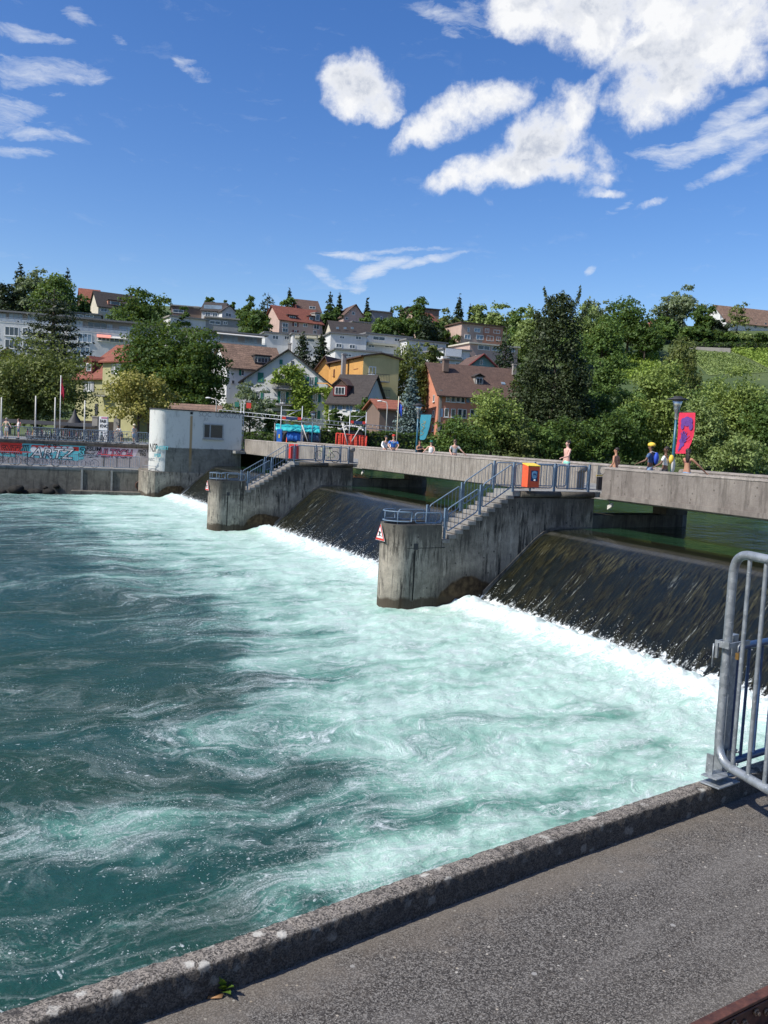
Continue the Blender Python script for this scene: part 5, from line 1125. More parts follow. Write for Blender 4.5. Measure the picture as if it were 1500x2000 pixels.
t('round', 966, 762, 112, 98, 'bright', 'bright green tree in front of the orange building', pyb=905, low=.05, dens=1.3)
for i, (px, pt, w_, Y_, lf) in enumerate([(838, 855, 50, 84, 'mid'), (885, 815, 90, 94, 'mid'), (925, 830, 80, 92, 'hedge'), (1010, 815, 80, 98, 'olive'), (1058, 822, 80, 100, 'mid'), (1110, 815, 90, 102, 'hedge'), (1160, 820, 80, 103, 'mid'), (1205, 805, 84, 104, 'hedge'), (1240, 770, 80, 108, 'mid')]):
    t('bush', px, pt, w_, Y_, lf, ['low bush at the foot of the blue spruce', 'leafy bush below the orange building corner', 'dark bush under the bright green tree', 'olive bush right of the bright green tree', 'green bush below the huge yew, left', 'dark bush below the huge yew, middle', 'green bush below the huge yew, right', 'tall dark bush behind the second shirtless man', 'green bush left of the lamp with the red banner'][i], 'bush', pyb=925, cat='bush', grp='bushes along the upper river bank', low=0)
t('round', 1292, 712, 122, 112, 'bright', 'large light-green tree behind the crimson banner', pyb=925, low=.02, dens=1.3)
t('weep', 1335, 640, 92, 140, 'olive', 'tall weeping birch rising behind the crimson banner', 'birch_tree', pyb=860, dens=1.3)
t('round', 1440, 722, 140, 108, 'bright', 'broad bright green tree at the right edge above the bridge', pyb=935, low=.02, dens=1.3)
t('round', 1372, 775, 100, 104, 'light', 'pale green tree right of the crimson banner', pyb=935, low=.0, dens=1.1)
t('round', 1500, 770, 110, 104, 'mid', 'green tree cut by the right picture edge', pyb=935, low=.0)
t('bush', 1440, 850, 110, 98, 'light', 'pale bush overhanging the river at the right', 'bush', pyb=945, cat='bush', low=0)
# creeper on the gable house
H = GH; cr = empty('creeper', H.P(H.W*.6, -.6, H.zb), 'leafy climbing vine sprawling over the white gable house', 'climbing plant')
P = []; rs = np.random.RandomState(5)
for px, py, rx, ry, n in [(570, 728, 16, 12, 500), (582, 748, 12, 18, 500), (588, 772, 14, 18, 500), (594, 795, 18, 16, 500), (540, 735, 6, 10, 140), (548, 746, 22, 4, 200), (606, 762, 16, 5, 220), (630, 762, 16, 4, 240), (640, 772, 6, 8, 160), (578, 808, 14, 16, 400), (642, 800, 8, 24, 260), (560, 722, 10, 5, 160)]:
    x, z, k = H.hit(px, py, -.5); P.append(np.array([tuple(H.P(x+a*rx*k*.6, -.45-abs(b), z+c*ry*k*.6)) for a, b, c in zip(rs.randn(n), rs.randn(n)*.35, rs.randn(n))]))
leaves('leaves', np.concatenate(P), .34, LF['vine'], cr, None, 1.3, 3)
mb = MB(); mb.tube([H.P(H.hit(592, 820)[0], -.25, H.zb), H.P(H.hit(590, 780)[0], -.25, H.hit(590, 780)[1]), H.P(H.hit(576, 730)[0], -.25, H.hit(576, 730)[1])], [.12, .08, .04], 6); mb.build('stem', M['bark'], cr)
# hedges
def hedge(label, pa, pb, Ya, Yb, pt, pbm, leaf='hedge', dep=1.2, name='hedge', sz=.20):
    a = at(pa, pt, Ya); b = at(pb, pt+(pb-pa)*.05, Yb); za = at(pa, pbm, Ya).z; ln = (b-a).length; e = Vector((b.x-a.x, b.y-a.y, 0)).normalized(); nn = Vector((-e.y, e.x, 0)); hgt = a.z-za
    root = empty(name, Vector(((a.x+b.x)/2, (a.y+b.y)/2, za)), label, 'hedge'); rs = np.random.RandomState(int(pa)+3); n = int(min(9000, ln*hgt/(sz*sz)*2.2+ln*dep/(sz*sz)*1.5)); P = []; N_ = []
    for i in range(n):
        q = rs.rand(); u = rs.rand()*ln
        if q < .62: v, w_, nn_ = -.5+rs.randn()*.06, rs.rand(), -nn
        else: v, w_, nn_ = rs.uniform(-.5, .5), 1+rs.randn()*.03, Zv
        P.append(tuple(Vector((a.x, a.y, za))+e*u+nn*v*dep+Zv*(w_*hgt+.08*math.sin(u*2.1)))); N_.append(tuple(nn_))
    leaves('foliage', P, sz, LF[leaf], root, np.array(N_), 1.3, 7)
    mb = MB(); mb.hexa([Vector((a.x, a.y, za))+nn*(-.4*dep)]+[Vector((a.x, a.y, za))+e*ln+nn*(-.4*dep), Vector((a.x, a.y, za))+e*ln+nn*.4*dep, Vector((a.x, a.y, za))+nn*.4*dep]+[Vector((a.x, a.y, za+hgt*.93))+nn*(-.4*dep), Vector((a.x, a.y, za+hgt*.93))+e*ln+nn*(-.4*dep), Vector((a.x, a.y, za+hgt*.93))+e*ln+nn*.4*dep, Vector((a.x, a.y, za+hgt*.93))+nn*.4*dep]); mb.build('stems', M['hedgecore'], root)
M['hedgecore'] = plain('twigs_inside_hedge', (.02, .03, .012), .95)
hedge('long clipped hedge behind the red barrier on the far bank', 622, 830, 82, 84, 838, 880)
hedge('clipped hedge between the teal tent and the pump house', 440, 560, 86, 84, 842, 868)
hedge('trimmed hedge line along the top of the vineyard', 1338, 1520, 221, 214, 668, 676, sz=.5)
# vineyard: rows of vines are too many to count
M['field'] = mat('mown_vineyard_grass', lambda g: dict(Base_Color=g.mix(g.noise(g.pos(), .8, 6, .7), (.12, .17, .045), (.20, .25, .08)), Roughness=.9))
def field(name, label, quad, leaf, rows, per, sz, along=0):
    q = [ground_px(*p) for p in quad]; rs = np.random.RandomState(len(label)); P = []
    for r in range(rows):
        for i in range(per):
            a = (r+.5)/rows+rs.randn()*.09/rows; b = rs.rand()
            p = q[0].lerp(q[1], b).lerp(q[3].lerp(q[2], b), a); P.append((p.x, p.y, T(p.x, p.y)+abs(rs.randn())*.35+.1))
    mb = MB(); n = 10
    G_ = [[q[0].lerp(q[1], i/n).lerp(q[3].lerp(q[2], i/n), j/n) for i in range(n+1)] for j in range(n+1)]
    mb.v = [(p.x, p.y, T(p.x, p.y)+.12) for r in G_ for p in r]
    for j in range(n):
        for i in range(n): a = j*(n+1)+i; mb.f.append((a, a+1, a+n+2, a+n+1)); mb.sm.append(True)
    tag(mb.build('field', M['field']), 'mown grass between the vines', 'field', kind='structure')
    o = leaves(name, P, sz, LF[leaf], None, None, 1.3, 11); tag(o, label, 'vines', kind='stuff')
field('vines', 'rows of vines in the pale middle field of the vineyard', [(1345, 690), (1430, 694), (1500, 728), (1385, 735)], 'light', 16, 200, .34)
field('vines', 'leafy vine rows of the upper right vineyard', [(1430, 684), (1520, 684), (1520, 730), (1432, 688)], 'vine', 12, 300, .5)
field('vines', 'lime-green vine rows between the dark trees left of the birch', [(1185, 698), (1285, 690), (1300, 745), (1180, 745)], 'vine', 16, 260, .5)
# grey retaining wall above the vineyard
a, b = at(1330, 676, 217), at(1427, 680, 214); mb = MB(); mb.hexa([Vector((a.x, a.y, a.z-1.6)), Vector((b.x, b.y, b.z-1.4)), Vector((b.x, b.y+.5, b.z-1.4)), Vector((a.x, a.y+.5, a.z-1.6)), Vector((a.x, a.y, a.z)), Vector((b.x, b.y, b.z)), Vector((b.x, b.y+.5, b.z)), Vector((a.x, a.y+.5, a.z))])
tag(mb.build('stone_wall', M['p_stone']), 'pale stone retaining wall under the vineyard hedge', 'wall')
# ------------------------------------------------------------------ pump house on the far abutment
UP_ = 45.5
PH = empty('pump_house', L(UP_+2, 4, 0), 'white rendered flat-roofed pump house with barred window on a grey concrete base', 'pump house')
def arc2(o): return [(UP_+1.5-(1.5+o)*math.cos(math.pi/2*i/12), 6.7+(1.05+o)*math.sin(math.pi/2*i/12)) for i in range(13)]
plan = [(UP_, .28)]+arc2(0)+[(UP_+6.5, 6.5), (UP_+6.5, .28)]
mb = MB(); mb.prism([L(u, s, -1.98) for u, s in plan], (0, 0, 5.02)); mb.build('wall', M['pumpwall'], PH, .01)
low = [(UP_-.03, .2), (UP_-.03, 7.5), (UP_+.25, 8.0), (UP_+.9, 8.3), (UP_+3.2, 8.3), (UP_+6.6, 7.6), (UP_+6.6, .2)]
mb = MB(); mb.prism([L(u, s, -5.6) for u, s in low], (0, 0, 3.63)); mb.build('base', M['pier2'] if 'pier2' in M else M['pier'], PH, .02)
mb = MB(); mb.prism([L(u, s, 3.04) for u, s in [(UP_-.06, .2)]+arc2(.06)+[(UP_+6.6, 6.56), (UP_+6.6, .2)]], (0, 0, .09)); mb.build('roof', M['dark'], PH)
def onp(px, py, out=.0): s, z = on_u(px, py, UP_-out); return L(UP_-out, s, z)
c = onp(416.5, 842.5); NU = -DV; kx_ = (onp(434, 843)-onp(399, 842)).length
mb = MB()
hh_ = 1.12; ww_ = kx_*1.06
for sx in (-1, 1): mb.box(c+WV*sx*ww_/2+NU*.02, (.09, .12, hh_+.09), WV, DV)
for sz in (-1, 1): mb.box(c+Zv*sz*hh_/2+NU*.025, (ww_, .13, .09), WV, DV)
mb.box(c+WV*ww_*.17+NU*.015, (.1, .1, hh_), WV, DV); mb.box(c-Zv*(hh_/2+.1)+NU*.09, (ww_+.15, .2, .07), WV, DV)
wf = mb.build('window', M['galv'], PH)
mb = MB(); mb.box(c+NU*.003, (ww_-.05, .04, hh_-.04), WV, DV); mb.build('pane', M['glass'], wf)
mb = MB()
for i in range(17): mb.tube([c+WV*(ww_*(-.47+.94*i/16))+NU*.05-Zv*hh_*.47, c+WV*(ww_*(-.47+.94*i/16))+NU*.05+Zv*hh_*.47], .012, 5, cap=False)
mb.build('bar', M['black'], wf)
c = onp(374, 807); mb = MB(); mb.box(c+NU*.03, (.2, .08, .2), WV, DV); mb.build('vent', M['black'], PH)
mb = MB(); mb.prism([L(UP_-.75, 1.0, -.03), L(UP_-.75, .15, -.03), L(UP_, .15, -.03), L(UP_, 1.1, -.03)], (0, 0, -.22)); mb.build('landing', M['platform'], PH)
mb = MB(); mb.tube([onp(425, 915)+NU*.02, onp(435, 911)+NU*.02, onp(395, 935)+NU*.02], .02, 5)
# sloping ledge above the water on the abutment, as on the piers
mb = MB(); mb.prism([L(UP_, s, z) for s, z in [(.4, ZU+.05), (2.35, ZU+.05), (2.75, ZU-.10), (3.1, ZU-.32), (5.3, -3.55), (5.3, -3.75), (3.1, ZU-.55), (2.3, ZU-.25), (.4, ZU-.25)]], DV*-.09); mb.build('ledge', M['bankwall'], PH)
mb = MB(); mb.tube([L(UP_-.06, 3.9, -2.5), L(UP_-.06, 5.5, -3.93)], [.02, .045], 6); mb.build('water_thread', M['spray'], PH)
# scrawls on the white wall
for t_, px, py, sz, m_ in [('SOC  UOKUZY', 388, 813, .55, 'grey'), ('JU', 398, 821, .35, 'grey')]: text('scrawl', t_, onp(px, py, .012), -WV, Zv, sz, M[m_], PH, 0)
Pa, Pb = L(UP_+.25, 7.25), L(UP_, 6.7); fx = (L(UP_, 6.4)-L(UP_+.45, 7.55)).normalized(); fn = Vector((fx.y, -fx.x, 0))
if fn.y > 0: fn = -fn
def oncorner(px, py):
    O = L(UP_+.45, 7.55)+fn*.26; D = ray(px, py); t = (O-EYE).dot(fn)/D.dot(fn); return EYE+D*t
for t_, px, py, sz, m_, sx in [('NSP', 292, 882, .95, 'black', .36), ('SNOZKY', 304, 877, .40, 'turq', .62), ('IPOR', 301, 892, .36, 'turq', .7), ('NSC', 290, 900, .35, 'grey', .7)]: text('scrawl', t_, oncorner(px, py), fx, Zv, sz, M[m_], PH, .01, sx=sx, ext=.01)
# low rail on the base beside the corner
r_ = empty('guard_rail', oncorner(300, 904), 'low grey guard rail on the ledge left of the pump house', 'railing')
a, b = L(UP_+.05, 7.45, -1.95), L(UP_+1.4, 8.2, -1.95)
mb = MB(); mb.tube([a+Zv*.05, a+Zv*.42, b+Zv*.42, b+Zv*.05], .025, 6); mb.tube([a+Zv*.22, b+Zv*.22], .018, 6); mb.build('rail', M['galv'], r_)
# ------------------------------------------------------------------ left bank: river wall, walkway, upper wall
LD = Vector((.96, .28, 0)).normalized(); LN = Vector((-LD.y, LD.x, 0)); LB = Vector((-22.6, 71.55, 0))
def onwall(px, py, off=0.0, out=0.0):
    O = LB+LN*(off-out); D = ray(px, py); t = (O-EYE).dot(LN)/D.dot(LN); return EYE+D*t
def W_(a, off, z): return LB+LD*a+LN*off+Zv*z
ZQ = -2.0; AE = 4.0; UPO = 3.6
rw = empty('river_wall', W_(-12, 0, ZW), 'stained grey concrete river wall under the graffiti walkway', 'wall')
mb = MB(); mb.prism([W_(-70, 0, -5.6), W_(AE, 0, -5.6), W_(AE, 1.2, -5.6), W_(-70, 1.2, -5.6)], (0, 0, 3.5)); mb.build('wall', M['bankwall'], rw)
mb = MB(); mb.tube([W_(-70, .12, ZQ-.12), W_(AE, .12, ZQ-.12)], .16, 10); mb.build('coping', M['platform'], rw)
a1 = (onwall(160, 940)-LB).dot(LD); a2 = (onwall(218, 940)-LB).dot(LD)
for a in (a1, a2): mb = MB(); mb.box(W_(a, -.06, -3.1), (.16, .14, 2.0), LD, LN); mb.build('post', M['platform'], rw)
mb = MB(); mb.box(W_((a1+a2)/2, -.02, -3.1), (a2-a1-.16, .06, 1.9), LD, LN); mb.build('recessed_panel', M['darkpanel'], rw) if 'darkpanel' in M else mb.build('recessed_panel', M['bankwall'], rw)
c = onwall(273, 948); mb = MB(); mb.tube([c-LN*.05+LD*.33*math.cos(i*.5236)+Zv*.33*math.sin(i*.5236) for i in range(12)], .05, 6, closed=True); mb.build('drain_ring', M['rust'], rw)
a3 = (onwall(140, 958)-LB).dot(LD)
mb = MB(); mb.prism([W_(a3, -1.2, -4.5), W_(AE+1.5, -1.2, -4.5), W_(AE+1.5, 0, -4.5), W_(a3, 0, -4.5)], (0, 0, .72)); tag(mb.build('stone_ledge', M['bankwall'], None, .03), 'low concrete ledge at the waterline below the recessed wall panel', 'ledge')
sv, sf = [], []; rs = np.random.RandomState(12)
mb = MB()
for i in range(90): a = rs.uniform(-40, a3); mb.ball(W_(a, rs.uniform(-.9, 0), ZW+rs.uniform(-.1, .55)), rs.uniform(.18, .5), 6, 4, (1.3, 1, .8))
o = mb.build('rocks', M['darkrock']); tag(o, 'dark wet rocks piled along the foot of the river wall', 'rocks', kind='stuff')
mb = MB(); mb.prism([W_(-70, 1.2, ZQ-.3), W_(AE+1, 1.2, ZQ-.3), W_(AE+1, UPO+.1, ZQ-.3), W_(-70, UPO+.1, ZQ-.3)], (0, 0, .28)); tag(mb.build('walkway', M['platform']), 'narrow concrete walkway between the river wall and graffiti wall', 'walkway', kind='structure')
uw = empty('graffiti_wall', W_(-12, UPO, ZQ), 'pale wall under the bike parking covered with colourful graffiti', 'wall')
M['gwall'] = concrete('pale_lilac_wall', (.33, .30, .32), (.47, .44, .46), (.15, .14, .05), .3, .2)
mb = MB(); mb.prism([W_(-70, UPO, -2.4), W_(AE, UPO, -2.4), W_(AE, UPO+.8, -2.4), W_(-70, UPO+.8, -2.4)], (0, 0, 2.2)); mb.build('wall', M['gwall'], uw)
mb = MB(); mb.tube([W_(-70, UPO+.05, -.14), W_(AE, UPO+.05, -.14)], .17, 10); mb.box(W_(-33, UPO+.5, -.1), (70, .8, .18), LD, LN); mb.build('coping', M['bankwall'], uw)
def gp(px, py, out): return onwall(px, py, UPO, out)
def blob(pts, m_, out, nm='painted_patch'): mb = MB(); mb.prism([gp(x, y, out) for x, y in pts], LN*.004); return mb.build(nm, M[m_], uw)
blob([(0, 864), (44, 866), (38, 886), (0, 884)], 'red', .006); blob([(42, 866), (166, 870), (164, 897), (150, 900), (60, 893), (34, 889)], 'turq', .005)
blob([(62, 869), (154, 873), (154, 881), (60, 877)], 'red', .008); blob([(0, 884), (30, 888), (28, 893), (0, 890)], 'turq', .007)
blob([(188, 886), (192, 874), (270, 877), (264, 893), (214, 896)], 'lilac', .006)
for px in range(66, 150, 12): c = gp(px, 878, .010); mb = MB(); mb.tube([c, c-LN*.004], .26, 10); mb.build('painted_patch', M['white'], uw)
for s_, px, py, sz, m1, m2, sx in [('SNTZ', 0, 884, .85, 'black', 'red', .8), ('ARTZ', 60, 893, 1.15, 'black', 'white', 1.12), ('/III', 40, 881, .7, 'black', 'turq', .8), ('AILTSCH', 188, 891, .95, 'black', 'pink', .78), ('3', 152, 890, 1.0, 'black', 'turq', 1.1)]:
    text('graffiti_letters', s_, gp(px, py, .016), LD, Zv, sz, M[m1], uw, .055, .22, sx=sx); text('graffiti_letters', s_, gp(px, py, .026), LD, Zv, sz, M[m2], uw, -.005, .22, sx=sx)
for s_, px, py, sz in [('TPIZ MIX', 85, 870, .32), ('FSUM', 168, 880, .5), ('Poof', 166, 889, .4), ('mOTP', 270, 883, .4), ('TIG', 272, 890, .35), ('THZ', 78, 890, .4)]: text('scribble', s_, gp(px, py, .034), LD, Zv, sz, M['black'], uw, .008, .1)
# bench-like red bars along the walkway
for pa, pb, py in ((0, 60, 882), (197, 260, 889)):
    a, b = onwall(pa, py, 2.9), onwall(pb, py+1, 2.9); o = empty('red_rail_bench', Vector(((a.x+b.x)/2, (a.y+b.y)/2, ZQ)), 'long red board on posts in front of the %s graffiti' % ('turquoise' if pa == 0 else 'pink'), 'bench')
    mb = MB(); mb.box((a+b)/2, ((b-a).length, .3, .1), LD, LN); mb.build('board', M['red'], o)
    for t_ in (.1, .5, .9): p = a.lerp(b, t_); mb = MB(); mb.box(Vector((p.x, p.y, (p.z+ZQ)/2)), (.08, .08, p.z-ZQ), LD, LN); mb.build('post', M['dark'], o)
# quay paving
mb = MB(); mb.prism([W_(-70, UPO+.85, -.3), W_(AE+.4, UPO+.85, -.3), W_(AE+.4, UPO+16, -.3), W_(-70, UPO+16, -.3)], (0, 0, .31)); tag(mb.build('quay', M['platform']), 'paved quay on top of the graffiti wall', 'quay', kind='structure')
mb = MB(); mb.prism([L(46.4, .3, -.3), L(46.4, -40, -.3), L(52, -40, -.3), L(52, .3, -.3)], (0, 0, .305)); tag(mb.build('path', M['platform']), 'paved path at the far end of the bridge', 'path', kind='structure')
# bank railings
def bankrail(off, z, px0, px1, label, pxs, flat=True):
    r_ = empty('bank_railing', W_(-15, off, z), label, 'railing', 'blue railings along the far bank'); pa = None
    Q = [LB+LD*((onwall(px, 880, off)-LB).dot(LD))+LN*off+Zv*z for px in pxs]
    for p in Q: flatpost(r_, p, 0+z-.1, z+1.12, M['blue'], LD)
    for p, q in zip(Q[:-1], Q[1:]):
        e = (q-p).normalized()*.1; a, b = p+e-Zv*z, q-e-Zv*z; panel(r_, a, b, z+.12, z+.12, z+1.06, z+1.06, M['blue'], max(5, int((b-a).length/.155)), .1, .022, .012)
bankrail(UPO+.15, .02, 0, 288, 'blue railing on top of the graffiti wall before the bicycles', [-52, 2, 58, 112, 165, 216, 265, 291])
bankrail(.25, ZQ+.02, 0, 280, 'blue railing along the river wall in front of the graffiti', [-75, -20, 41, 100, 156, 219, 275])
# ------------------------------------------------------------------ bicycles
def bikemat():
    def f(g):
        r = g.n('ObjectInfo').outputs['Random']
        return dict(Base_Color=g.ramp(r, [(0, (.02, .02, .022)), (.3, (.03, .05, .12)), (.5, (.25, .27, .28)), (.68, (.10, .30, .30)), (.8, (.35, .03, .03)), (.9, (.45, .5, .10)), (1, (.6, .6, .6))]), Roughness=.35)
    return mat('bicycle_paint', f)
M['bike'] = bikemat()
def make_bike(label, grp):
    r_ = empty('bicycle', (0, 0, 0), label, 'bicycle', grp); R = .34
    for cx in (-.52, .52):
        mb = MB(); c = Vector((cx, 0, R)); mb.tube([c+Vector((math.cos(a)*R, 0, math.sin(a)*R)) for a in [i*2*math.pi/20 for i in range(20)]], .02, 6, closed=True); w_ = mb.build('wheel', M['black'], r_)
        mb = MB()
        for i in range(12): a = i*math.pi/6; mb.tube([c, c+Vector((math.cos(a)*R, 0, math.sin(a)*R))], .0035, 3, cap=False)
        mb.tube([c-Vector((0, .05, 0)), c+Vector((0, .05, 0))], .03, 6); mb.build('spokes', M['alu'], w_)
    mb = MB(); V = Vector; bb = V((-.05, 0, .3)); st = V((-.2, 0, .82)); hd = V((.36, 0, .85)); hb = V((.40, 0, .68)); ra = V((-.52, 0, .34)); fa = V((.52, 0, .34))
    for a, b in ((bb, st), (st, hd), (bb, hb), (hd, hb), (bb, ra), (ra, st.lerp(bb, .1)), (hb, fa)): mb.tube([a, b], .021, 6)
    mb.build('frame', M['bike'], r_)
    mb = MB(); mb.tube([hd, hd+V((-.02, 0, .14))], .014, 5); mb.tube([V((.26, -.29, 1.0)), V((.34, -.1, 1.0)), V((.34, .1, 1.0)), V((.26, .29, 1.0))], .015, 6); mb.build('handlebar', M['dark'], r_)
    mb = MB(); mb.tube([st, st+V((-.02, 0, .12))], .014, 5); mb.ball(st+V((-.02, 0, .05)), .13, 8, 5, (1.1, .6, .28)); mb.build('saddle', M['black'], r_)
    mb = MB(); mb.tube([bb-V((0, .09, .0)), bb+V((0, .09, 0))], .05, 8); mb.tube([bb+V((.0, .09, 0)), bb+V((.1, .1, -.12))], .012, 4); mb.build('crank', M['grey'], r_)
    return r_
B0 = make_bike('bicycle packed among others behind the blue railing on the quay', 'bicycles parked on the quay')
rs = np.random.RandomState(8); yawL = math.atan2(LD.y, LD.x); first = True
def putbike(P, rz, label=None, grp=None, lean=.08):
    global first
    o = B0 if first else copy_tree(B0); first = False
    o.location = P; o.rotation_euler = (lean, 0, rz)
    if label: o['label'] = label
    if grp: o['group'] = grp
    return o
for row, (off, n_) in enumerate([(UPO+2.2, 25), (UPO+4.4, 26), (UPO+6.8, 20)]):
    a0 = (onwall(50 if row else 55, 850, off)-LB).dot(LD); a1_ = (onwall(186 if row == 0 else 225, 850, off)-LB).dot(LD)
    for i in range(n_): a = a0+(a1_-a0)*(i+.5)/n_; putbike(W_(a+rs.normal(0, .05), off+rs.normal(0, .1), .01), yawL+math.pi/2+rs.normal(0, .1), lean=rs.normal(0, .1))
for i, px in enumerate([182, 201, 222, 243, 280]):
    a = (onwall(px, 850, UPO+1.1)-LB).dot(LD); putbike(W_(a, UPO+1.0, .01), yawL+(math.pi if i % 2 else 0)+rs.normal(0, .05), ['light blue bicycle at the end of the packed racks on the quay', 'dark bicycle standing side-on right of the light blue one on the quay', 'red bicycle standing side-on in the middle of the quay end', 'bicycle standing side-on next to the man with the straw hat', 'pale turquoise bicycle beside the pump house corner'][i])
for i, px in enumerate([12, 46, 72, 95, 124, 172, 236]):
    a = (onwall(px, 900, 1.0)-LB).dot(LD)
    if px == 236: continue
    putbike(W_(a, .75+.2*(i % 2), ZQ), yawL+(math.pi if i % 2 else 0), ['bicycle leaning on the walkway railing at the far left', 'second bicycle from the left on the walkway railing', 'bicycle under the red drip letters on the walkway', 'dark bicycle in front of the white graffiti letters', 'black bicycle on the walkway with its wheel by the fourth post', 'sky-blue bicycle on the walkway before the small scribbles'][i], 'bicycles leaning on the walkway railing', .14)
u_, z_ = 22.33+.35, 0; s_b = on_u(640, 885, u_)[0]; putbike(L(u_, s_b, .02), math.atan2(WV.y, WV.x), 'bicycle leaning on the railing of the farther pier platform', 'bicycles on the bridge', .1)
# ------------------------------------------------------------------ street things on the far bank
def pole(name, label, px, pyt, pyb, Y, r, m_='offwhite', grp=None, cat='pole', zb=0.0):
    t_ = at(px, pyt, Y); c = Vector((t_.x, Y, zb)); r_ = empty(name, c, label, cat, grp); mb = MB(); mb.tube([c, c+Zv*(t_.z-zb)], [r, r*.7], 8); mb.build('shaft', M[m_], r_)
    mb = MB(); mb.lathe(c, [(r*2.6, 0), (r*2.6, .25), (r*1.1, .5)], 8); mb.build('foot', M[m_], r_); return r_, t_
for px, pt, lab in ((3, 776, 'cream post at the far left edge of the quay'), (70, 773, 'cream post behind the left end of the bike racks'), (108, 776, 'cream post beside the red flag'), (166, 782, 'cream post right of the folded parasol')): pole('quay_post', lab, px, pt, 822, 84, .085, grp='cream posts along the quay')
def flag(m_, P, w_, h_, root, sw=.1):
    mb = MB(); n = 8
    for i in range(n):
        a, b = i/n, (i+1)/n
        q = lambda t, z: P+Vector((w_*t, .12*math.sin(t*7+z*2), z-sw*t))
        mb.add([q(a, -h_), q(b, -h_*1.02), q(b, 0), q(a, 0), q(a, -h_)+Vector((0, .015, 0)), q(b, -h_*1.02)+Vector((0, .015, 0)), q(b, 0)+Vector((0, .015, 0)), q(a, 0)+Vector((0, .015, 0))], [(0, 1, 2, 3), (7, 6, 5, 4), (0, 4, 5, 1), (3, 2, 6, 7)], True)
    return mb.build('flag', m_, root)
r_, t_ = pole('flagpole', 'thin white flagpole with hanging red flag before the olive tree', 119, 733, 822, 86, .05, 'white', cat='flagpole'); flag(M['crimson'], t_+Vector((.05, 0, -.1)), .28, 1.5, r_, 1.2)
r_, t_ = pole('flagpole', 'pale flagpole with drooping blue flag left of the blue spruce', 779, 774, 870, 80, .045, 'cream', cat='flagpole'); flag(M['royal'], t_+Vector((.05, 0, -.5)), .32, .95, r_, .4)
# folded parasol, fence, pillars, poster
c = at(146, 815, 90); r_ = empty('parasol', (c.x, 90, 0), 'folded dark grey parasol behind the bike racks', 'parasol'); mb = MB(); mb.lathe((c.x, 90, 0), [(.05, 0), (.05, .9), (1.15, 1.0), (.9, 1.4), (.30, 2.3), (.04, 3.0)], 10); mb.build('canopy', M['dark'], r_)
a, b = at(110, 812, 93), at(222, 815, 93); r_ = empty('wooden_fence', ((a.x+b.x)/2, 93, 0), 'brown picket fence behind the bike racks', 'fence'); mb = MB(); n_ = 46
for i in range(n_): p = a.lerp(b, i/(n_-1)); mb.box(Vector((p.x, p.y, .95)), (.13, .04, 1.9))
mb.build('pickets', M['p_fence'] if 'p_fence' in M else M['bark'], r_)
for px, lab in ((187, 'stone gate pillar left of the poster board'), (229, 'stone gate pillar right of the poster board')):
    p = at(px, 815, 87); mb = MB(); mb.box(Vector((p.x, 87, p.z/2)), (.55, .5, p.z)); mb.box(Vector((p.x, 87, p.z+.05)), (.68, .6, .12)); tag(mb.build('gate_pillar', M['p_stone'], None, .01), lab, 'pillar', 'stone gate pillars')
p0, p1 = at(194, 835, 80.5), at(211, 814, 80.5); r_ = empty('poster_board', ((p0.x+p1.x)/2, 80.5, 0), 'white poster column scrawled with black letters', 'poster')
mb = MB(); mb.box(Vector(((p0.x+p1.x)/2, 80.5, p1.z/2)), (p1.x-p0.x, .3, p1.z)); mb.build('board', M['white'], r_)
mb = MB(); mb.box(Vector(((p0.x+p1.x)/2+.1, 80.34, p1.z-.12)), ((p1.x-p0.x)*.7, .01, .14)); mb.build('pink_strip', M['pink'], r_)
text('lettering', 'FABI', Vector((p0.x+.08, 80.33, p1.z-.55)), (1, 0, 0), Zv, .38, M['black'], r_, .01, sx=.8); text('lettering', 'KNO', Vector((p0.x+.1, 80.33, p1.z-1.0)), (1, 0, 0), Zv, .42, M['black'], r_, .01, sx=.8)
a, b = at(0, 818, 89), at(185, 830, 86); mb = MB(); mb.hexa([Vector((a.x-6, 88, 1.3)), Vector((b.x, 86, 1.25)), Vector((b.x, 89.5, 1.55)), Vector((a.x-6, 92, 1.6)), Vector((a.x-6, 88, 1.4)), Vector((b.x, 86, 1.35)), Vector((b.x, 89.5, 1.65)), Vector((a.x-6, 92, 1.7))]); r_ = empty('bike_shelter', ((a.x+b.x)/2, 89, 0), 'low dark shelter roof over the rear bike racks', 'shelter'); mb.build('roof', M['navydark'] if 'navydark' in M else M['dark'], r_)
for i in range(6): x = a.x-4+(b.x-a.x+3)*i/5; mb = MB(); mb.tube([Vector((x, 89.2, 0)), Vector((x, 89.2, 1.4))], .05, 6); mb.build('post', M['dark'], r_)
# lamps
def lantern(c, h, root, s=1.0, pm='blue', dark='dark'):
    mb = MB(); mb.tube([c, c+Zv*(h-.62*s)], [.07*s, .05*s], 10); mb.build('pole', M[pm], root)
    mb = MB(); mb.lathe(c+Zv*(h-.62*s), [(.075*s, -.35*s), (.075*s, -.06*s), (.10*s, -.02*s), (.13*s, .12*s)], 12); mb.build('collar', M['chrome'], root)
    mb = MB(); mb.lathe(c+Zv*(h-.62*s), [(.13*s, .12*s), (.22*s, .46*s), (.20*s, .48*s), (0.0, .48*s)], 14); mb.build('glass', M['chrome'], root)
    mb = MB(); mb.lathe(c+Zv*(h-.62*s), [(.02, .46*s), (.44*s, .47*s), (.43*s, .50*s), (.20*s, .56*s), (.16*s, .62*s), (0, .63*s)], 16); mb.build('hood', M[dark], root)
SB = -5.25
def bridge_lamp(px, pyt, label, bm, pts, grp='lamps with banners on the bridge'):
    u, z = on_s(px, pyt, SB); c = L(u, SB, 0); r_ = empty('street_lamp', c, label, 'street lamp', grp); lantern(c, z, r_, 1.0, 'bluelamp'); return r_, u
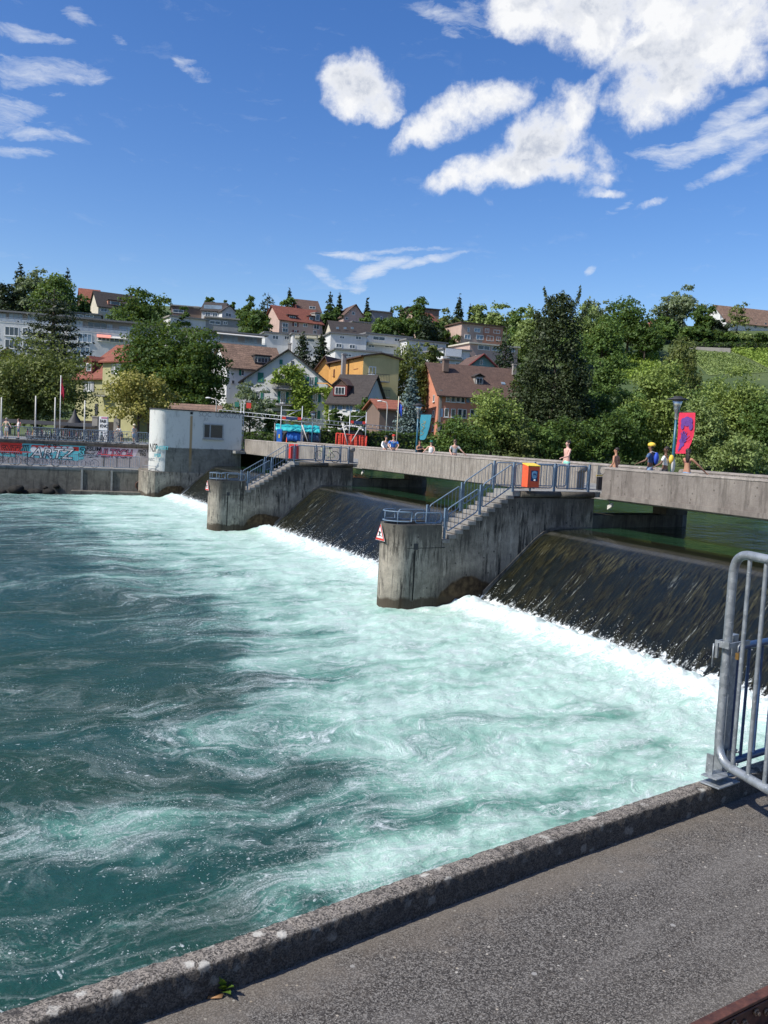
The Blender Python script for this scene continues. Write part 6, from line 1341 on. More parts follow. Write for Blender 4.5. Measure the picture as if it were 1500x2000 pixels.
M['bluelamp'] = plain('teal_blue_lamp_paint', (.02, .11, .17), .35, 0, .1)
r1, u1_ = bridge_lamp(1324, 774, 'blue lamp post with a dark hooded lantern beside the crimson banner', 'crimson', None)
r2, u2_ = bridge_lamp(818, 788, 'blue lamp post with hooded lantern beside the teal banner', 'bannerteal', None)
def banner(name, label, outline, m_, marks, parent_px):
    """cloth hung from the lamp arm; outline given as rows (left px, right px, py)"""
    rows = []
    for i, (xl, xr, y) in enumerate(outline):
        ul, zl = on_s(xl, y, SB+.1); ur, zr = on_s(xr, y, SB+.1); wv = .03*math.sin(i*1.3)
        rows.append((L(ul, SB+.1+wv, zl), L(ur, SB+.1+wv*.3, zr)))
    r_ = empty(name, (rows[0][0]+rows[0][1])/2, label, 'banner', 'festival banners on the bridge lamps'); mb = MB()
    for (a, b), (c, d) in zip(rows[:-1], rows[1:]):
        m1, m2 = (a+b)/2+WV*.02, (c+d)/2+WV*.02
        mb.add([a, m1, b, d, m2, c], [(0, 1, 4, 5), (1, 2, 3, 4)], True)
    o = mb.build('cloth', m_, r_); 
    mb = MB(); mb.tube([rows[0][0]+Zv*.03-(rows[0][1]-rows[0][0])*.12, rows[0][1]+Zv*.03], .018, 6); mb.build('arm', M['dark'], r_)
    return r_, rows
def on_rows(rows, x, y, out=.13):
    n = len(rows)-1; t = min(max(y, 0), .9999)*n; i = int(t); f = t-i; a = rows[i][0].lerp(rows[i+1][0], f); b = rows[i][1].lerp(rows[i+1][1], f); return a.lerp(b, x)+WV*out
b1, R1 = banner('banner', 'crimson banner with a violet flower figure', [(1327, 1358, 806), (1326, 1358, 820), (1325, 1357, 835), (1323, 1355, 850), (1321, 1350, 865), (1320, 1345, 876), (1320, 1341, 886)], M['crimson'], None, 1324)
for cx, cy, rx, ry in [(.35, .2, .16, .08), (.55, .15, .18, .06), (.75, .2, .15, .09), (.3, .3, .11, .08), (.8, .31, .12, .09), (.55, .24, .2, .07), (.42, .62, .24, .06), (.45, .55, .2, .08), (.42, .72, .17, .07), (.36, .8, .1, .07), (.3, .88, .05, .05)]:
    mb = MB(); pts = [on_rows(R1, cx+rx*math.cos(a), cy+ry*math.sin(a), .035+.01*rs.rand()) for a in [i*math.pi/5 for i in range(10)]]; mb.add(pts, [tuple(range(10))]); mb.build('violet_petal', M['violet'], b1)
for ex, ey in [(.5, .42), (.62, .44), (.8, .5), (.95, .56), (.3, .44), (.4, .4)]:
    mb = MB(); p, q, r2_ = on_rows(R1, .42, .68, .05), on_rows(R1, ex, ey, .05), on_rows(R1, ex-.06, ey, .05); mb.add([p, q, r2_], [(0, 1, 2)]); mb.build('violet_frond', M['violet'], b1)
b2, R2 = banner('banner', 'teal banner with a thin yellow scrawl', [(822, 843, 810), (821, 841, 822), (821, 839, 834), (820, 835, 846), (819, 831, 856), (821, 828, 859)], M['bannerteal'], None, 818)
mb = MB(); mb.tube([on_rows(R2, .35+.25*math.sin(i*1.9), .2+.055*i, .035) for i in range(10)], .012, 4); mb.tube([on_rows(R2, .6, .2, .035), on_rows(R2, .35, .55, .035)], .012, 4); mb.build('yellow_scrawl', M['ochre'], b2)
c = at(609, 865, 79); r_ = empty('street_lamp', (c.x, 79, 0), 'slim teal lamp post between the tarp tent and the red barrier', 'street lamp'); lantern(Vector((c.x, 79, 0)), at(609, 803, 79).z, r_, 1.0, 'bluelamp')
def goose(px, pyt, pyb, Y, label, dx=-1):
    t_ = at(px, pyt, Y); b_ = Vector((t_.x, Y, 0)); r_ = empty('street_lamp', b_, label, 'street lamp', 'curved street lamps'); mb = MB(); mb.tube([b_, b_+Zv*(t_.z-.5), Vector((t_.x+dx*.1, Y, t_.z-.1)), Vector((t_.x+dx*.6, Y, t_.z))], [.07, .05, .045, .04], 8); mb.build('pole', M['offwhite'], r_)
    mb = MB(); mb.ball(Vector((t_.x+dx*.85, Y, t_.z)), .3, 10, 6, (1, .45, .3)); mb.build('lamp_head', M['white'], r_)
goose(423, 778, 800, 90, 'curved white street lamp behind the pump house roof'); goose(757, 784, 860, 96, 'curved white street lamp beside the slim clipped cypress')
r_, t_ = pole('speaker_mast', 'short grey mast with a box behind the pump house roof', 325, 775, 800, 88, .06, 'grey', cat='mast'); mb = MB(); mb.box(t_, (.45, .3, .4)); mb.build('box', M['p_stone'], r_)
# ------------------------------------------------------------------ building site at the far bridge end
YS = 80.0
def VS(px, py, dy=0): p = at(px, py, YS+dy); return p
tr = empty('lattice_girder', VS(620, 822), 'long aluminium lattice girder spanning above the far bridge end', 'girder')
mb = MB(); a, b = VS(427, 800), VS(786, 836)
for dz in (0, -.34): mb.tube([a+Zv*dz, b+Zv*dz], .03, 5)
for i in range(44): p = a.lerp(b, i/43); mb.tube([p, p-Zv*.34], .018, 4)
mb.build('truss', M['alu'], tr)
m_ = empty('ladder_mast', VS(474, 880), 'thin ladder-like scaffold mast at the corner of the pump house', 'mast'); mb = MB(); t0 = at(474, 788, 74); 
for dx in (-.12, .12): mb.tube([Vector((t0.x+dx, 74, 0)), Vector((t0.x+dx, 74, t0.z))], .03, 5)
for i in range(12): mb.tube([Vector((t0.x-.12, 74, .3+i*.33)), Vector((t0.x+.12, 74, .3+i*.33))], .02, 4)
mb.build('ladder', M['alu'], m_)
mb = MB(); mb.box(Vector((t0.x-.5, 74.1, t0.z-.1)), (.35, .05, .4)); mb.build('green_lamp', M['green'], m_); mb = MB(); mb.box(Vector((t0.x+.5, 74.1, t0.z-.15)), (.4, .05, .45)); mb.build('red_lamp', M['red'], m_)
def tower(pa, pb, pyt, pyb, label, braces, by):
    r_ = empty('scaffold_tower', Vector((VS((pa+pb)/2, pyb).x, YS, 0)), label, 'scaffold', 'scaffold towers at the far bridge end'); mb = MB()
    for px in (pa, pb):
        for dy in (-.5, .9): t_ = VS(px, pyt, dy); mb.tube([Vector((t_.x, t_.y, 0)), t_], .045, 6)
    for py in (pyt+8, pyt+24): mb.tube([VS(pa, py, -.5), VS(pb, py+1, -.5)], .03, 5)
    mb.tube([VS(pa, pyt+24, -.5), VS(pb, pyt+5, -.5)], .025, 5); mb.build('frame', M['alu'], r_)
    for q0, q1 in braces: mb = MB(); mb.tube([VS(*q0, -.6), VS(*q1, -1.2)], .045, 6); mb.build('brace', M['offwhite'], r_)
    a, b = VS(pa+1, by, -.62), VS(pb-2, by+2, -.62); mb = MB(); mb.box((a+b)/2, ((b-a).length, .04, .24), (b-a).normalized()); bn = mb.build('banner_board', M['navy'], r_)
    for t_ in (.1, .9): mb = MB(); mb.box(a.lerp(b, t_)-Vector((0, .01, 0)), ((b-a).length*.2, .05, .25), (b-a).normalized()); mb.build('red_end', M['red'], bn)
tower(550, 591, 793, 862, 'scaffold tower over the teal tarp tent', [((590, 830), (601, 862))], 816); tower(684, 716, 805, 868, 'scaffold tower over the red barrier', [((668, 826), (679, 868)), ((704, 834), (687, 862))], 824)
tn = empty('work_tent', Vector((VS(582, 862).x, YS+1, 0)), 'low work tent with bright teal tarpaulin roof and blue sheet walls', 'tent')
def drape(pa, pb, pt, pb_, name, m_, dy=0, lean=.6):
    a, b = VS(pa, pt, dy+lean), VS(pb, pt+(pb-pa)*.05, dy+lean); c, d = VS(pa-1, pb_, dy), VS(pb+1, pb_+(pb-pa)*.05, dy); n = 14; mb = MB(); rows = []
    for j in range(5):
        for i in range(n+1): p = a.lerp(b, i/n).lerp(c.lerp(d, i/n), j/4); mb.v.append(tuple(p+Vector((0, -.05*math.sin(i*2.1+j)-.12*math.sin(j/4*3.1), .04*math.sin(i*1.3+j*2)))))
    for j in range(4):
        for i in range(n): q = j*(n+1)+i; mb.f.append((q, q+n+1, q+n+2, q+1)); mb.sm.append(True)
    o = mb.build(name, m_, tn); sm_ = o.modifiers.new('Solidify', 'SOLIDIFY'); sm_.thickness = .02
M['tarp'] = plain('teal_tarpaulin', (.03, .42, .44), .4, 0, .15, 2)
drape(539, 590, 828, 841, 'tarpaulin', M['tarp']); drape(591, 624, 830, 844, 'tarpaulin', M['tarp']); drape(538, 625, 840, 862, 'back_sheet', M['dark'], 1.2, .1); drape(561, 592, 842, 861, 'blue_sheet', M['blueshirt'], .2, .1); drape(604, 622, 845, 862, 'grey_sheet', M['bluedark'], .2, .1)
a = VS(537, 826, .8); b = VS(626, 832, .8)
for p in (a, b, VS(592, 830)): mb = MB(); mb.tube([Vector((p.x, p.y, 0)), p], .05, 6); mb.build('post', M['grey'], tn)
c = VS(545.5, 861, -.8); r_ = empty('blue_locker', Vector((c.x, YS-.8, 0)), 'upright blue cabinet with yellow sticker at the left end of the tent', 'cabinet'); mb = MB(); hh2 = VS(545, 838, -.8).z; mb.box(Vector((c.x, YS-.8, hh2/2)), (.46, .5, hh2)); mb.build('body', M['blueshirt'], r_, .02); mb = MB(); mb.box(Vector((c.x, YS-1.06, hh2*.68)), (.12, .02, .34)); mb.build('sticker', M['yellow'], r_)
c = VS(559.5, 861, -.9); mb = MB(); mb.lathe(Vector((c.x, YS-.9, .75)), [(.2, 0), (.2, .04), (.05, .06), (.02, .5), (0, .5)], 10); tag(mb.build('traffic_cone', M['orange']), 'small orange cone in front of the blue tent sheets', 'cone')
# red barrier with a covered trailer behind
rb = empty('red_barrier', Vector((VS(687, 868).x, YS-.8, 0)), 'bright red mesh barrier around the covered trailer', 'barrier')
def netm(g):
    P = g.pos(); n = g.noise(P, 3, 4); 
    fx_ = g.m('FRACT', g.m('MULTIPLY', g.n('SeparateXYZ', None, Vector=P).outputs[0], 7)); fz_ = g.m('FRACT', g.m('MULTIPLY', g.n('SeparateXYZ', None, Vector=P).outputs[2], 7))
    hole = g.m('MULTIPLY', g.m('GREATER_THAN', fx_, .35), g.m('GREATER_THAN', fz_, .35))
    return dict(Base_Color=g.mix(n, (.55, .04, .02), (.75, .09, .04)), Roughness=.5, Alpha=g.m('SUBTRACT', 1, g.m('MULTIPLY', hole, .75)))
M['net'] = mat('red_safety_net', netm)
q0, q1 = VS(657, 846, -.8), VS(716, 852, -.8); hb_ = q0.z
mb = MB(); n = 20
for i in range(n): a = q0.lerp(q1, i/n); b = q0.lerp(q1, (i+1)/n); dy = .06*math.sin(i*1.7); dy2 = .06*math.sin((i+1)*1.7); mb.add([Vector((a.x, a.y+dy, .0)), Vector((b.x, b.y+dy2, .0)), Vector((b.x, b.y+dy2, b.z)), Vector((a.x, a.y+dy, a.z))], [(0, 1, 2, 3)], True)
mb.build('net', M['net'], rb); mb = MB(); mb.tube([q0, q1], .05, 6); mb.build('top_rail', M['red'], rb)
for t_ in (0, .22, .5, .78, 1): p = q0.lerp(q1, t_); mb = MB(); mb.tube([Vector((p.x, p.y, 0)), p], .06, 6); mb.build('post', M['red'], rb)
tc = VS(688, 850, 1.2); tl = empty('covered_trailer', Vector((tc.x, tc.y, 0)), 'dark trailer with curved white cover behind the red barrier', 'trailer'); w2 = (VS(712, 840, 1.2).x-VS(664, 840, 1.2).x)/2; zt_ = VS(688, 831, 1.2).z
mb = MB(); mb.box(Vector((tc.x, tc.y, zt_*.45)), (w2*1.7, 1.4, zt_*.75)); mb.build('body', M['black'], tl); mb = MB(); n = 12
for i in range(n):
    a, b = -1+2*i/n, -1+2*(i+1)/n; f_ = lambda t: Vector((tc.x+w2*t, tc.y, zt_-.42*abs(t)**2.6)); mb.add([f_(a)+Vector((0, -.9, 0)), f_(b)+Vector((0, -.9, 0)), f_(b)+Vector((0, .9, 0)), f_(a)+Vector((0, .9, 0))], [(0, 1, 2, 3)], True)
o = mb.build('cover', M['white'], tl); sm_ = o.modifiers.new('Solidify', 'SOLIDIFY'); sm_.thickness = .12
for i, px in enumerate((664, 706)): p = VS(px, 862, .6); mb = MB(); mb.tube([Vector((p.x, p.y, .35)), Vector((p.x, p.y+.2, .35))], .35, 14); mb.build('wheel', M['dark'], tl)
# ------------------------------------------------------------------ bins and signs on the piers
def bin_(px, py, uu, label, front, side, top, emblem=True):
    s, z = on_u(px, py, uu); c = L(uu, s, .56); r_ = empty('litter_bin', L(uu, s, .14), label, 'bin', 'boxes on the pier platforms'); w_, dd, hh = .54, .36, .80
    mb = MB(); X, Y_ = WV*w_/2, DV*dd/2; z0, z1 = .15, .93; b = L(uu, s, 0)
    mb.hexa([b-X-Y_+Zv*z0, b+X-Y_+Zv*z0, b+X+Y_+Zv*z0, b-X+Y_+Zv*z0, b-X-Y_+Zv*(z1-.04), b+X-Y_+Zv*(z1-.04), b+X+Y_+Zv*(z1+.04), b-X+Y_+Zv*(z1+.04)]); mb.build('body', M[front], r_, .015)
    mb = MB(); mb.hexa([b-X*1.05-Y_*1.1+Zv*(z1-.036), b+X*1.05-Y_*1.1+Zv*(z1-.036), b+X*1.05+Y_*1.05+Zv*(z1+.046), b-X*1.05+Y_*1.05+Zv*(z1+.046), b-X*1.05-Y_*1.1+Zv*(z1-.01), b+X*1.05-Y_*1.1+Zv*(z1-.01), b+X*1.05+Y_*1.05+Zv*(z1+.075), b-X*1.05+Y_*1.05+Zv*(z1+.075)]); mb.build('lid', M[top], r_)
    mb = MB(); mb.tube([b+Zv*.0, b+Zv*.16], .04, 8); mb.build('foot', M['blue'], r_)
    if emblem:
        f = b-Y_*1.01; nrm = -DV; mb = MB(); mb.box(f+Zv*.56-DV*.004-WV*.02, (.30, .012, .38), WV, DV); e = mb.build('emblem', M['navy'], r_)
        sh = [(-.11, .14), (0, .17), (.11, .14), (.11, -.02), (.07, -.1), (0, -.11), (-.07, -.1), (-.11, -.02)]
        mb = MB(); mb.prism([f+Zv*(.57+z)+WV*(x-.02)-DV*.018 for x, z in sh], DV*.006); mb.build('shield', M['sky'], e)
        mb = MB(); mb.tube([f+Zv*(.60+z)+WV*(x-.02)-DV*.022 for x, z in [(-.08, -.05), (-.05, .03), (-.02, -.01), (0, .07), (.03, 0), (.06, .04), (.08, -.05)]], .012, 4); mb.build('outline', M['navy'], e)
        mb = MB(); mb.ball(f+Zv*.41-WV*.02-DV*.018, .05, 10, 6, (1.2, .25, .6)); mb.build('badge', M['white'], e)
        for i in range(3): mb = MB(); mb.box(b+X*1.005+Zv*(.84-.035*i)+DV*(-.02), (.006, .14, .012), WV, DV); mb.build('slot', M['dorange'], r_)
    return r_
bin_(1037, 925, -.16, 'orange box bin with a blue shield sticker on the nearer pier', 'orange', 'orange', 'yellow'); bin_(574, 882, 22.33+1.05, 'red box bin behind the stair railing of the farther pier', 'red', 'red', 'red', False)
def wsign(k, px, py, label):
    best = None
    for i in range(200):
        a = math.pi*i/199; P = L(22.33*k+.68-.68*math.cos(a), 8.5+.646*math.sin(a), -1.52); v = P-EYE; x = 750+FPX*v.dot(RT)/v.dot(FW)
        if a < math.pi*.5 and (best is None or abs(x-px) < best[0]): best = (abs(x-px), a, P)
    _, a, P = best; nrm = (-DV*math.cos(a)+WV*math.sin(a)).normalized(); rt = Zv.cross(nrm).normalized(); r_ = empty('warning_sign', P, label, 'warning sign', 'triangular warning signs on the pier noses'); c = P+nrm*.09
    def tri(s, out, m_, nm): mb = MB(); mb.prism([c+nrm*out+rt*x*s+Zv*z*s for x, z in ((-.30, -.27), (.30, -.27), (0, .30))], nrm*.006); return mb.build(nm, M[m_], r_)
    tri(1, -.02, 'white', 'backing'); tri(.94, -.008, 'red', 'border'); tri(.68, .002, 'white', 'field')
    mb = MB(); q = lambda x, z: c+nrm*.012+rt*x+Zv*z
    mb.ball(q(0, .02), .032, 8, 5); mb.tube([q(0, -.02), q(0, -.09)], .028, 6); mb.tube([q(-.08, .03), q(-.02, -.03)], .012, 5); mb.tube([q(.08, .03), q(.02, -.03)], .012, 5); mb.tube([q(-.14, -.12), q(-.07, -.095), q(0, -.12), q(.07, -.095), q(.14, -.12)], .010, 5); mb.build('swimmer_symbol', M['black'], r_)
wsign(0, 746, 1043, 'red and white triangular swimmer warning sign on the nearer pier nose'); wsign(1, 404, 955, 'red and white triangular swimmer warning sign on the farther pier nose')
u, z = on_s(1142, 918, -.8); c = L(1.15, -1.0, 0); r_ = empty('barricade', c, 'pale yellow barricade board standing in the parapet gap of the nearer pier', 'barricade')
mb = MB(); mb.box(c+Zv*.80, (.75, .04, .36), DV*.3-WV*.95); mb.build('board', M['cream'], r_)
mb = MB(); mb.box(c+Zv*.58+WV*.03, (.74, .05, .05), DV*.3-WV*.95); mb.build('stripe', M['yellow'], r_)
mb = MB(); mb.box(c+Zv*.28, (.6, .3, .5), DV*.3-WV*.95); mb.build('foot', M['black'], r_)  # solid black foot, also standing in for the shadow under the board
# ------------------------------------------------------------------ foreground gate, blue rail, beam, weed
g0 = atz(1392, 1527, KH); g0 = Vector((g0.x, g0.y, 0))
e_ = atz(1500, 1580, .22)-atz(1393, 1515, .22); GD = Vector((e_.x, e_.y, 0)).normalized()
gt = empty('steel_gate', g0+Zv*KH, 'galvanised steel gate frame standing on the kerb', 'gate')
zb_ = .215; zt_ = (at(1440, 1083, g0.y+GD.y*.1)).z
a = g0+GD*.02; W2 = 1.25; r = .105
fr = rrect(a+Zv*zb_, a+GD*W2+Zv*zb_, a+GD*W2+Zv*zt_, a+Zv*zt_, r, 9); mb = MB(); mb.tube(fr, .0205, 16, closed=True); mb.build('frame', M['galv'], gt)
for i in range(1, 11): mb = MB(); p = a+GD*(.105*i+.0); mb.tube([p+Zv*(zb_+.012), p+Zv*(zt_-.012)], .0095, 12, cap=False); mb.build('bar', M['galv'], gt)
pp_ = g0+KD*.085+KN*.02; PX, PYv = KD, KN
mb = MB(); mb.box(pp_+Zv*(KH+.02+.335), (.05, .05, .67), PX, PYv); post = mb.build('hinge_post', M['galv'], gt, .003)
zc = KH+.66
mb = MB()
c0 = a+Zv*zc
for off in (-.032, .032): mb.box(c0+KN*off*1.0+KD*.045, (.17, .008, .022), KD, KN)
mb.box(c0-KD*.04, (.008, .07, .03), KD, KN); mb.box(c0-KD*.047-Zv*.03+KN*.02, (.012, .012, .07), KD, KN); mb.tube([c0-KD*.06+KN*.03, c0-KD*.06+KN*.03-Zv*.11], .004, 5); mb.build('clamp', M['galv'], gt)
pl = c0+KD*.022-KN*.05-Zv*.035
mb = MB(); mb.tube([pl+KD*-.011, pl+KD*-.011+Zv*.03, pl+Zv*.042, pl+KD*.011+Zv*.03, pl+KD*.011], .0035, 6); lk = mb.build('padlock', M['galv'], gt)
mb = MB(); mb.box(pl-Zv*.014, (.036, .016, .03), KD, KN); mb.build('lock_body', M['brass'], lk)
mb = MB()
mb.box(g0+Zv*(KH+.008)+KD*.01-KN*.03, (.17, .10, .008), KD, KN); mb.build('base_plate', M['galv'], gt, .002)
mb = MB(); mb.box(g0+Zv*(KH+.042)+KD*-.005-KN*.02, (.13, .08, .006), KD, KN); mb.build('upper_plate', M['galv'], gt, .002)
mb = MB(); mb.box(g0+Zv*(KH+.09)-KD*.028+KN*.005, (.006, .035, .09), KD, KN); mb.build('side_plate', M['galv'], gt)
mb = MB(); mb.box(g0+Zv*(KH+.12)+KD*.095-KN*.02, (.05, .008, .05), KD, KN)
sp_ = mb.build('slotted_plate', M['galv'], gt)
for z in (.165, .105): mb = MB(); q = g0+Zv*(KH+z-.02)+KD*.095-KN*.03; mb.tube([q, q-KN*.02], .011, 6); mb.tube([q-KN*.02, q-KN*.032], .006, 8); mb.build('bolt', M['galv'], sp_)
# hinges to the blue railing panel
br0 = g0+KD*.155+KN*.03
rb2 = empty('kerb_railing', br0+KD*.5+Zv*KH, 'dark blue railing panel on the kerb beyond the gate', 'railing')
zt2 = at(1455, 1262, br0.y+KD.y*.05).z; zb2 = at(1455, 1488, br0.y+KD.y*.05).z
fr = rrect(br0+Zv*zb2, br0+KD*1.4+Zv*zb2, br0+KD*1.4+Zv*zt2, br0+Zv*zt2, .06, 7); mb = MB(); mb.tube(fr, .0175, 12, closed=True); mb.build('frame', M['bluedark'], rb2)
for i in range(1, 12): p = br0+KD*(.115*i); mb = MB(); mb.tube([p+Zv*zb2, p+Zv*zt2], .008, 8, cap=False); mb.build('bar', M['bluedark'], rb2)
for z in (zb2+.08, zt2-.08): mb = MB(); mb.box(br0-KD*.03+Zv*z, (.05, .02, .045), KD, KN); mb.build('hinge', M['bluedark'], rb2)
mb = MB(); mb.box(br0+KD*1.45+Zv*(KH+.35), (.05, .05, .7), KD, KN); mb.build('post', M['blue'], rb2)
# rusty beam
p0 = atz(1345, 2000, .11); p1 = atz(1500, 1924, .11); bd = Vector((p1.x-p0.x, p1.y-p0.y, 0)).normalized(); bn_ = Vector((bd.y, -bd.x, 0)); bm = empty('steel_beam', p1+bd*.3-Zv*.1, 'rusty riveted steel beam lying at the bottom right corner', 'beam')
s0 = Vector((p0.x, p0.y, 0))-bd*1.5; ln = 4.5; mid = s0+bd*ln/2
mb = MB(); mb.box(mid+bn_*.014+Zv*.105, (ln, .030, .010), bd, bn_); mb.build('top_flange', M['rust'], bm, .002)
mb = MB(); mb.box(mid+bn_*.010+Zv*.055, (ln, .012, .092), bd, bn_); mb.build('web', M['rustdark'] if 'rustdark' in M else M['rust'], bm)
mb = MB(); mb.box(mid+bn_*.035+Zv*.008, (ln, .065, .010), bd, bn_); mb.build('bottom_flange', M['rust'], bm, .002)
mb = MB(); mb.tube([s0+bn_*.022+Zv*.088, s0+bd*ln+bn_*.022+Zv*.088], .004, 5); mb.build('edge_bead', M['rust'], bm)
for i in range(90):
    q = s0+bd*(.05*i+.02)+bn_*.017+Zv*(.055+(.012 if i % 2 else -.004)); mb = MB(); mb.tube([q, q+bn_*.007], .0105, 6); mb.tube([q+bn_*.007, q+bn_*.015], .006, 8); mb.build('bolt', M['bolt'], bm)
# weed and dry leaf
c = atz(433, 1936, 0); wd = empty('weed', c, 'small green weed sprouting at the foot of the kerb', 'plant'); M['weed'] = leafm('weed_leaves', (.07, .13, .02), (.20, .32, .06), .2)
rs = np.random.RandomState(2)
for i in range(17):
    an = rs.uniform(0, 6.28); el = rs.uniform(.55, 1.35); l = rs.uniform(.05, .10); dx = Vector((math.cos(an)*math.cos(el), math.sin(an)*math.cos(el), math.sin(el))); sd_ = dx.cross(Zv).normalized(); mb = MB(); n = 9; L0, R0, C0 = [], [], []
    for j in range(n+1):
        t_ = j/n; p = c+dx*l*t_-Zv*(t_*t_*l*.25); wv_ = .0105*math.sin(math.pi*min(1, t_*1.02)**.8)*(1+.35*(j % 2)); C0.append(p-Zv*.002); L0.append(p+sd_*wv_+Zv*.002); R0.append(p-sd_*wv_+Zv*.002)
    mb.v = [tuple(p) for p in L0+C0+R0]
    for j in range(n): mb.f += [(j, j+1, n+1+j+1, n+1+j), (n+1+j, n+1+j+1, 2*n+2+j+1, 2*n+2+j)]; mb.sm += [True, True]
    mb.build('blade', M['weed'], wd)
c = atz(420, 1948, .002); mb = MB(); mb.add([c+Vector(p) for p in ((-.022, -.006, 0), (0, -.012, .006), (.02, -.004, .002), (.024, .008, .008), (.004, .012, .003), (-.016, .008, .007))], [(0, 1, 4, 5), (1, 2, 3, 4)], True); o = mb.build('dry_leaf', plain('dry_orange_leaf', (.38, .20, .08), .7)); o.modifiers.new('Solidify', 'SOLIDIFY').thickness = .0015; tag(o, 'dry orange leaf lying beside the small weed', 'leaf')
rs = np.random.RandomState(6)
# ------------------------------------------------------------------ people
def skin_obj(name, vs, es, rs_, m_, parent, sub=2, root=0):
    me = bpy.data.meshes.new(name); me.from_pydata(vs, es, []); o = bpy.data.objects.new(name, me); COL.objects.link(o)
    md = o.modifiers.new('Skin', 'SKIN'); md.use_smooth_shade = True; md.branch_smoothing = .6
    for i, r in enumerate(rs_): me.skin_vertices[0].data[i].radius = (r if hasattr(r, '__len__') else (r, r))
    me.skin_vertices[0].data[root].use_root = True
    s_ = o.modifiers.new('Sub', 'SUBSURF'); s_.levels = s_.render_levels = sub
    bpy.context.view_layer.update(); m2 = bpy.data.meshes.new_from_object(o.evaluated_get(bpy.context.evaluated_depsgraph_get()))
    bpy.data.objects.remove(o); m2.materials.clear(); m2.materials.append(m_); m2.polygons.foreach_set('use_smooth', [True]*len(m2.polygons))
    o = bpy.data.objects.new(name, m2); COL.objects.link(o); o.parent = parent; WL[o.name] = WL.get(parent.name, Vector()); return o
def person(P, rz, label, skin='skin', shirt=None, bottom='denim', hair='hair', hairlen=0, hat=None, arms=None, lean=0.0, turn=0.0, H_=1.75, legs=True, long_sleeve=False, shoes='dark', skirt=.42, grp='people on the bridge and quay', fem=False):
    r_ = empty('person', P, label, 'person', grp, rz); r_.scale = (H_/1.75,)*3; WL[r_.name] = Vector((0, 0, 0)); V = Vector
    lf = lambda z: V((0, math.sin(lean)*max(0, z-.95), 0))
    sw = .165 if fem else .19
    pv = V((0, 0, .95)); wa = V((0, 0, 1.11))+lf(1.11); ch = V((0, .01, 1.31))+lf(1.31); nb = V((0, 0, 1.46))+lf(1.46); nk = V((0, .012, 1.52))+lf(1.52)
    hd = lambda x, y, z: V((x*math.cos(turn)-y*math.sin(turn), x*math.sin(turn)+y*math.cos(turn), z))+lf(1.55)
    vs = [pv, wa, ch, nb, nk, hd(0, .03, 1.575), hd(0, .015, 1.645), hd(0, -.005, 1.70), hd(0, .112, 1.615)]; R = [(.15, .105), (.118 if fem else .135, .095), (.15 if fem else .168, .11), (.062, .055), (.05, .05), (.062, .072), (.074, .09), (.055, .07), .012]
    es = [(0, 1), (1, 2), (2, 3), (3, 4), (4, 5), (5, 6), (6, 7), (5, 8)]
    arms = arms or {}
    SH = {}
    for sg in (-1, 1):
        A = arms.get(sg, ((.06*sg, -.03, -.27), (.07*sg, .05, -.51))); s0 = V((sw*sg, 0, 1.40))+lf(1.40); el, ha = s0+V(A[0]), s0+V(A[1]); b = len(vs); SH[sg] = (s0, el, ha)
        fd = (ha-el).normalized(); sd_ = fd.cross(V((0, 0, 1))); sd_ = sd_.normalized() if sd_.length > .2 else V((0, 1, 0)).cross(fd).normalized()*-1; up_ = sd_.cross(fd)
        vs += [s0, el, ha, ha+fd*.075]; R += [.052, .038, .026, (.036, .018)]; es += [(2, b), (b, b+1), (b+1, b+2), (b+2, b+3)]
        for f_ in range(4):
            o_ = (f_-1.5)*.019; l_ = (.068, .078, .074, .058)[f_]; k = len(vs); q0 = ha+fd*.095+sd_*o_; q1 = q0+fd*l_*.5-up_*.006; q2 = q1+fd*l_*.4-up_*.02; vs += [q0, q1, q2]; R += [.0095, .0085, .007]; es += [(b+3, k), (k, k+1), (k+1, k+2)]
        k = len(vs); q0 = ha+fd*.04+sd_*.036*sg; q1 = q0+fd*.035+sd_*.018*sg; vs += [q0, q1]; R += [.011, .008]; es += [(b+2, k), (k, k+1)]
    LG = {}
    for sg in (-1, 1):
        b = len(vs); hp, kn, an, to = V((.088*sg, 0, .88)), V((.10*sg, .03*sg, .49)), V((.10*sg, .02*sg-.03, .085)), V((.11*sg, .02*sg+.12, .035)); LG[sg] = (hp, kn, an, to)
        vs += [hp, kn, an, to]; R += [(.088, .09), .056, .038, (.042, .03)]; es += [(0, b), (b, b+1), (b+1, b+2), (b+2, b+3)]
    skin_obj('body', [tuple(v) for v in vs], es, R, M[skin], r_)
    if shirt:
        v2 = [wa-V((0, 0, .10)), wa+V((0, 0, .02)), ch, nb-V((0, 0, .035))]; r2 = [(.155, .118), (.145, .112), (.182 if not fem else .162, .125), (.075, .065)]; e2 = [(0, 1), (1, 2), (2, 3)]
        if shirt[1] == 'tee' or shirt[1] == 'long':
            for sg in (-1, 1):
                s0, el, ha = SH[sg]; b = len(v2); v2 += [s0, s0.lerp(el, .72)]; r2 += [.066, .058]; e2 += [(2, b), (b, b+1)]
                if shirt[1] == 'long': v2 += [el, el.lerp(ha, .9)]; r2 += [.052, .036]; e2 += [(b+1, b+2), (b+2, b+3)]
        if shirt[1] == 'bra': v2 = [ch-V((0, 0, .075)), ch+V((0, .01, .02))]; r2 = [(.142, .112), (.158, .12)]; e2 = [(0, 1)]
        skin_obj('shirt' if shirt[1] != 'bra' else 'bikini_top', [tuple(v) for v in v2], e2, r2, M[shirt[0]], r_)
    v2 = [pv+V((0, 0, .07)), pv-V((0, 0, .03))]; r2 = [(.155, .115), (.165, .125)]; e2 = [(0, 1)]
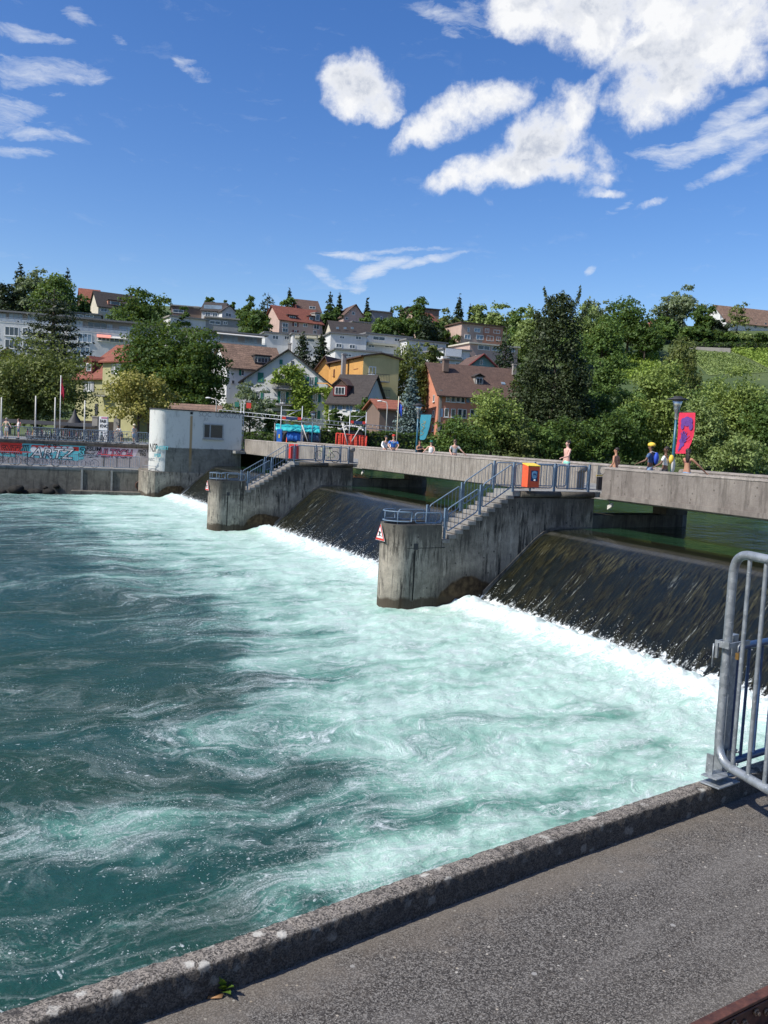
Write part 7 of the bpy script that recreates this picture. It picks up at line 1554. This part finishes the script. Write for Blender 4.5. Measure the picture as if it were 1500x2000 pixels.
    for sg in (-1, 1): hp, kn, an, to = LG[sg]; b = len(v2); v2 += [hp-V((0, 0, .03)), hp.lerp(kn, .35+skirt)]; r2 += [.105, .088 if skirt < .5 else .07]; e2 += [(1, b), (b, b+1)]
    skin_obj('shorts', [tuple(v) for v in v2], e2, r2, M[bottom], r_)
    for sg in (-1, 1): hp, kn, an, to = LG[sg]; mb = MB(); mb.ball((an+to)/2-V((0, 0, .005)), .13, 10, 6, (.42, 1.05, .42)); mb.build('shoe', M[shoes], r_)
    # head details
    for sg in (-1, 1):
        mb = MB(); mb.ball(hd(.03*sg, .098, 1.642), .010, 6, 4); mb.build('eye', M['black'], r_)
        mb = MB(); mb.ball(hd(.076*sg, .0, 1.625), .024, 6, 4, (.4, .8, 1.2)); mb.build('ear', M[skin], r_)
    mb = MB(); mb.ball(hd(0, .093, 1.575), .018, 6, 4, (1.2, .4, .35)); mb.build('mouth', M['p_maroon'], r_)
    if hair:
        mb = MB(); mb.ball(hd(0, -.022, 1.675), .098, 12, 8, (.92, 1.0, .86))
        if hairlen > 0:
            mb.ball(hd(0, -.065, 1.60), .088, 10, 8, (1.0, .62, 1.3)); 
            if hairlen > .2: mb.ball(hd(0, -.085, 1.45), .09, 10, 8, (1.0, .5, 2.0))
        mb.build('hair', M[hair], r_)
    if hat:
        kind, c = hat; mb = MB()
        if kind == 'helmet': mb.ball(hd(0, -.005, 1.70), .122, 14, 8, (.85, 1.12, .72)); mb.build('helmet', M[c], r_)
        if kind == 'cap': mb.ball(hd(0, -.01, 1.70), .102, 12, 8, (.95, 1.05, .75)); mb.box(hd(0, .115, 1.69), (.14, .10, .012)); mb.build('cap', M[c], r_)
        if kind == 'bucket': mb.lathe(hd(0, 0, 1.66), [(.15, 0), (.10, .03), (.09, .11), (0, .12)], 14); mb.build('hat', M[c], r_)
        if kind == 'straw': mb.lathe(hd(0, 0, 1.675), [(.20, 0), (.095, .02), (.09, .10), (0, .115)], 16); mb.build('hat', M[c], r_)
        if kind == 'shades': mb.box(hd(0, .105, 1.645), (.13, .02, .035)); mb.build('sunglasses', M['black'], r_)
    return r_
def add(r_, nm, mb, m_): return mb.build(nm, M[m_], r_)
yB = math.atan2(DV.y, DV.x)-math.pi/2     # facing along the bridge away
def bp(px, pyt, s): u, z = on_s(px, pyt, s); return L(u, s, 0), min(1.98, max(1.55, z))
V = Vector
# faces: rz turns the +y facing direction
yL_ = math.radians(100); yC = math.pi-.2
P, h_ = bp(1110, 860, -1.6); person(P, math.radians(112), 'bearded shirtless man in mint green shorts walking along the bridge', 'pinkskin', None, 'mint', 'hair', 0, None, {-1: ((-.05, .12, -.26), (-.04, .34, -.32)), 1: ((.05, -.06, -.27), (.05, .02, -.52))}, H_=h_)
P, h_ = bp(1205, 871, -1.3); person(P, math.radians(50), 'shirtless man with dark hair seen from behind, sitting on the bridge', 'tan', None, 'denim', 'hair', 0, None, {-1: ((-.10, -.04, -.27), (-.10, .12, -.48)), 1: ((.08, -.03, -.27), (.06, .16, -.45))}, turn=.5, H_=min(h_, 1.72))
P, h_ = bp(1273, 866, -1.9); r_ = person(P, math.radians(62), 'man with yellow helmet and blue drawstring bag over a navy T-shirt', 'darkskin', ('tshirt', 'tee'), 'denim', 'hair', 0, ('helmet', 'yellow'), {-1: ((-.10, .10, -.24), (-.14, .32, -.34)), 1: ((.12, .0, -.26), (.10, .12, -.44))}, H_=h_)
mb = MB(); mb.ball(V((0, -.19, 1.24)), .17, 12, 8, (.85, .5, 1.25)); bg = add(r_, 'backpack', mb, 'royal'); mb = MB(); mb.ball(V((.03, -.275, 1.2)), .055, 8, 5, (1, .3, 1)); mb.build('print', M['white'], bg)
for sg in (-1, 1): mb = MB(); mb.tube([V((.03*sg, -.17, 1.43)), V((.12*sg, -.06, 1.47)), V((.14*sg, .10, 1.36))], .008, 5); mb.build('strap', M['white'], bg)
P, h_ = bp(1302, 872, -2.0); r_ = person(P, math.radians(58), 'man in white T-shirt with yellow backpack and white board', 'darkskin', ('white', 'tee'), 'dark', 'hair', 0, ('shades', 'black'), {-1: ((-.10, .08, -.26), (-.12, .30, -.40)), 1: ((.10, -.02, -.27), (.10, .10, -.45))}, turn=.7, H_=h_)
mb = MB(); mb.ball(V((.02, -.20, 1.30)), .15, 12, 8, (.95, .62, 1.1)); add(r_, 'backpack', mb, 'yellow'); mb = MB(); mb.ball(V((.07, -.26, 1.10)), .2, 12, 8, (.75, .3, 1.35)); add(r_, 'board', mb, 'offwhite')
P, h_ = bp(1345, 876, -.85); person(P, math.radians(-60), 'dark-haired woman in purple bikini top and denim shorts leaning on the parapet', 'tan', ('purple', 'bra'), 'denim', 'hair', .3, None, {-1: ((-.10, .16, -.20), (-.02, .20, .12)), 1: ((.14, .22, -.22), (.22, .52, -.46))}, turn=.6, H_=h_, fem=True, skirt=.0)
P, h_ = bp(889, 858, -.75); person(P, math.radians(190), 'woman in grey T-shirt and sunglasses leaning sideways on the parapet', 'skin', ('greyshirt', 'tee'), 'dark', 'brownhair', .1, ('shades', 'black'), {-1: ((-.16, .12, -.20), (-.42, .18, -.44)), 1: ((.10, .08, -.24), (.06, .26, -.40))}, turn=-.5, H_=h_, fem=True)
P, h_ = bp(843, 858, -.85); person(P, math.radians(170), 'woman with green cap and white top leaning on the parapet', 'skin', ('white', 'tank'), 'dark', 'brownhair', .1, ('cap', 'green'), {-1: ((-.06, .12, -.22), (.02, .32, -.36)), 1: ((.16, .08, -.22), (.30, .20, -.40))}, H_=min(h_, 1.62), fem=True)
P, h_ = bp(820, 860, -.85); person(P, math.radians(215), 'long-haired woman in dark top beside the green-capped woman', 'tan', ('dark', 'tank'), 'dark', 'hair', .3, None, {-1: ((-.08, .14, -.20), (-.16, .36, -.14)), 1: ((.10, .1, -.22), (-.06, .32, -.16))}, turn=-.4, H_=min(h_, 1.62), fem=True)
P, h_ = bp(769, 849, -.75); r_ = person(P, math.radians(185), 'man in bright blue T-shirt and red cap leaning on the parapet', 'skin', ('blueshirt', 'tee'), 'dark', 'brownhair', 0, ('cap', 'red'), {-1: ((-.10, .10, -.24), (.02, .32, -.38)), 1: ((.10, .10, -.24), (-.02, .33, -.40))}, H_=h_, lean=.15)
mb = MB(); mb.box(V((0, .155, 1.33)), (.2, .01, .05)); add(r_, 'shirt_print', mb, 'sky')
P, h_ = bp(753, 851, -.9); person(P, math.radians(205), 'person in white long-sleeved shirt left of the red-capped man', 'skin', ('white', 'long'), 'dark', 'hair', 0, ('cap', 'dark'), {-1: ((-.10, .10, -.24), (-.06, .33, -.36)), 1: ((.10, .10, -.24), (.04, .34, -.38))}, H_=h_, lean=.2)
def qp(px, py, off, H_=1.72): a = (onwall(px, py, off)-LB).dot(LD); return W_(a, off, .01)
person(qp(13, 830, UPO+1.3), math.radians(170), 'grey-haired man in khaki T-shirt and shorts at the left quay railing', 'skin', ('khaki', 'tee'), 'offwhite', 'greyhair', 0, None, {-1: ((-.16, .06, -.22), (-.30, .14, -.36)), 1: ((.08, .06, -.26), (.04, .26, -.34))}, turn=-.6, lean=.1)
r_ = person(qp(36, 830, UPO+1.2), math.radians(120), 'woman in pink and white clothes by the quay railing', 'pinkskin', ('white', 'tee'), 'tshirt', 'brownhair', .2, None, {1: ((.1, .08, -.24), (.06, .26, -.3))}, fem=True); mb = MB(); mb.ball(V((.12, -.16, 1.25)), .13, 10, 6, (.7, .5, 1.3)); add(r_, 'shoulder_bag', mb, 'salmon')
person(qp(262, 835, UPO+1.4), math.radians(60), 'man with straw hat and grey T-shirt among the bicycles near the pump house', 'skin', ('greyshirt', 'tee'), 'denim', 'greyhair', 0, ('straw', 'cream'), skirt=.6)
person(qp(238, 845, UPO+2.6), math.radians(150), 'person in plain white T-shirt bending over a bicycle on the quay', 'tan', ('white', 'tee'), 'dark', 'hair', 0, None, {-1: ((-.06, .2, -.2), (-.04, .42, -.36)), 1: ((.06, .2, -.2), (.04, .42, -.36))}, lean=.9, H_=1.6)
P = L(46.6, .15, 0); person(P, math.radians(170), 'cyclist with white helmet behind the corner of the pump house', 'skin', ('sky', 'tee'), 'dark', 'hair', 0, ('helmet', 'white'), H_=1.72)
SUN_E, SKY_S, SKY_SAT, SKY_VAL, EXPO = 4.3, .15, 1.32, .82, 0.38
# ------------------------------------------------------------------ camera, sun, sky
cd = bpy.data.cameras.new('camera'); cam = bpy.data.objects.new('camera', cd); COL.objects.link(cam)
cd.sensor_fit = 'VERTICAL'; cd.sensor_height = 36; cd.sensor_width = 27; cd.lens = 36*FPX/2000; cd.clip_start = .05; cd.clip_end = 5000
Mx = Matrix((RT, UP, -FW)).transposed().to_4x4(); Mx.translation = EYE; cam.matrix_world = Mx
scene.camera = cam
sd = bpy.data.lights.new('sun', 'SUN'); sd.energy = SUN_E; sd.angle = rad(.53); sd.color = (1, .955, .88)
so = bpy.data.objects.new('sun', sd); COL.objects.link(so)
sdir = Vector((math.sin(SUN_AZ)*math.cos(SUN_EL), math.cos(SUN_AZ)*math.cos(SUN_EL), math.sin(SUN_EL)))
so.rotation_euler = sdir.to_track_quat('Z', 'Y').to_euler()
world = bpy.data.worlds.new('World'); scene.world = world; world.use_nodes = True; nt = world.node_tree; g = G(nt)
sky = nt.nodes.new('ShaderNodeTexSky'); sky.sky_type = 'NISHITA'; sky.sun_disc = False; sky.sun_elevation = SUN_EL; sky.sun_rotation = SUN_AZ; sky.altitude = 400; sky.air_density = 1.0; sky.dust_density = 1.1; sky.ozone_density = 2.2
bgn = nt.nodes['Background']
D = g.vm('NORMALIZE', g.n('TexCoord').outputs['Generated'])
CL = [ # px, py, rx, ry, tilt, weight : cumulus
 (700,165,70,58,.1,1.25),(735,205,52,34,.2,1.0),(662,178,36,36,0,.9),(765,180,34,26,.2,.7),
 (890,225,95,40,-.4,1.05),(812,268,52,22,-.5,.75),(965,200,60,34,-.35,1.0),(1005,170,50,16,-.2,.5),
 (1040,285,100,60,-.4,1.15),(1120,205,62,52,-.7,1.0),(1150,170,34,30,0,.8),(985,330,110,40,-.15,1.15),(880,352,62,22,-.35,.95),(1090,335,90,36,.1,.9),(1175,300,52,30,.1,.6),(1080,240,60,40,-.5,.9),
 (1060,30,90,46,.15,1.1),(1160,55,120,58,.25,1.2),(1250,100,90,70,.3,1.2),(1262,190,66,56,-.1,1.15),(1330,150,80,70,0,1.15),(1400,70,120,74,-.3,1.15),(1475,25,80,60,0,1.1),(1440,110,70,50,-.4,.9),(1210,10,150,50,0,1.2),(1340,20,150,60,0,1.2),
 (950,392,14,12,0,.6),(1270,400,30,10,-.35,.5),(1160,378,50,11,.05,.45)]
CI = [ # wisps
 (50,65,75,12,.15,.75),(80,135,100,24,.1,.95),(60,150,60,16,-.2,.6),(30,220,60,26,.15,.8),(60,265,90,14,.15,.75),(40,300,70,12,.1,.7),(150,25,34,20,.7,.7),(235,70,20,10,.5,.5),(380,140,36,16,.5,.7),(100,185,60,6,.1,.35),
 (740,525,70,16,-.3,1.15),(690,498,70,8,.1,.75),(825,512,76,9,-.25,1.0),(645,543,50,14,.5,.6),(705,555,20,22,.4,.7),(790,488,80,6,-.05,.6),(1155,530,14,7,-.5,.7),(1205,412,36,8,-.6,.5),
 (860,30,60,18,.3,.75),(880,65,36,14,.5,.5),(930,15,60,40,.5,.5),(1420,270,120,22,-.4,1.1),(1330,292,90,18,-.05,.9),(1450,220,90,22,-.55,.95),(1430,325,80,12,-.45,.9),(1480,290,60,30,-.5,.8)]
def mass(lst):
    tot = None
    for a, b, rx, ry, t, w_ in lst:
        c = ray(a, b).normalized(); k = FPX/ray(a, b).length**1.0
        e1 = (RT-c*RT.dot(c)).normalized(); e2 = c.cross(e1)*-1; e2 = e2 if e2.dot(UP) < 0 else -e2
        ct, stt = math.cos(t), math.sin(t)
        x1 = (e1*ct+e2*stt)*(FPX/rx/1.12); x2 = (e2*ct-e1*stt)*(FPX/ry/1.12)
        rel = g.vm('SUBTRACT', DW, tuple(c)); p = g.vm('DOT_PRODUCT', rel, tuple(x1)); q = g.vm('DOT_PRODUCT', rel, tuple(x2))
        d2 = g.m('MULTIPLY_ADD', p, p, g.m('MULTIPLY', q, q)); v = g.m('MULTIPLY', g.m('MAXIMUM', g.m('SUBTRACT', 1, g.m('MULTIPLY', d2, .85)), 0), w_)
        tot = v if tot is None else g.m('SMOOTH_MAX', tot, v, .12)
    return tot
warp = g.n('TexNoise', None, Vector=D, Scale=11, Detail=6, Roughness=.6).outputs['Color']
DW = g.vm('ADD', D, g.vs(g.vm('SUBTRACT', warp, (.5, .5, .5)), .05))
# tilt of the streaks seen in the high cloud
f1 = g.noise(DW, 17, 10, .62); f2 = g.noise(D, 45, 7, .68)
mc = mass(CL)
nn = g.m('ADD', g.m('MULTIPLY', g.m('SUBTRACT', f1, .5), 2.4), g.m('MULTIPLY', g.m('SUBTRACT', f2, .5), .9))
dens = g.m('ADD', mc, g.m('MULTIPLY', nn, g.mr(mc, 0, .25, 0, 1)))
cov = g.mr(dens, .20, 1.12, 0, 1, True)
DW = g.vm('ADD', D, g.vs(g.vm('SUBTRACT', warp, (.5, .5, .5)), .03))
mi = mass(CI)
fs_ = g.noise(g.scale(DW, (9, 9, 34)), 2.2, 9, .68, .4)
ci = g.m('MULTIPLY', g.mr(g.m('ADD', mi, g.m('MULTIPLY', g.m('SUBTRACT', fs_, .5), 2.6)), .30, 1.25, 0, 1), g.mr(mi, 0, .3, 0, 1))
# sunward side brighter: density compared a little towards the sun
DS = g.vm('ADD', D, tuple(sdir*.035))
sh = g.noise(g.vm('ADD', DS, g.vs(g.vm('SUBTRACT', warp, (.5, .5, .5)), .05)), 14, 4, .6)
thick = g.mr(dens, .75, 1.45, 0, 1, True)
shade = g.m('MULTIPLY', thick, g.mr(g.m('SUBTRACT', g.noise(DW, 10, 3, .5), g.m('MULTIPLY', g.m('SUBTRACT', f1, sh), 1.5)), .36, .56, 0, .95))
cc = g.mix(shade, (4.9, 4.95, 5.05), (2.35, 2.65, 3.3))
hs = nt.nodes.new('ShaderNodeHueSaturation'); hs.inputs['Hue'].default_value = .512; hs.inputs['Saturation'].default_value = SKY_SAT; hs.inputs['Value'].default_value = SKY_VAL; nt.links.new(sky.outputs[0], hs.inputs['Color'])
out = g.mix(g.m('MULTIPLY', ci, .72), hs.outputs[0], (4.4, 4.6, 4.9))
out = g.mix(cov, out, cc)
nt.links.new(out, bgn.inputs['Color']); bgn.inputs['Strength'].default_value = SKY_S
scene.view_settings.view_transform = 'Standard'; scene.view_settings.look = 'None'; scene.view_settings.exposure = EXPO; scene.view_settings.gamma = 1
scene.render.engine = 'CYCLES'; scene.cycles.max_bounces = 6; scene.cycles.transparent_max_bounces = 4; scene.cycles.use_adaptive_sampling = True; scene.cycles.adaptive_threshold = .02
world.cycles.sampling_method = 'MANUAL'; world.cycles.sample_map_resolution = 256
